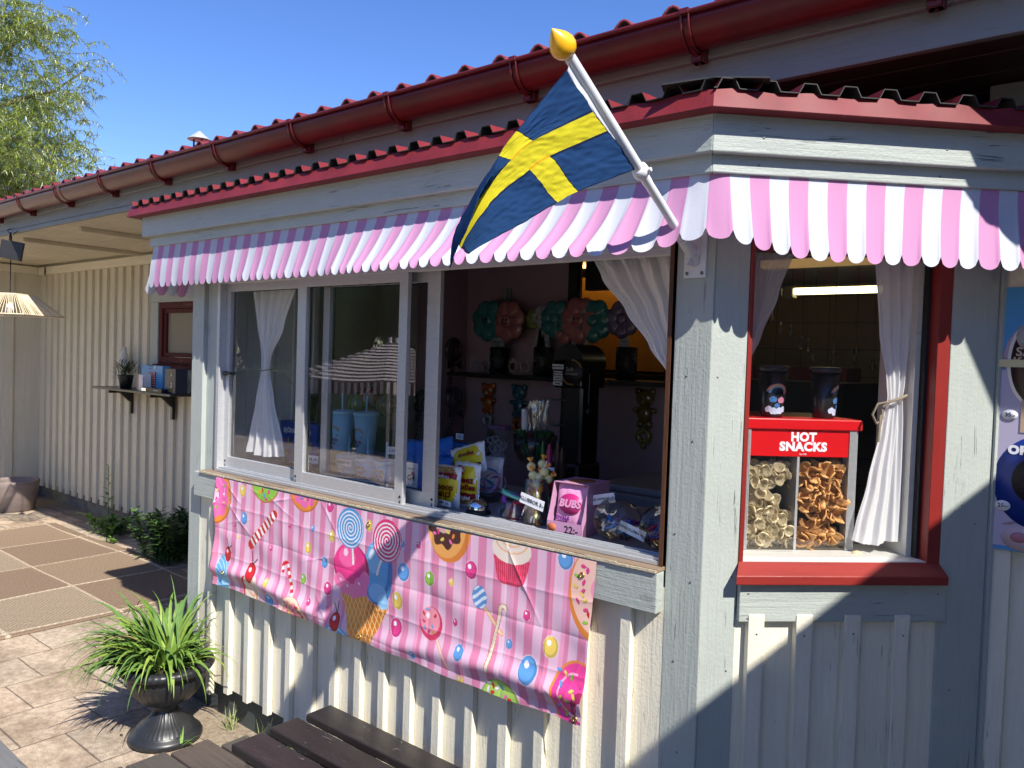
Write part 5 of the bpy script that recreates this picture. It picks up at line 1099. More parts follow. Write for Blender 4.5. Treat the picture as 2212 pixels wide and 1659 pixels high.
def puffs(M_list,specs,mt,nm,label,group,seed):
    protos=[]
    for k_ in range(6):
        rx,rz,dep,curl,squ=specs[k_%len(specs)]; g=bowl_mesh(seed+k_,rx,rz,dep,curl,squ)
        o=g.build(nm,mt,None,clean=False,solid=.0028); protos.append(o)
    for i,Mx in enumerate(M_list):
        o=protos[i] if i<6 else protos[i%6].copy()
        if i>=6: col.objects.link(o)
        l,q,s=(MB_@Mx).decompose(); o.location=l; o.rotation_euler=q.to_euler(); setp(o,label,'snack',group)
random.seed(50)
def heap(x0,x1,z0,z1,pitch,inside,layers):
    out=[]
    for y in layers:
        z=z0
        row=0
        while z<z1:
            x=x0+(.5*pitch if row%2 else 0)
            while x<x1:
                px_=x+random.uniform(-.3,.3)*pitch; pz_=z+random.uniform(-.3,.3)*pitch
                if inside(px_,pz_): out.append(Matrix.Translation((px_,y+random.uniform(-.003,.006),pz_))@Euler((random.uniform(-.9,.9),random.uniform(0,6.28),random.uniform(-.9,.9))).to_matrix().to_4x4())
                x+=pitch
            z+=pitch*.72; row+=1
    return out
def inP(x,z):
    if not(.190<x<.300 and 1.155<z<1.378): return False
    if z<1.262+.02*math.sin(x*60): return x<.304
    if z<1.315: return x<.186+.055+.02*math.sin(z*90)
    return x<.186+.06+(z-1.315)*1.6
def inO(x,z):
    if not(.337<x<.444 and 1.155<z<1.378): return False
    if z<1.203+.008*math.sin(x*70): return True
    return z>1.262-(x-.33)*.36+.055*(x<.35)*0 and z>1.20
LY=(.140,.152,.165)
puffs(heap(.186,.304,1.153,1.398,.021,inP,LY),[(.0155,.0145,.014,.25,.1),(.017,.013,.013,.5,.6),(.0145,.0155,.016,.1,.2)],pale,'puffed_snack','pale hollow puffed snack heaped in the left half of the snack cabinet','pale puffed snacks in the cabinet',100)
puffs(heap(.334,.448,1.156,1.388,.0245,inO,LY),[(.019,.0145,.018,.95,1.2),(.017,.016,.016,.9,1.4),(.021,.013,.015,.9,1.)],orange,'fried_snack','golden curled square snack heaped in the right half of the snack cabinet','golden snacks in the cabinet',200)
q=MB_@Matrix.Translation((.478,.085,1.1545))@Euler((R(70),0,.2)).to_matrix().to_4x4(); g=bowl_mesh(7,.017,.013,.012,.2,.1); o=g.build('puffed_snack',pale,None,q,clean=False,solid=.0028); setp(o,'single pale puffed snack dropped on the white sill beside the snack cabinet','snack')
# tumblers standing on the cabinet (dark, lidded, with a rainbow print)
pb1=mat('black tumbler',(.012,.012,.013),rough=.25); lidm=mat('smoky lid',(.03,.03,.032),rough=.2); bluec=mat('pale blue tumbler',(.36,.72,.95),rough=.35); 
RB=[mat('rainbow %s'%n_,c_,rough=.4) for n_,c_ in (('pink',(.55,.20,.35)),('orange',(.6,.33,.16)),('yellow',(.6,.5,.2)),('green',(.2,.42,.25)),('blue',(.16,.36,.58)))]
cloudm=mat('cloud print',(.50,.62,.80),rough=.4); flw=mat('print pink',(.5,.2,.3),rough=.4); prb=mat('print blue',(.06,.18,.42),rough=.4)
def tumbler(loc,label,body,lid,h=.125,r0=.031,r1=.044,straw=False,face=-PI/2,group=None,rainbow=True,lean=0.):
    t=thing('tumbler',label,'tumbler',loc,group); c=Vector(loc)
    rz=lambda z: r0+(r1-r0)*z/h
    g=MB(); g.lathe([(0,0),(r0*.96,0),(r0,.003),(r1,h),(r1*.95,h),(r1*.94,h-.004)],36,c=c); g.build('cup',body,t)
    g=MB(); g.lathe([(r1+.002,h-.006),(r1+.004,h-.002),(r1+.004,h+.005),(r1-.001,h+.009),(r1-.008,h+.010),(r1-.010,h+.006),(0,h+.006)],36,c=c); g.build('lid',lid,t)
    if straw: g=MB(); a=lean; g.tube([c+Vector((0,0,h-.02)),c+Vector((math.sin(a)*.05,0,h+.085))],.0042,10); g.build('straw',body,t)
    if rainbow:
        for k_ in range(5):
            g=MB(); R1=.034-k_*.0028
            def fn(u,v,R1=R1):
                an=PI*.06+u*PI*.88; X=(R1-.0028*v)*math.cos(an)*.95; Z=h*.50+(R1-.0028*v)*math.sin(an)*.80; rr=rz(Z)+.0004; th=face+X/rr; return c+Vector((rr*math.cos(th),rr*math.sin(th),Z))
            g.grid(fn,20,1); g.build('rainbow_print',RB[k_],t,clean=False)
        for k_,(X,Z,m_,rr_) in enumerate(((-.022,.022,cloudm,.011),(-.008,.017,cloudm,.012),(.008,.018,cloudm,.012),(.022,.022,cloudm,.011),(-.012,.050,prb,.011),(.012,.048,flw,.011),(.0,.033,prb,.008),(.022,.070,flw,.005),(-.024,.072,prb,.005))):
            g=MB()
            def fn(u,v): 
                an=2*PI*u; x=X+rr_*v*math.cos(an); z=Z+rr_*.8*v*math.sin(an)*(1+.15*math.sin(an*5)); r_=rz(z)+.0006+.0002*k_; th=face+x/r_; return c+Vector((r_*math.cos(th),r_*math.sin(th),z))
            g.grid(fn,16,1); g.build('picture_print',m_,t,clean=False)
    return t
fB=math.atan2(-S,S)
l1=MB_@Vector((PB(1668,860,.175)[0],.175,1.511)); l2=MB_@Vector((PB(1780,860,.18)[0],.18,1.511))
tumbler(l1,'black tumbler with a rainbow print on top of the snack cabinet, left one of two',pb1,lidm,face=fB,h=.135,r0=.030,r1=.041); tumbler(l2,'black tumbler on the snack cabinet, print turned sideways, right one of two',pb1,lidm,face=fB+.9,h=.135,r0=.030,r1=.041)
# plate edge, tray behind the curtain
g=MB(); g.lathe([(0,0),(.08,0),(.10,.012),(.098,.014),(.078,.003),(0,.003)],32,c=tuple(MB_@Vector((.56,.34,1.126)))); setp(g.build('tray',white),'white tray edge behind the tied curtain of the corner window','tray')
# ================================================================ ON THE COUNTER BEHIND THE HATCH
CZ=1.1085
def at(x,y,z=CZ): return PZ(x,y,z)
# bell
q=Vector((-.905,.155,CZ)); bt=thing('service_bell','chrome call bell on a black base at the hatch counter','bell',q)
g=MB(); g.lathe([(0,0),(.043,0),(.045,.004),(.040,.013),(0,.015)],32,c=q); g.build('base',blackm,bt)
g=MB(); g.lathe([(.039,.016),(.0385,.024),(.034,.036),(.024,.046),(.010,.051),(0,.052)],36,c=q); g.build('dome',chrome,bt); g=MB(); g.lathe([(.003,.05),(.003,.058),(.006,.060),(.0055,.064),(0,.066)],16,c=q); g.build('button',chrome,bt)
# bowl with spiky toys
def ring_tube(g,c,R_,r,n=40,a0=0,a1=2*PI,tilt=None,mi=0):
    Mt=tilt if tilt else I4; g.tube([Vector(c)+Mt@Vector((R_*math.cos(a0+(a1-a0)*i/n),R_*math.sin(a0+(a1-a0)*i/n),0)) for i in range(n+1)],r,8,mi=mi)
def spiky(c,R_,colr,label,tilt,nm,a0=0,a1=5.4):
    g=MB(); Mt=tilt; n=46
    ring_tube(g,c,R_,.006,30,a0,a1,Mt)
    for i in range(n):
        a=a0+(a1-a0)*i/n; rd=Vector((math.cos(a),math.sin(a),0))
        for dz in (-.7,0,.7):
            d=(rd+Vector((0,0,dz))).normalized(); p=Vector(c)+Mt@(rd*R_); g.tube([p,p+Mt@(d*.0125)],[.0014,.0006],4,caps=False)
    return setp(g.build(nm,mat('rubber '+label[:12],colr,rough=.4),None,clean=False),label,'rubber toy')
q=Vector((-.775,.205,CZ)); g=MB(); g.lathe([(0,.002),(.052,.002),(.058,.006),(.058,.055),(.0555,.055),(.055,.008),(0,.006)],32,c=q); setp(g.build('clear_bowl',jarg),'low clear glass bowl full of coloured rubber toys behind the bell','bowl')
T_=lambda a,b_,c=0: Euler((a,b_,c)).to_matrix()
spiky(q+Vector((0,0,.070)),.046,(.22,.72,.58),'mint green spiky rubber toy curled over the top of the clear bowl',T_(.35,.1,2.2),'rubber_toy'); spiky(q+Vector((0,-.005,.050)),.040,(.45,.10,.60),'purple spiky rubber toy curled in the clear bowl',T_(.5,.2,1),'rubber_toy')
spiky(q+Vector((.018,-.02,.024)),.026,(.9,.04,.14),'red spiky rubber toy pressed against the front of the bowl',T_(1.2,.1,0),'rubber_toy'); spiky(q+Vector((-.026,-.02,.022)),.020,(.25,.35,.6),'navy and white spiky rubber toy at the bottom of the bowl',T_(1.2,.3,0),'rubber_toy')
# wristband bowl
q=Vector((-1.03,.36,CZ)); g=MB(); g.lathe([(0,.002),(.045,.002),(.062,.03),(.070,.045),(.068,.045),(.060,.031),(.043,.005),(0,.005)],40,c=q,mod=lambda i,a:1+.015*abs(math.sin(a*14))); setp(g.build('glass_dish',jarg),'ribbed glass dish holding printed wristbands','dish')
def band(c,R_,colr,label,tilt,w_=.014):
    g=MB(); Mt=tilt.to_4x4(); n=40
    g.grid(lambda u,v: tuple(Vector(c)+Mt@Vector((R_*math.cos(2*PI*u)*1.15,R_*math.sin(2*PI*u),(v-.5)*w_))),n,1); o=g.build('wristband',[mat('band '+label[:10],colr,rough=.4)],None,clean=False,solid=.0015); setp(o,label,'wristband','wristbands in the glass dish')
    g=MB()
    for k_ in range(10): a=k_*.628; p=Vector(c)+Mt@Vector((R_*1.17*math.cos(a),R_*1.03*math.sin(a),0)); g.ball(p,.0025,6)
    g.build('dots',mat('band dots',(.45,.3,.12)),o)
band(q+Vector((-.01,0,.085)),.040,(.10,.34,.85),'royal blue wristband on top of the glass dish',T_(.9,.3,.3)); band(q+Vector((-.02,-.02,.055)),.042,(.14,.55,.85),'light blue wristband draped on the edge of the glass dish',T_(.35,.3,0)); band(q+Vector((.035,-.01,.075)),.036,(.62,.26,.60),'mauve wristband standing up in the glass dish',T_(1.3,.1,.5)); band(q+Vector((.0,.01,.06)),.038,(.58,.20,.52),'purple wristband lying in the middle of the glass dish',T_(.8,-.5,0))
# tall footed glass with wrapped cones
q=Vector((-.975,.56,CZ)); fg=thing('footed_glass','tall footed glass bowl with dark green wrapped sweets','glass',q)
g=MB(); g.lathe([(0,.001),(.05,.001),(.045,.006),(.008,.012),(.006,.06),(.006,.115),(.03,.125),(.070,.150),(.082,.19),(.088,.245),(.086,.245),(.080,.19),(.067,.153),(0,.128)],36,c=q); g.build('glass',jarg,fg)
random.seed(61); wrapg=mat('green foil wrap',(.015,.09,.035),rough=.25,metal=.3,bump=.4,bscale=120); wrapd=mat('dark print wrap',(.05,.015,.012),rough=.35,bump=.4,bscale=120); wrapm=mat('magenta wrap',(.35,.02,.13),rough=.3)
for k_ in range(9):
    a=k_*.7; p=q+Vector((math.cos(a)*.02,math.sin(a)*.015,.135)); e=q+Vector((math.cos(a)*.070,math.sin(a)*.05,.262)); g=MB(); g.tube([p,p.lerp(e,.5),e],[.004,.012,.017],10); setp(g.build('wrapped_sweet',[wrapg,wrapd,wrapg][k_%3]),'dark green or brown wrapped cone sweet standing in the tall footed glass','sweet','wrapped cones in the footed glass')
# sheaf of clear bags with straws
bagc=glassy('cellophane',tint=(.80,.80,.82),gl=.12,rough=.18,edge=.9); q2=q+Vector((-.02,.02,.25)); g=MB()
for k_ in range(7):
    a=k_*.9; c_=q2+Vector((random.uniform(-.045,.06),random.uniform(-.02,.04),0)); w_=.045
    g.grid(lambda u,v: tuple(c_+Vector(((u-.5)*w_*(1+.3*v)*math.cos(a),(u-.5)*w_*math.sin(a)+.012*noise.noise(Vector((u*6,v*6,k_))),v*.135*(1-.1*k_/7)+.008*noise.noise(Vector((u*9,k_,2)))))),8,8)
setp(g.build('clear_bags',bagc,None,clean=False),'sheaf of crinkled clear bags standing above the footed glass','bags')
sw=mat('white spiral stick',(.6,.6,.62),rough=.4); g=MB(); g.tube([q+Vector((-.045,-.01,.20)),q+Vector((-.050,-.01,.345))],.011,10); 
for k_ in range(12): ring_tube(g,q+Vector((-.046,-.01,.23+k_*.0095)),.0112,.002,12,tilt=T_(.5,0,0))
setp(g.build('spiral_stick',sw),'white twisted stick inside the clear bags','sweet')
# magenta wraps and watermelon lolly behind the jar
for k_,(x,z,m_) in enumerate(((-.86,1.30,wrapm),(-.82,1.31,wrapd),(-.80,1.29,wrapd),(-.89,1.31,wrapg))):
    g=MB(); g.tube([(x,.50,CZ+.06),(x+.005,.495,z),(x+.008,.49,z+.035)],[.012,.013,.004],10); setp(g.build('wrapped_sweet',m_),['magenta wrapped sweet standing behind the watermelon lollipop','brown wrapped sweet left of the GODIS price card','dark wrapped sweet standing behind the GODIS price card','green wrapped sweet between the footed glass and the magenta one'][k_],'sweet')
g=MB(); g.lathe([(0,0),(.045,0),(.045,.13),(.043,.13),(.043,.005),(0,.005)],28,c=(-.845,.50,CZ)); setp(g.build('glass_tumbler',jarg),'plain drinking glass holding wrapped sweets behind the lollipop jar','glass')
q=PY(1178,1045,.32); wl=thing('watermelon_lollipop','flat round lollipop striped green and red like a watermelon, behind the jar of lollipops','lollipop',q)
Mw=face_frame(q,(1,.25,0),(0,0,1)); 
for nm_,r_,m_,z_ in (('rind',.040,mat('rind green',(.02,.12,.04),rough=.2),0),('pulp',.030,mat('melon red',(.42,.015,.03),rough=.2),.003)):
    g=MB(); g.lathe([(0,-.003),(r_,-.003),(r_,.003),(0,.004)],32,M=Mw@Matrix.Translation((0,0,z_))@Matrix.Diagonal((1,1.35,1,1))); g.build(nm_,m_,wl)
g=MB(); g.tube([q+Vector((0,0,-.05)),q+Vector((.01,0,-.16))],.003,6); g.build('stick',white,wl)
# lollipop jar
q=Vector((-.668,.175,CZ)); g=MB(); g.lathe([(0,.002),(.040,.002),(.043,.006),(.043,.150),(.041,.152),(.0395,.150),(.0395,.008),(0,.006)],32,c=q); setp(g.build('glass_jar',jarg),'straight clear glass jar crammed with wrapped lollipops','jar')
wy=mat('clear yellow wrap',(.92,.84,.40),rough=.3,coat=.5,var=.3,vscale=90,bump=.6,bscale=120); wo=mat('orange wrap',(.95,.40,.04),rough=.3,coat=.5); wr=mat('red white wrap',(.8,.05,.05),rough=.3,var=.6,vscale=90,col2=(.9,.8,.7),coat=.4)
random.seed(70)
def lolly(p,d,m1,m2,label,r=.0155,group=None):
    t=thing('lollipop',label,'lollipop',p,group); p=Vector(p); d=Vector(d).normalized(); g=MB(); g.ball(p,r,14); g.build('head',m1,t)
    g=MB(); g.tube([p-d*r*.8,p-d*(r+.07)],.0022,7); g.build('stick',white,t)
    g=MB(); e=p+d*r; sd=d.orthogonal().normalized(); b=d.cross(sd)
    for k_ in range(8):
        a=k_*PI/4; v1=sd*math.cos(a)+b*math.sin(a); v2=sd*math.cos(a+.6)+b*math.sin(a+.6); g.add([e-d*.003,e+d*.014+v1*.011,e+d*.017+v2*.011],[(0,1,2)])
    g.build('wrapper',m2,t,clean=False)
L1=[((-.025,0,.185),(-.2,0,1)),((.012,-.005,.155),(.3,-.1,1)),((.030,.0,.175),(.5,0,1)),((-.005,-.015,.160),(0,-.3,1)),((.005,.02,.195),(.1,.2,1)),((.035,.015,.150),(.8,0,.7))]
lb=['yellow wrapped lollipop sticking up highest at the left of the jar','yellow wrapped lollipop in the middle of the jar mouth','yellow wrapped lollipop with orange tail at the upper right of the jar','yellow wrapped lollipop at the front rim of the jar','yellow wrapped lollipop at the back of the jar mouth','yellow wrapped lollipop leaning out over the right rim of the jar']
for (o_,d),l_ in zip(L1,lb): lolly(q+Vector(o_),d,wy,wo,l_)
for k_ in range(14):
    o_=(random.uniform(-.022,.022),random.uniform(-.028,.01),.022+.0085*k_); lolly(q+Vector(o_),(random.uniform(-.4,.4),random.uniform(-.4,.2),-1 if k_%2 else 1),[wr,wy,wr,wo][k_%4],wo,'wrapped lollipop packed inside the clear glass jar',r=.0145,group='lollipops packed in the jar')
# price cards
def card(s_,x,y,Y,w_,h,label,rot=0.,size=.018,yaw=.0,cat='price card',lean=0.,bold=0.):
    p=PY(x,y,Y); c_,s__=math.cos(rot),math.sin(rot); rt=Vector((c_*math.cos(yaw),c_*math.sin(yaw),s__)); up=Vector((-s__*math.cos(yaw),-s__*math.sin(yaw)+lean,c_))
    Mf=face_frame(p,rt,up); g=MB(); g.add([Mf@Vector((a*w_/2,b_*h/2,0)) for a,b_ in ((-1,-1),(1,-1),(1,1),(-1,1))],[(0,1,2,3)]); o=g.build('price_card',paper,None,clean=False,solid=.0008); setp(o,label,cat)
    text(s_,size*1.06,Mf@Matrix.Translation((0,0,.0012)),ink,o,bold=.0); return o
card('KLUBBOR 5:-',1149,1084,.115,.098,.034,'tilted white card reading KLUBBOR 5 on the lollipop jar',rot=-.20,size=.0165)
card('GODIS ARMBAND 10:-',1300,1078,.16,.095,.030,'tilted white card reading GODIS ARMBAND 10 above the left lying jar',rot=.24,size=.0095)
card('RING KLUBBA 10:-',1366,1147,.098,.088,.030,'white card reading RING KLUBBA 10 between the two lying jars',rot=-.26,size=.0100)
card('GODIS 10:-',1183,1018,.40,.060,.031,'white card reading GODIS 10 behind the lollipop jar',rot=.04,size=.0115)
card('10:-',993,943,.70,.046,.027,'white card reading 10 on the plastic box of bracelets',size=.019)
card('CHIPS 20:-',957,1086,.10,.075,.018,'white card reading CHIPS 20 lying flat at the sill below the yellow snack bags',size=.013,rot=-.03)
card('SLIME 10:-',674,992,.14,.085,.032,'white card reading SLIME 10 seen through the second pane',rot=.0,size=.016)
card('SQUISHY 20:-',742,999,.16,.100,.026,'white card reading SQUISHY 20 in front of the pale blue tumblers',size=.015)
card('LI . SQUISHY 70:-',858,974,.20,.110,.030,'white card reading SQUISHY 70 behind the middle window stile',size=.0125,rot=.06)
# plastic box with bracelets
q=PZ(993,985,1.22); q=Vector((-1.405,.85,1.225)); pbx=thing('plastic_box','clear plastic tub of white candy bracelets behind the chip bags','tub',q)
g=MB(); g.box(q.x-.05,q.x+.06,q.y-.03,q.y+.03,1.16,1.335); g.build('tub',jarg,pbx)
for k_ in range(18): 
    g=MB(); c_=Vector((q.x+random.uniform(-.035,.045),q.y-.015+random.uniform(-.01,.01),1.18+k_*.006))
    for i in range(10): a=i*.63; g.ball(c_+Vector((.018*math.cos(a),.004*math.sin(a*2),.014*math.sin(a))),.0045,6)
    setp(g.build('candy_bracelet',mat('candy pastel %d'%k_,(.6,.58,.6) if k_%3 else (.5,.4,.55)),None,clean=False),'pale beaded candy bracelet in the clear tub','candy bracelet','candy bracelets in the tub')
g=MB(); g.box(q.x-.045,q.x+.055,q.y-.02,q.y+.02,1.326,1.345); g.build('wrapper',mat('blue red wrapper',(.05,.16,.42),rough=.3,var=.5,vscale=30,col2=(.35,.04,.06)),pbx)
# snack bags
def pillow(g,Mt,w_,h,th,mi_f,n=22,notch=True):
    def f(side):
        def fn(u,v):
            x=(u-.5)*w_; z=(v-.5)*h; e=(math.sin(PI*u)**.55)*(math.sin(PI*min(1,max(0,(v-.06)/.88)))**.6); y=side*th*.5*e*(1+.25*noise.noise(Vector((u*5,v*5,side+w_*9))))
            x*=1-.05*math.sin(PI*v); z+=.004*noise.noise(Vector((u*8,v*2,4))); 
            if v in(0,1): z+=.0015*(1 if int(u*n)%2 else -1)
            return Mt@Vector((x,y,z))
        return fn
    g.grid(f(-1),n,n,mf=mi_f); g.grid(f(1),n,n,mf=lambda u,v:0)
def cheez_mf(flip,tone):
    def mf(u,v):
        if flip: u,v=1-u,1-v
        if v>.93 or v<.03: return 0
        d=((u-.5)/.46)**2+((v-.47)/.50)**2
        if d>1: return 0
        if v<.20: return 3 if ((u*31+v*17)%1)<.75 else 4
        if v<.34: return 2 if .08<u<.92 else 1
        if v<.36: return 1
        if ((u-.87)**2+(v-.60)**2)<.004: return 0
        return 1
    return mf
bw=mat('white bag foil',(.85,.86,.88),rough=.28,spec=.6,bump=.2,bscale=40); byl=mat('yellow bag print',(.85,.66,.02),rough=.28); brd=mat('dark red bag print',(.30,.008,.012),rough=.3); bsn=mat('golden curls print',(.62,.36,.09),rough=.4,var=.55,vscale=60,col2=(.35,.14,.02)); bsn2=mat('pale curls print',(.7,.5,.2),rough=.4)
bbl=mat('blue bag foil',(.015,.10,.6),rough=.25,var=.5,vscale=9,col2=(.02,.20,.55)); bbl2=mat('light blue bag foil',(.02,.20,.52),rough=.25,var=.4,vscale=12,col2=(.01,.10,.36)); wrd=mat('brand oval red',(.42,.015,.012),rough=.3)
BM=[bw,byl,brd,bsn,bsn2]
def bagthing(label,c,rt,up,w_,h,th,mats,mf,nm='snack_bag'):
    t=thing(nm,label,'snack bag',c); Mt=face_frame(c,rt,up)@Matrix(((1,0,0,0),(0,0,1,0),(0,-1,0,0),(0,0,0,1)))@Matrix.Rotation(0,4,'X')
    Mt=face_frame(c,rt,up); Mt=Mt@Matrix(((1,0,0,0),(0,0,1,0),(0,-1,0,0),(0,0,0,1)))
    g=MB(); pillow(g,Mt,w_,h,th,mf); g.build('bag',mats,t,clean=False); return t,face_frame(c,rt,up)
dkred=mat('dark red lettering',(.22,.006,.008),rough=.4)
c1_=PY(962,1049,.155); t1,F1_=bagthing('yellow snack bag standing upside down at the front of the counter',c1_,(1,.12,0),(0,.05,1),.140,.150,.045,BM,cheez_mf(True,0))
F=F1_@Matrix.Rotation(PI,4,'Z'); text('cheez',.036,F@Matrix.Translation((0,.030,.0255)),dkred,t1,bold=.001); text('doodles',.032,F@Matrix.Translation((0,.006,.0268)),dkred,t1,bold=.001); text('Original',.016,F@Matrix.Translation((-.005,-.034,.025)),paper,t1,bold=.0005)
c2_=PY(1009,1046,.215); t2,F2_=bagthing('yellow curl snack bag standing upright right of the upside-down one',c2_,(1,.15,0),(.08,.05,1),.115,.160,.045,BM,cheez_mf(False,0))
text('cheez',.034,F2_@Matrix.Translation((0,.018,.026)),dkred,t2,bold=.0012); text('doodles',.030,F2_@Matrix.Translation((0,-.008,.027)),dkred,t2,bold=.0012); text('Original',.018,F2_@Matrix.Translation((0,-.046,.023)),paper,t2,bold=.0005)
g=MB(); g.lathe([(0,0),(.020,0),(.020,.001),(0,.0015)],20,M=F2_@Matrix.Translation((-.02,.050,.0225))); g.build('brand_oval',wrd,t2); text('OLW',.018,F2_@Matrix.Translation((-.02,.050,.0255)),whp,t2,bold=.0006)
c3_=PY(1012,994,.28); t3,F3_=bagthing('yellow curl snack bag tilted to the right on top of the pile',c3_,(.92,.1,.30),(-.15,.2,1),.165,.115,.045,BM,cheez_mf(False,0)); text('doodles',.022,F3_@Matrix.Translation((.01,.018,.029)),dkred,t3,bold=.0008,shear=.2); text('Original',.014,F3_@Matrix.Translation((0,-.012,.028)),paper,t3)
def bluemf(u,v): return 1 if v>.9 or v<.06 else 0
for k_,(x,y,Y,rt,up,w_,h,lab) in enumerate(((953,976,.30,(.95,.1,.25),(-.25,.15,1),.125,.105,'deep blue snack bag tilted at the top left of the pile'),(985,980,.38,(1,.1,-.1),(.1,.1,1),.12,.095,'light blue snack bag behind the tilted yellow one'),(950,1008,.24,(1,.1,.05),(0,.1,1),.125,.08,'blue snack bag squeezed behind the upside-down yellow one'),(893,1003,.30,(1,.1,0),(0,.05,1),.15,.20,'blue snack bag standing behind the narrow third pane'))):
    c_=PY(x,y,Y); t_,F_=bagthing(lab,c_,rt,up,w_,h,.045,[bbl if k_!=1 else bbl2,bbl2],bluemf)
    if k_!=1:
        oy=.0 if k_<3 else -.06; ox=-.02 if k_<3 else -.03
        g=MB(); g.lathe([(0,0),(.026,0),(.026,.0012),(0,.002)],22,M=F_@Matrix.Translation((ox,oy,.0235))@Matrix.Diagonal((1,.8,1,1))); g.build('brand_oval',wrd,t_); text('OLW',.021,F_@Matrix.Translation((ox,oy,.0268)),whp,t_,bold=.0009,shear=.1)
for k_,(x,y,Y) in enumerate(((1040,1022,.38),(1054,1021,.40),(1066,1020,.42))):
    c_=PY(x,y,Y); t_,F_=bagthing(['white backed snack bag, first of three leaning in a row','white backed snack bag, middle of three leaning in a row','white backed snack bag, last of three leaning in a row'][k_],c_,(1,.2,0),(.18,.1,1),.085,.12,.03,[bw,bw],lambda u,v:0); text('24 11 2024',.006,F_@Matrix.Translation((0,.05,.018)),ink,t_)
# notice on the pane
s_=setp(MB().build('x',paper),None) if False else None
nc=thing('price_notice','white notice card with a red and black round symbol behind the narrow third pane','notice',PY(887,1028,.12)); Mf=face_frame(PY(888,1030,.12),(1,.02,0),(0,0,1)); g=MB(); g.add([Mf@Vector((a*.034,b_*.052,0)) for a,b_ in ((-1,-1),(1,-1),(1,1),(-1,1))],[(0,1,2,3)]); g.build('card',paper,nc,clean=False,solid=.0008)
text('G4',.03,Mf@Matrix.Translation((0,-.004,.001)),ink,nc,bold=.001); g=MB(); g.ball(Mf@Vector((.008,.014,.001)),.008,10,sc=(1,.05,1)); g.build('symbol',redp,nc); text('SKYDDAS AV',.006,Mf@Matrix.Translation((0,.030,.001)),ink,nc); text('Group Alarm',.005,Mf@Matrix.Translation((0,-.026,.001)),ink,nc)
# pink sweet box
pinkc=mat('lilac card box',(.50,.26,.42),rough=.5,var=.06,vscale=5); pinkb=mat('pink pouch foil',(.66,.30,.50),rough=.3,bump=.25,bscale=30); mag=mat('magenta print',(.45,.02,.16),rough=.4); pur=mat('purple print',(.12,.02,.22),rough=.4)
bq=Vector((-.49,.20,CZ)); bb=thing('display_box','open lilac display box of pink sweet pouches marked 22','display box',bq); rtb=Vector((.94,-.10,0)).normalized(); fb=Vector((rtb.y,-rtb.x,0)); 
Mb2=Matrix.Translation((-.555,.085,CZ))@Matrix.Rotation(R(4),4,'Z')
W_,D_,H_=.125,.17,.158; g=MB(); th=.0018
g.box(0,W_,0,th,.0,.042,M=Mb2); g.box(0,W_,D_,D_+th,0,H_,M=Mb2); g.box(0,W_,0,D_,0,th,M=Mb2)
side=[(0,0),(D_,0),(D_,H_),(.035,H_),(.012,.075),(0,.042)]
for x0 in (0,W_-th): g.add([Mb2@Vector((x0+dx,y,z)) for dx in (0,th) for y,z in side],[(0,1,2,3,4,5),(11,10,9,8,7,6)]+[(i,i+6,(i+1)%6+6,(i+1)%6) for i in range(6)])
g.box(0,W_,.035,D_,H_,H_+th,M=Mb2); g.build('box',pinkc,bb)
def M2f(x,z,y=-.0006): return Mb2@face_frame((x,y,z),(1,0,0),(0,0,1))
text('22:-',.032,M2f(.088,.020),ink,bb,bold=.0004); g=MB(); g.lathe([(0,0),(.016,0),(.016,.0006),(0,.0006)],20,M=M2f(.018,.022)@Matrix.Diagonal((1,.8,1,1))); g.build('brand_oval',mat('orange print',(.5,.13,.05)),bb)
g=MB(); g.lathe([(0,0),(.045,0),(.045,.0006),(0,.0006)],24,M=Mb2@Matrix.Translation((.065,.10,H_+th+.0002))@Matrix.Diagonal((1,1,1,1))); g.build('brand_oval',mat('orange print top',(.42,.13,.06)),bb)
pc_=Mb2@Vector((.062,.040,.086)); tp=thing('sweet_pouch','pink sweet pouch with a magenta oval logo, front one in the display box','pouch',pc_); rt_=(Mb2.to_3x3()@Vector((1,0,0))); upv=Vector((0,.16,1))
Fp=face_frame(pc_,rt_,upv); g=MB(); pillow(g,Fp@Matrix(((1,0,0,0),(0,0,1,0),(0,-1,0,0),(0,0,0,1))),.105,.145,.028,lambda u,v:0); g.build('pouch',pinkb,tp,clean=False)
g=MB(); g.lathe([(0,0),(.041,0),(.041,.001),(0,.002)],32,M=Fp@Matrix.Translation((.004,.008,.0142))@Matrix.Diagonal((1,.78,1,1))); g.build('logo',mag,tp); text('BUBS',.032,Fp@Matrix.Translation((.004,.008,.0175)),pinkb,tp,bold=.0014,shear=.15)
text('OVALS',.015,Fp@Matrix.Translation((-.018,-.038,.0145)),pur,tp,bold=.0008); text('STRAWBERRY',.0055,Fp@Matrix.Translation((-.018,-.049,.014)),pur,tp); text('VANILLA FLAVOUR',.0055,Fp@Matrix.Translation((-.018,-.056,.0135)),pur,tp)
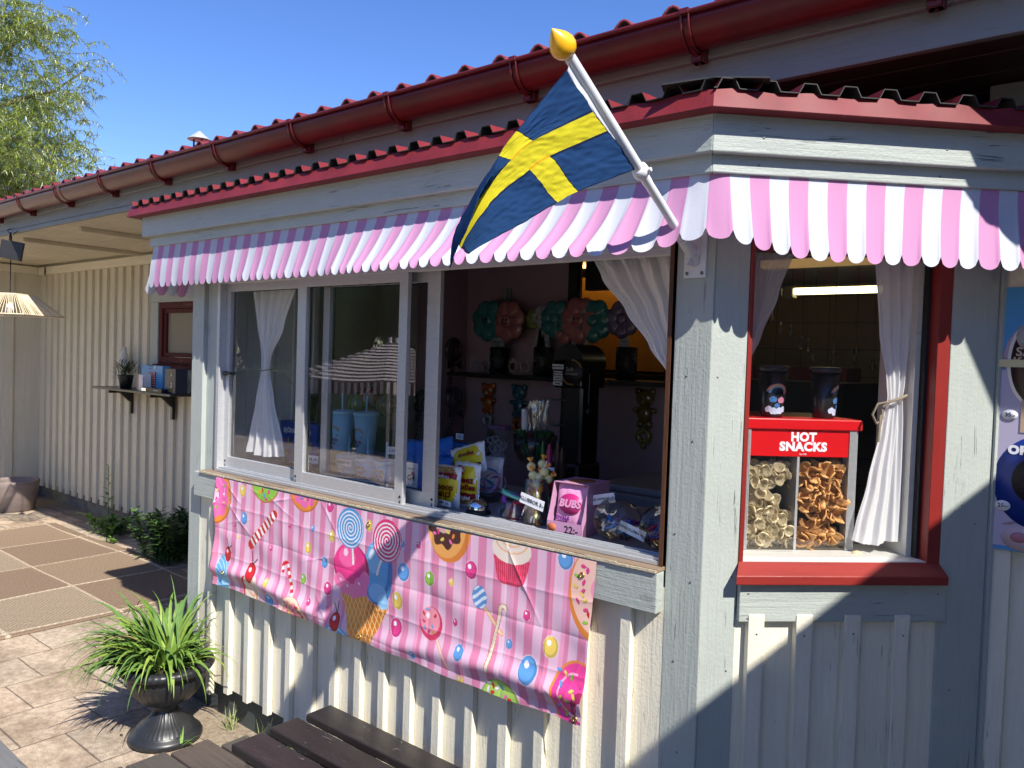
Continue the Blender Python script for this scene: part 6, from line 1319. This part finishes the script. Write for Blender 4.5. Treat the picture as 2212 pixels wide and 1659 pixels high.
# lying jars with wrapped sweets
def lyingjar(c,label,seed,cols,glab,grp,yaw):
    c=Vector(c); Mj=Matrix.Translation(c)@Matrix.Rotation(yaw,4,'Z')@Matrix.Rotation(R(78),4,'X'); t=thing('candy_jar',label,'jar',c)
    g=MB(); g.lathe([(.048,.005),(.051,.0),(.051,.004),(.0485,.008),(.051,.012),(.0485,.016),(.047,.02),(.060,.036),(.062,.06),(.062,.13),(.05,.145),(0,.148)],40,M=Mj@Matrix.Translation((0,0,-.075))@Matrix.Diagonal((1,1,1,1))); g.build('glass',jarg,t)
    random.seed(seed)
    for k_ in range(22):
        a=random.uniform(0,2*PI); r_=.043*random.random()**.5; p=Mj@Vector((r_*math.cos(a),abs(r_*math.sin(a))*-.9+.003,random.uniform(-.055,.05))) 
        d=Vector((random.gauss(0,1),random.gauss(0,1),random.gauss(0,.5))).normalized(); g=MB(); g.tube([p-d*.017,p-d*.009,p,p+d*.009,p+d*.017],[.007,.003,.0085,.003,.007],8); setp(g.build('wrapped_sweet',cols[k_%len(cols)],None,clean=False),glab,'sweet',grp)
swb=[mat('wrap blue',(.05,.20,.55),rough=.25),mat('wrap white',(.6,.6,.65),rough=.3),mat('wrap teal',(.10,.35,.55),rough=.25),mat('wrap purple',(.20,.03,.22),rough=.25)]
swo=[mat('wrap crimson',(.45,.03,.10),rough=.25),mat('wrap orange2',(.5,.18,.04),rough=.25),mat('wrap violet',(.15,.03,.30),rough=.25),mat('wrap deep blue',(.03,.08,.35),rough=.25)]
lyingjar((-.335,.155,CZ+.064),'clear jar lying on its side with blue and white wrapped sweets, left of the two',81,swb,'blue, white or purple wrapped sweet in the left lying jar','sweets in the left lying jar',R(8))
lyingjar((-.185,.165,CZ+.064),'clear jar lying on its side with red and orange wrapped sweets, beside the corner post',82,swo,'red, orange or violet wrapped sweet in the right lying jar','sweets in the right lying jar',R(8))
# freezer lids behind
fzm=mat('grey freezer lid',(.26,.26,.29),rough=.35); g=MB(); g.box(-1.0,-.15,.95,1.5,.9,1.10); g.box(-.95,-.45,.98,1.45,1.101,1.13); setp(g.build('freezer',fzm,None,bev=.008),'dark grey chest freezer behind the counter','freezer')
# ================================================================ BEHIND THE SLIDING PANES
# blue activity box
q=Vector((-2.06,.42,CZ)); xa=PY(597,950,.40).x; xb=PY(684,950,.40).x; z1_=PY(640,912,.40).z
kbx=thing('sweet_box','tall blue box with coloured letters, behind the first window stile','box',(xa,.4,CZ)); kb=mat('royal blue box card',(.02,.07,.42),rough=.35,var=.25,vscale=30); g=MB(); g.box(xa,xb,.40,.47,CZ+.001,z1_); g.build('box',kb,kbx,bev=.002)
def kt(s_,px_,py_,size,m_,**k): 
    p=PY(px_,py_,.399); text(s_,size,face_frame(p,(1,0,0),(0,0,1)),m_,kbx,**k)
kt('BJÖRNS',627,930,.030,whp,bold=.0014,shear=.1); 
cm=[mat('letter %s'%n_,c_,rough=.4) for n_,c_ in (('red',(.55,.04,.03)),('yellow',(.7,.5,.06)),('green',(.12,.4,.12)),('green2',(.15,.45,.15)))]
for ch,px_,py_,m_ in (('K',613,953,cm[0]),('L',624,952,cm[1]),('I',634,951,cm[2]),('P',642,950,cm[0]),('P',655,950,cm[2]),('M',645,968,cm[0]),('i',659,966,cm[2]),('X',669,965,cm[1])): kt(ch,px_,py_,.042,m_,bold=.002)
g=MB(); p=PY(668,936,.3995); g.lathe([(0,0),(.012,0),(.012,.001),(0,.001)],20,M=face_frame(p,(1,0,0),(0,0,1))); g.build('dot',whp,kbx)
g=MB(); p=PY(612,985,.398); g.ball(p,.030,14,sc=(.8,.06,1)); g.ball(p+Vector((.018,0,.022)),.022,12,sc=(1,.06,.8)); g.build('green_shape',mat('print green',(.10,.33,.06),rough=.4),kbx)
# slime pots (dark lids) under the card
for k_,(x,y) in enumerate(((640,985),(662,980),(690,990))):
    p=PY(x,y,.25); g=MB(); g.lathe([(0,0),(.022,0),(.025,.035),(.027,.036),(.027,.045),(0,.047)],20,c=(p.x,.25,CZ+.002+.0)); setp(g.build('slime_pot',mat('smoky pot %d'%k_,(.12,.11,.14),rough=.2)),['small smoky slime pot beside the blue box','middle slime pot behind the SLIME card','slime pot right of the SLIME card'][k_],'pot')
tumbler(Vector((PY(613,880,.50).x,.50,z1_+.002)),'black tumbler with a rainbow print beside the tied curtain, behind the far left pane',pb1,lidm,h=.125,r0=.036,r1=.050); 
tumbler(Vector((PY(664,880,.47).x,.47,z1_+.002)),'black tumbler with a rainbow print just right of the first window stile',pb1,lidm,h=.125,r0=.036,r1=.050,straw=True,lean=.25)
g=MB(); g.box(-2.15,-1.78,.44,.60,z1_-.02,z1_+.001); g.box(-2.14,-2.12,.45,.59,CZ,z1_-.02); g.box(-1.80,-1.79,.45,.59,CZ,z1_-.02); setp(g.build('display_rack',blackm),'dark low rack behind the blue box carrying the black tumblers','rack')
ts=PY(738,975,.35).z
rk=[(738,.40,'pale blue tumbler with a straw, upper left of the stacked ones',0,.15,-.05),(789,.42,'pale blue tumbler with a straw, upper right of the stacked ones',1,.15,.12)]
zt2=PY(738,972,.40).z
g=MB(); g.box(PY(718,970,.4).x,PY(860,970,.4).x,.36,.50,zt2-.012,zt2); 
for xx in (PY(719,970,.4).x,PY(857,970,.4).x): g.box(xx,xx+.006,.37,.49,CZ,zt2-.012)
setp(g.build('glass_riser',jarg),'clear glass riser the upper pale blue tumblers stand on','riser')
for px_,Y,lab,kk,h,ln in rk: p=PY(px_,972,Y); tumbler(Vector((p.x,Y,zt2+.001)),lab,bluec,bluec,h=.172,r0=.040,r1=.055,straw=True,lean=ln)
for px_,lab,ln in ((752,'pale blue tumbler with a straw, leftmost of the lower row',.12),(794,'pale blue tumbler with a straw, middle of the lower row',0.),(835,'pale blue tumbler with a straw, rightmost of the lower row',.0)):
    Y=.27; p=PY(px_,1003,Y); tumbler(Vector((p.x,Y,CZ+.001)),lab,bluec,bluec,h=.10,r0=.038,r1=.050,straw=True,lean=ln)
# glass platter of clear squishy balls
pl=Vector((PY(775,1028,.17).x,.155,CZ)); g=MB(); g.lathe([(0,.001),(.06,.001),(.15,.012),(.152,.015),(.148,.015),(.06,.005),(0,.004)],40,c=pl,M=Matrix.Translation(pl)@Matrix.Diagonal((1.1,.45,1,1))); setp(g.build('platter',jarg),'oval glass platter of clear squishy balls behind the second pane','platter')
random.seed(91); sq=[mat('squishy %d'%i,c_,rough=.12,spec=.8,coat=.5) for i,c_ in enumerate(((.30,.36,.40),(.38,.34,.34),(.24,.30,.36)))]
for k_ in range(34):
    g=MB(); g.ball((pl.x+random.uniform(-.13,.13),pl.y+random.uniform(-.04,.035),CZ+.017+.010*(k_%2)+random.uniform(0,.008)),.0145,10); setp(g.build('squishy_ball',sq[k_%3]),'clear glassy squishy ball on the oval platter','ball','squishy balls on the platter')
# trailing plants and lamp post glimpsed inside
iv=mat('ivy leaf',(.035,.055,.018),rough=.5,var=.4,vscale=30)
def ivy(px_,y0,y1,Y,label,seed,n):
    random.seed(seed); a=PY(px_,y0,Y); b_=PY(px_,y1,Y); g=MB(); gs=MB(); gs.tube([a,a.lerp(b_,.5)+Vector((.01,0,0)),b_],.002,5)
    for i in range(n): p=a.lerp(b_,random.random())+Vector((random.gauss(0,.014),random.gauss(0,.012),0)); leaf(g,p,Vector((random.gauss(0,1),random.gauss(0,.6),random.gauss(-.6,.6))),.035,.024,.3,seg=2)
    t=thing('ivy',label,'plant',b_); g.build('leaves',iv,t,clean=False); gs.build('stem',iv,t)
ivy(625,700,855,.75,'dark ivy climbing behind the first window stile',1,110); ivy(691,740,850,.8,'thin ivy sprig beside the second stile inside the kiosk',2,26)
# ================================================================ SHELF, BALLOONS AND MACHINE ON THE PINK WALL
BY=1.745
ish=thing('inner_shelf','long black shelf across the dusky pink back wall inside the kiosk','shelf',(-1.6,1.6,1.55)); g=MB(); g.box(-2.39,-.87,1.52,BY,1.535,1.56); g.build('shelf_board',shb,ish,bev=.003)
def fl_balloon(t,c,r,m_,mf_,faceit=True):
    g=MB()
    for k_ in range(7): a=k_*2*PI/7+.2; g.ball(Vector(c)+Vector((r*.60*math.cos(a),0,r*.60*math.sin(a))),r*.48,14,sc=(1,.45,1))
    g.build('petals',m_,t); g=MB(); g.ball(Vector(c)+Vector((0,-r*.12,0)),r*.34,14,sc=(1,.5,1)); o=g.build('centre',mf_,t)
    if faceit:
        g=MB(); 
        for dx in (-.10,.10): g.ball(Vector(c)+Vector((dx*r,-r*.30,r*.06)),r*.055,8)
        g.tube([Vector(c)+Vector((r*.14*math.cos(a),-r*.29,-r*.05+r*.10*math.sin(a))) for a in [PI+PI*i/8 for i in range(9)]],r*.018,5); g.build('smile',ink,o)
def bm(n_,c_): return mat(n_,c_,rough=.22,spec=.6,coat=.4)
teal=bm('teal foil',(.03,.17,.16)); coral=bm('coral foil',(.36,.13,.12)); lime=bm('lime foil',(.16,.20,.03)); whf=bm('white foil',(.3,.3,.32)); lil=bm('lilac foil',(.15,.11,.20))
tubm=mat('perforated black tube',(.012,.012,.013),rough=.5); silm=mat('silver dots',(.14,.14,.14),rough=.4,metal=.6)
def tubeholder(px_,label,heads):
    p=PY(px_,815,1.62); t=thing('balloon_stand',label,'balloon stand',(p.x,1.62,1.561)); c_=Vector((p.x,1.62,1.561)); h=PY(px_,750,1.62).z-1.561
    g=MB(); g.lathe([(0,0),(.055,0),(.055,h),(.052,h),(.052,.01),(0,.01)],24,c=c_); g.build('tube',tubm,t)
    g=MB(); random.seed(int(px_))
    for k_ in range(60): a=PI+random.uniform(.1,PI-.1); g.ball(c_+Vector((.0555*math.cos(a),.0555*math.sin(a),random.uniform(.02,h-.01))),.0035,6,sc=(1,1,1))
    g.build('studs',silm,t)
    for (x,y,r,m_,cm_,fc) in heads:
        q_=PY(x,y,1.60)
        g=MB(); g.prism([(-.030,0),(.030,0),(.014,.10),(-.014,.10)],-.002,.002,M=Matrix.Translation((c_.x+(q_.x-c_.x)*.3,1.60,1.561+h))); g.build('paper_sleeve',mat('grey sleeve',(.28,.28,.30)),t)
        text('smile',.016,face_frame((c_.x+(q_.x-c_.x)*.3,1.597,1.561+h+.03),(1,0,0),(0,0,1)),ink,t)
        fl_balloon(t,q_,r,m_,cm_,fc)
tubeholder(1077,'dark tube with a coral and a teal smiling flower balloon, leftmost on the inner shelf',[(1055,693,.115,teal,teal,True),(1098,694,.115,coral,coral,True)])
tubeholder(1172,'dark tube with lime, white and teal balloons seen edge on, second on the inner shelf',[(1200,690,.10,teal,teal,False),(1152,690,.055,lime,lime,False),(1168,685,.06,whf,whf,False)])
tubeholder(1255,'dark tube holding two coral and one teal flower balloon, third stand on the inner shelf',[(1283,693,.11,teal,teal,False),(1222,708,.085,coral,coral,False),(1252,692,.12,coral,coral,True)])
tubeholder(1352,'dark tube with lilac flower balloons half hidden by the swept curtain',[(1345,690,.095,lil,lil,False)])
def glasses(px_,label,m_):
    p=PY(px_,795,1.56); t=thing('party_glasses',label,'party glasses',(p.x,1.56,1.56)); 
    for dx in (-.042,.042):
        g=MB(); ring_tube(g,(p.x+dx,1.56,1.606),.030,.0075,20,tilt=T_(PI/2,0,0)); g.build('frame',m_,t)
    g=MB(); random.seed(int(px_))
    for k_ in range(16): a=random.uniform(.1,3.0); s__=random.choice((-1,1)); g.ball((p.x+s__*.042+.036*math.cos(a),1.557,1.606+.040*math.sin(a)),.0075,8,sc=(1,.5,1))
    g.build('flower_trim',m_,t)
glasses(1036,'pale party glasses with flower trim standing left on the inner shelf',mat('pale lilac plastic',(.26,.22,.26))); glasses(1121,'pink flowered party glasses between the first and second balloon stands',mat('dusty pink plastic',(.30,.20,.20)))
# foil figures on the wall
def foilbear(px_,py_,label,m1,m2,m3,s_=1.):
    p=PY(px_,py_,BY-.03); t=thing('foil_balloon',label,'foil balloon',p); P_=lambda x,z:(p.x+x*s_,p.y,p.z+z*s_)
    g=MB(); g.ball(P_(0,.055),.050*s_,16,sc=(1,.5,.85)); g.build('head',m1,t)
    for sx_ in (-1,1): g=MB(); g.ball(P_(sx_*.040,.088),.018*s_,10,sc=(1,.5,1)); g.build('ear',m1,t)
    g=MB(); g.ball(P_(0,-.025),.045*s_,16,sc=(.85,.5,1.1)); g.build('body',m1,t)
    for sx_ in (-1,1):
        g=MB(); g.ball(P_(sx_*.042,-.005),.020*s_,10,sc=(1.3,.5,.7)); g.build('arm',m1,t); g=MB(); g.ball(P_(sx_*.025,-.075),.020*s_,10,sc=(1,.5,1)); g.build('leg',m1,t)
    g=MB(); g.ball(P_(0,.042)+(0,) if False else Vector(P_(0,.040))+Vector((0,-.024*s_,0)),.018*s_,10,sc=(1,.4,.75)); g.build('muzzle',m2,t)
    g=MB(); 
    for sx_ in (-1,1): g.ball(Vector(P_(sx_*.017,.062))+Vector((0,-.024*s_,0)),.004*s_,8)
    g.ball(Vector(P_(0,.046))+Vector((0,-.033*s_,0)),.004*s_,8); g.build('eyes_and_nose',ink,t)
    g=MB(); ring_tube(g,P_(0,-.135),.030*s_,.014*s_,24,tilt=T_(PI/2,0,0)); g.ball(P_(0,-.180),.016*s_,10,sc=(1,.6,1.3)); g.build('ring_handle',m3,t)
foilbear(1054,862,'orange tiger-like foil balloon with a white ring handle on the pink wall',bm('orange foil',(.42,.10,.015)),bm('cream foil',(.4,.33,.25)),bm('white ring foil',(.36,.36,.38)),.95)
foilbear(1120,868,'blue foil balloon animal with an orange ring handle on the pink wall',bm('blue foil',(.04,.13,.17)),bm('blue foil pale',(.06,.18,.22)),bm('orange ring foil',(.38,.10,.02)))
foilbear(1392,884,'gold foil balloon animal with a spotted ring handle, beside the hatch curtain',bm('gold foil',(.16,.10,.03)),bm('gold foil light',(.22,.15,.06)),bm('gold dotted foil',(.20,.18,.04)),1.05)
# lollipop foil balloons on the left pink wall
def lollyfoil(px_,py_,label,m1,m2,down=.17,lean=.05):
    p=PX(px_,py_,-2.425); p.x+=.03; t=thing('lollipop_balloon',label,'foil balloon',p); g=MB(); n=48
    Mt=Matrix.Translation(p)@Matrix.Rotation(R(90),4,'Y')
    g.ball(p,.075,24,sc=(.35,1,1)); g.build('disc',m1,t); g=MB()
    g.tube([p+Vector((.027*(1-(i/60)**2)+.002,(.008+.060*i/60)*math.cos(i*.27),(.008+.060*i/60)*math.sin(i*.27))) for i in range(60)],.0035,5); g.build('swirl',m2,t)
    g=MB(); 
    for k_ in range(16): z0=-.075-k_*down/16; g.ball(p+Vector((0,-lean*k_/16,z0)),.014,8,sc=(1,1,.8),mi=k_%2)
    g.build('stick',[m1,m2],t)
    g=MB(); 
    for s__ in (-1,1): g.prism([(0,0),(.055,.025),(.055,-.025)],-.006,.006,M=Matrix.Translation(p+Vector((.01,0,-.09)))@Matrix.Rotation(R(90 if s__>0 else -90),4,'Z'))
    g.build('bow',m1,t)
dkf=bm('black foil',(.03,.025,.035)); mgf=bm('magenta foil',(.16,.02,.07)); slf=bm('silver foil',(.14,.13,.16)); dks=bm('dull silver foil',(.07,.07,.09))
lollyfoil(973,755,'black and magenta swirl lollipop balloon, upper one by the open hatch edge',dkf,mgf,.20); lollyfoil(975,862,'grey silver swirl lollipop balloon, lower one by the open hatch edge',dks,slf,.20,.10)
lollyfoil(905,868,'green striped lollipop balloon seen through the narrow third pane',bm('dark green foil',(.02,.05,.025)),bm('pale green foil',(.13,.17,.10)),.18)
# foil candy discs behind the tumblers
for k_,(x,y,Y,c1x,c2x,lab) in enumerate(((800,860,.62,(.30,.03,.03),(.35,.30,.28),'red and white striped foil candy behind the upper tumblers'),(775,872,.58,(.12,.20,.02),(.25,.25,.24),'green and white striped foil candy behind the upper tumblers'),(835,875,.66,(.25,.15,.08),(.28,.25,.2),'brown and cream striped foil candy at the right of the tumblers'))):
    p=PY(x,y,Y); t=thing('foil_candy',lab,'foil candy',p); g=MB()
    for i in range(9): x_=-.05+i*.0125; r_=math.sqrt(max(0,.055**2-x_**2)); g.tube([p+Vector((x_-.006,0,0)),p+Vector((x_+.0062,0,0))],[max(.004,r_*.98),max(.004,math.sqrt(max(0,.055**2-(x_+.0125)**2)))],20,mi=i%2)
    g.build('candy',[bm('stripe a%d'%k_,c1x),bm('stripe b%d'%k_,c2x)],t)
# light switch
p=PY(1095,640,BY-.002); g=MB(); g.box(p.x-.035,p.x+.035,BY-.012,BY-.001,p.z-.045,p.z+.045); o=g.build('light_switch',mat('grey switch plate',(.28,.26,.27),rough=.4),None,bev=.003); setp(o,'pale square light switch high on the pink back wall','light switch'); g=MB(); g.box(p.x-.012,p.x+.012,BY-.018,BY-.0125,p.z-.02,p.z+.02); g.build('rocker',mat('rocker',(.34,.32,.33),rough=.4),o)
# soft ice machine
im=thing('soft_ice_machine','tall black soft ice machine with a rounded head inside the kiosk','ice machine',(-1.08,1.05,1.08)); bk=mat('black gloss',(.006,.006,.007),rough=.3)
g=MB(); g.box(-1.165,-1.035,.98,1.12,1.08,1.56); g.box(-1.19,-1.03,.96,1.14,1.08,1.20); g.build('column',bk,im,bev=.02)
g=MB(); g.box(-1.185,-1.025,.95,1.14,1.53,1.66); g.tube([(-1.105,.95,1.645),(-1.105,1.14,1.645)],.080,32); g.build('head',bk,im,bev=.01)
g=MB(); g.lathe([(0,0),(.060,0),(.060,.002),(0,.003)],32,M=face_frame((-1.075,.945,1.60),(1,0,0),(0,0,1))); o=g.build('badge',mat('dark badge',(.015,.013,.014),rough=.5),im)
gld=mat('gold ornament',(.25,.15,.04)); g=MB(); ring_tube(g,(-1.075,.940,1.60),.054,.004,20,.4,1.6,T_(PI/2,0,0)); ring_tube(g,(-1.075,.940,1.60),.054,.004,20,3.4,4.9,T_(PI/2,0,0)); g.build('ornament',[gld],o)
whd=mat('grey print dim',(.30,.30,.31)); text('Soft',.026,face_frame((-1.085,.939,1.612),(1,0,0),(0,0,1)),whd,o); text('REPUBLICK',.013,face_frame((-1.075,.939,1.592),(1,0,0),(0,0,1)),whd,o)
for z in (1.475,1.36,1.235): g=MB(); ring_tube(g,(-1.175,.93,z),.026,.004,20,a1=2*PI); g.tube([(-1.155,.94,z),(-1.13,.99,z)],.005,6); g.build('cone_ring',mat('steel dim',(.3,.3,.3),metal=.8,rough=.3),im)
g=MB(); g.tube([(-1.005,.98,1.60),(-1.0,.97,1.46)],.005,8); g.ball((-1.0,.97,1.43),.016,12,sc=(1,1,1.5)); g.box(-1.03,-1.0,.975,.985,1.595,1.61); g.build('lever',bk,im)
def icecard(lines,px_,py_,w_,h,label,sz):
    p=PY(px_,py_,.935); Mf=face_frame(p,(1,0,0),(0,0,1)); g=MB(); g.add([Mf@Vector((a*w_/2,b_*h/2,0)) for a,b_ in ((-1,-1),(1,-1),(1,1),(-1,1))],[(0,1,2,3)]); o=g.build('price_card',mat('dim white card',(.55,.56,.60),rough=.8),None,clean=False,solid=.0008); setp(o,label,'price card'); n=len(lines)
    for i,s_ in enumerate(lines): text(s_,sz,Mf@Matrix.Translation((0,((n-1)/2-i)*h/n*.92,.001)),ink,o,bold=.0003)
icecard(['MJUKGLASS 35:-'],1205,792,.062,.022,'small white card reading MJUKGLASS 35 at the left of the ice machine head',.0075); icecard(['MJUKGLASS','POCKBÅGE','CHOKLAD','JORDGUBB','VANILJ'],1205,817,.048,.064,'white list card of ice cream flavours below the MJUKGLASS 35 card',.0085)
# kitchen behind the corner window: tube lamp, pale beam, red bin, bulbs, bowls
lamp_e=mat('fluorescent tube',(.8,.8,.6),emit=(1.,.88,.50),es=3.)
kl=thing('tube_lamp','long yellowish fluorescent tube lamp glowing on the kitchen ceiling','ceiling lamp',(0,2.6,2.1)); 
def KP(px_,py_,Y): return PY(px_,py_,Y)
a=KP(1718,632,2.6); b_=KP(1920,626,2.6); g=MB(); g.box(a.x,b_.x,2.57,2.62,a.z-.012,a.z+.022); g.build('tube',lamp_e,kl,bev=.006); g=MB(); g.box(a.x-.05,b_.x,2.56,2.63,a.z+.0225,a.z+.035); g.box(a.x-.05,a.x-.001,2.56,2.63,a.z-.03,a.z+.0225); g.build('fitting',mat('lamp fitting',(.35,.32,.2)),kl)
a=KP(1690,560,1.6); g=MB(); g.box(a.x-.1,a.x+1.1,1.6,1.66,2.10,2.135); o=g.build('glowing_trim',mat('warm glowing trim',(.62,.42,.16),emit=(1,.62,.22),es=.16),ks)  # ceiling beam, no lamp: its lit look is put in as faint emission
for k_,(x,y) in enumerate(((1666,690),(1685,715),(1707,722),(1730,745),(1746,750),(1757,770),(1800,760),(1800,782),(1850,755),(1845,775),(1885,790),(1905,775))):
    p=KP(x,y,2.2); g=MB(); g.lathe([(0,-.022),(.012,-.016),(.016,-.004),(.010,.012),(.006,.03),(.006,.045),(0,.045)],12,c=p); g.tube([p+Vector((0,0,.04)),(p.x,p.y,2.27)],.0012,4,caps=False); setp(g.build('string_bulb',glassy('bulb glass %d'%k_,tint=(.75,.72,.66),gl=.12,edge=1.)),'clear pear-shaped bulb hanging on its cord in the kitchen','light bulb','string bulbs in the kitchen')
g=MB(); p=KP(1740,880,3.2); g.box(p.x-.28,p.x+.30,3.0,3.3,1.0,1.66); setp(g.build('kitchen_cupboard',mat('dark red cupboard',(.08,.012,.012),rough=.5)),'dark red cupboard at the back of the kitchen','cupboard')
shk=mat('kitchen shelf steel',(.10,.10,.10),rough=.4); g=MB(); g.box(-.9,1.8,3.7,4.1,1.30,1.33); setp(g.build('kitchen_shelf',shk),'steel shelf along the tiled kitchen wall','shelf')
for k_,(x,r_) in enumerate(((1825,.07),(1865,.07))):
    p=KP(x,790,3.85); g=MB(); g.lathe([(0,0),(.04,0),(r_,.10),(r_-.005,.10),(.035,.005),(0,.005)],20,c=(p.x,3.85,1.331)); setp(g.build('bowl',mat('straw bowl %d'%k_,(.25,.20,.12))),['beige bowl on the steel kitchen shelf, left one','beige bowl on the steel kitchen shelf, right one'][k_],'bowl')
# ================================================================ POSTER ON THE FACADE, FAR RIGHT
po=thing('ice_cream_poster','blue edged ice cream price poster on the facade right of the kiosk post','poster',(.68,.57,1.53))
PX0,PX1,PZ0,PZ1=.568,.98,1.183,1.884; PYf=.566
g=MB(); g.box(PX0,PX1,PYf,PYf+.004,PZ0,PZ1); g.build('frame_print',mat('poster blue',(.03,.26,.58),rough=.35),po)
g=MB(); g.box(PX0+.012,PX1-.012,PYf-.001,PYf-.0002,PZ0+.012,PZ1-.22); g.build('paper',mat('poster lilac',(.46,.42,.58),rough=.35),po)
def disc(nm,x,z,a,b_,m_,dy,parent=po):
    g=MB(); g.lathe([(0,0),(1,0),(1,.0004),(0,.0004)],40,M=Matrix.Translation((x,PYf-dy,z))@Matrix.Rotation(R(90),4,'X')@Matrix.Diagonal((a,b_,1,1))); return g.build(nm,m_,parent)
disc('arch_print',.70,1.70,.115,.11,mat('poster pink',(.58,.44,.56),rough=.35),.0012)
disc('ice_lolly_edge',.655,1.685,.062,.115,paper,.0022); disc('ice_lolly',.655,1.685,.054,.106,mat('poster brown',(.035,.012,.012),rough=.35),.0032); disc('ice_lolly_bite',.645,1.755,.034,.04,mat('poster cream grey',(.4,.4,.42),rough=.6,var=.4,vscale=60),.0042)
g=MB(); g.box(.630,.662,PYf-.0028,PYf-.002,1.50,1.60); g.build('stick_print',mat('stick beige',(.5,.36,.26)),po)
text('SALT',.032,face_frame((.612,PYf-.0045,1.712),(1,0,0),(0,0,1)),mat('tan print',(.5,.38,.28)),po,align='LEFT',bold=.001); text('KOLA',.032,face_frame((.606,PYf-.0045,1.686),(1,0,0),(0,0,1)),mat('tan print two',(.5,.38,.28)),po,align='LEFT',bold=.001)
g=MB(); g.box(.575,.70,PYf-.008,PYf-.005,1.672,1.692); g.build('tape_strip',mat('pale yellow tape',(.62,.56,.32),rough=.6),po)
disc('blue_disc',.685,1.37,.11,.125,mat('deep blue print',(.005,.03,.25),rough=.35),.0014); disc('biscuit',.672,1.375,.055,.062,mat('black biscuit',(.008,.008,.012),rough=.6,bump=.8,bscale=140,dist=.002),.0026)
text('OREO',.030,face_frame((.606,PYf-.003,1.452),(1,0,0),(0,0,1)),whp,po,align='LEFT',bold=.002)
for s_,x,z in (('35:-',.606,1.545),('25:-',.600,1.302)):
    disc('price_disc',x,z,.018,.014,whp,.0034); text(s_,.015,face_frame((x,PYf-.0045,z),(1,0,0),(0,0,1)),navy,po,bold=.0003)
g=MB(); g.box(PX0+.012,PX1-.012,PYf-.0008,PYf-.0003+.0001,PZ0+.012,1.24); g.build('pale_panel',mat('poster sky',(.25,.45,.66),rough=.35),po); disc('pink_arch',.655,1.219,.055,.034,mat('poster pale pink',(.6,.46,.52)),.0022); disc('pink_dot',.640,1.222,.020,.014,mat('poster rose',(.45,.20,.25)),.0032)
text('Vi fyller',.010,face_frame((.603,PYf-.0035,1.252),(1,.0,.35),(-.35,0,1)),mat('rose lettering',(.35,.06,.10)),po,align='LEFT')
# heads of nails in posts and boards
g=MB()
for x,z in ((-.055,1.62),(-.03,1.45),(-.07,1.2),(-.02,1.08),(-.06,.86),(-.04,.62)): g.ball((x,-.0012,z),.0028,8,sc=(1,.3,1))
for x in (-.3,-1.1,-2.0,-2.42): 
    for z in (1.065,1.005): g.ball((x,-.031,z),.0025,8,sc=(1,.3,1))
g.build('nails',screwm,ks)
g=MB()
for x,z in ((.09,1.1),(.085,.85),(.03,1.62),(.13,.995),(.13,1.06),(.655,1.06),(.66,1.0),(.70,.8),(.75,1.25),(.71,1.3),(.155,.955),(.285,.95),(.42,.955),(.56,.95)): g.ball((x,-.0205 if .12<x<.66 and z>.98 else (-.0248 if z<.96 and .12<x<.66 else -.0212 if x>.66 else -.0025),z),.0028,8,sc=(1,.3,1))
for u in (.03,.5,.9):
    g.ball((u+.04,-.1355,2.20),.003,8,sc=(1,.3,1)); g.ball((u+.04,-.1115,2.14),.003,8,sc=(1,.3,1))
g.build('nails',screwm,ks,MB_)
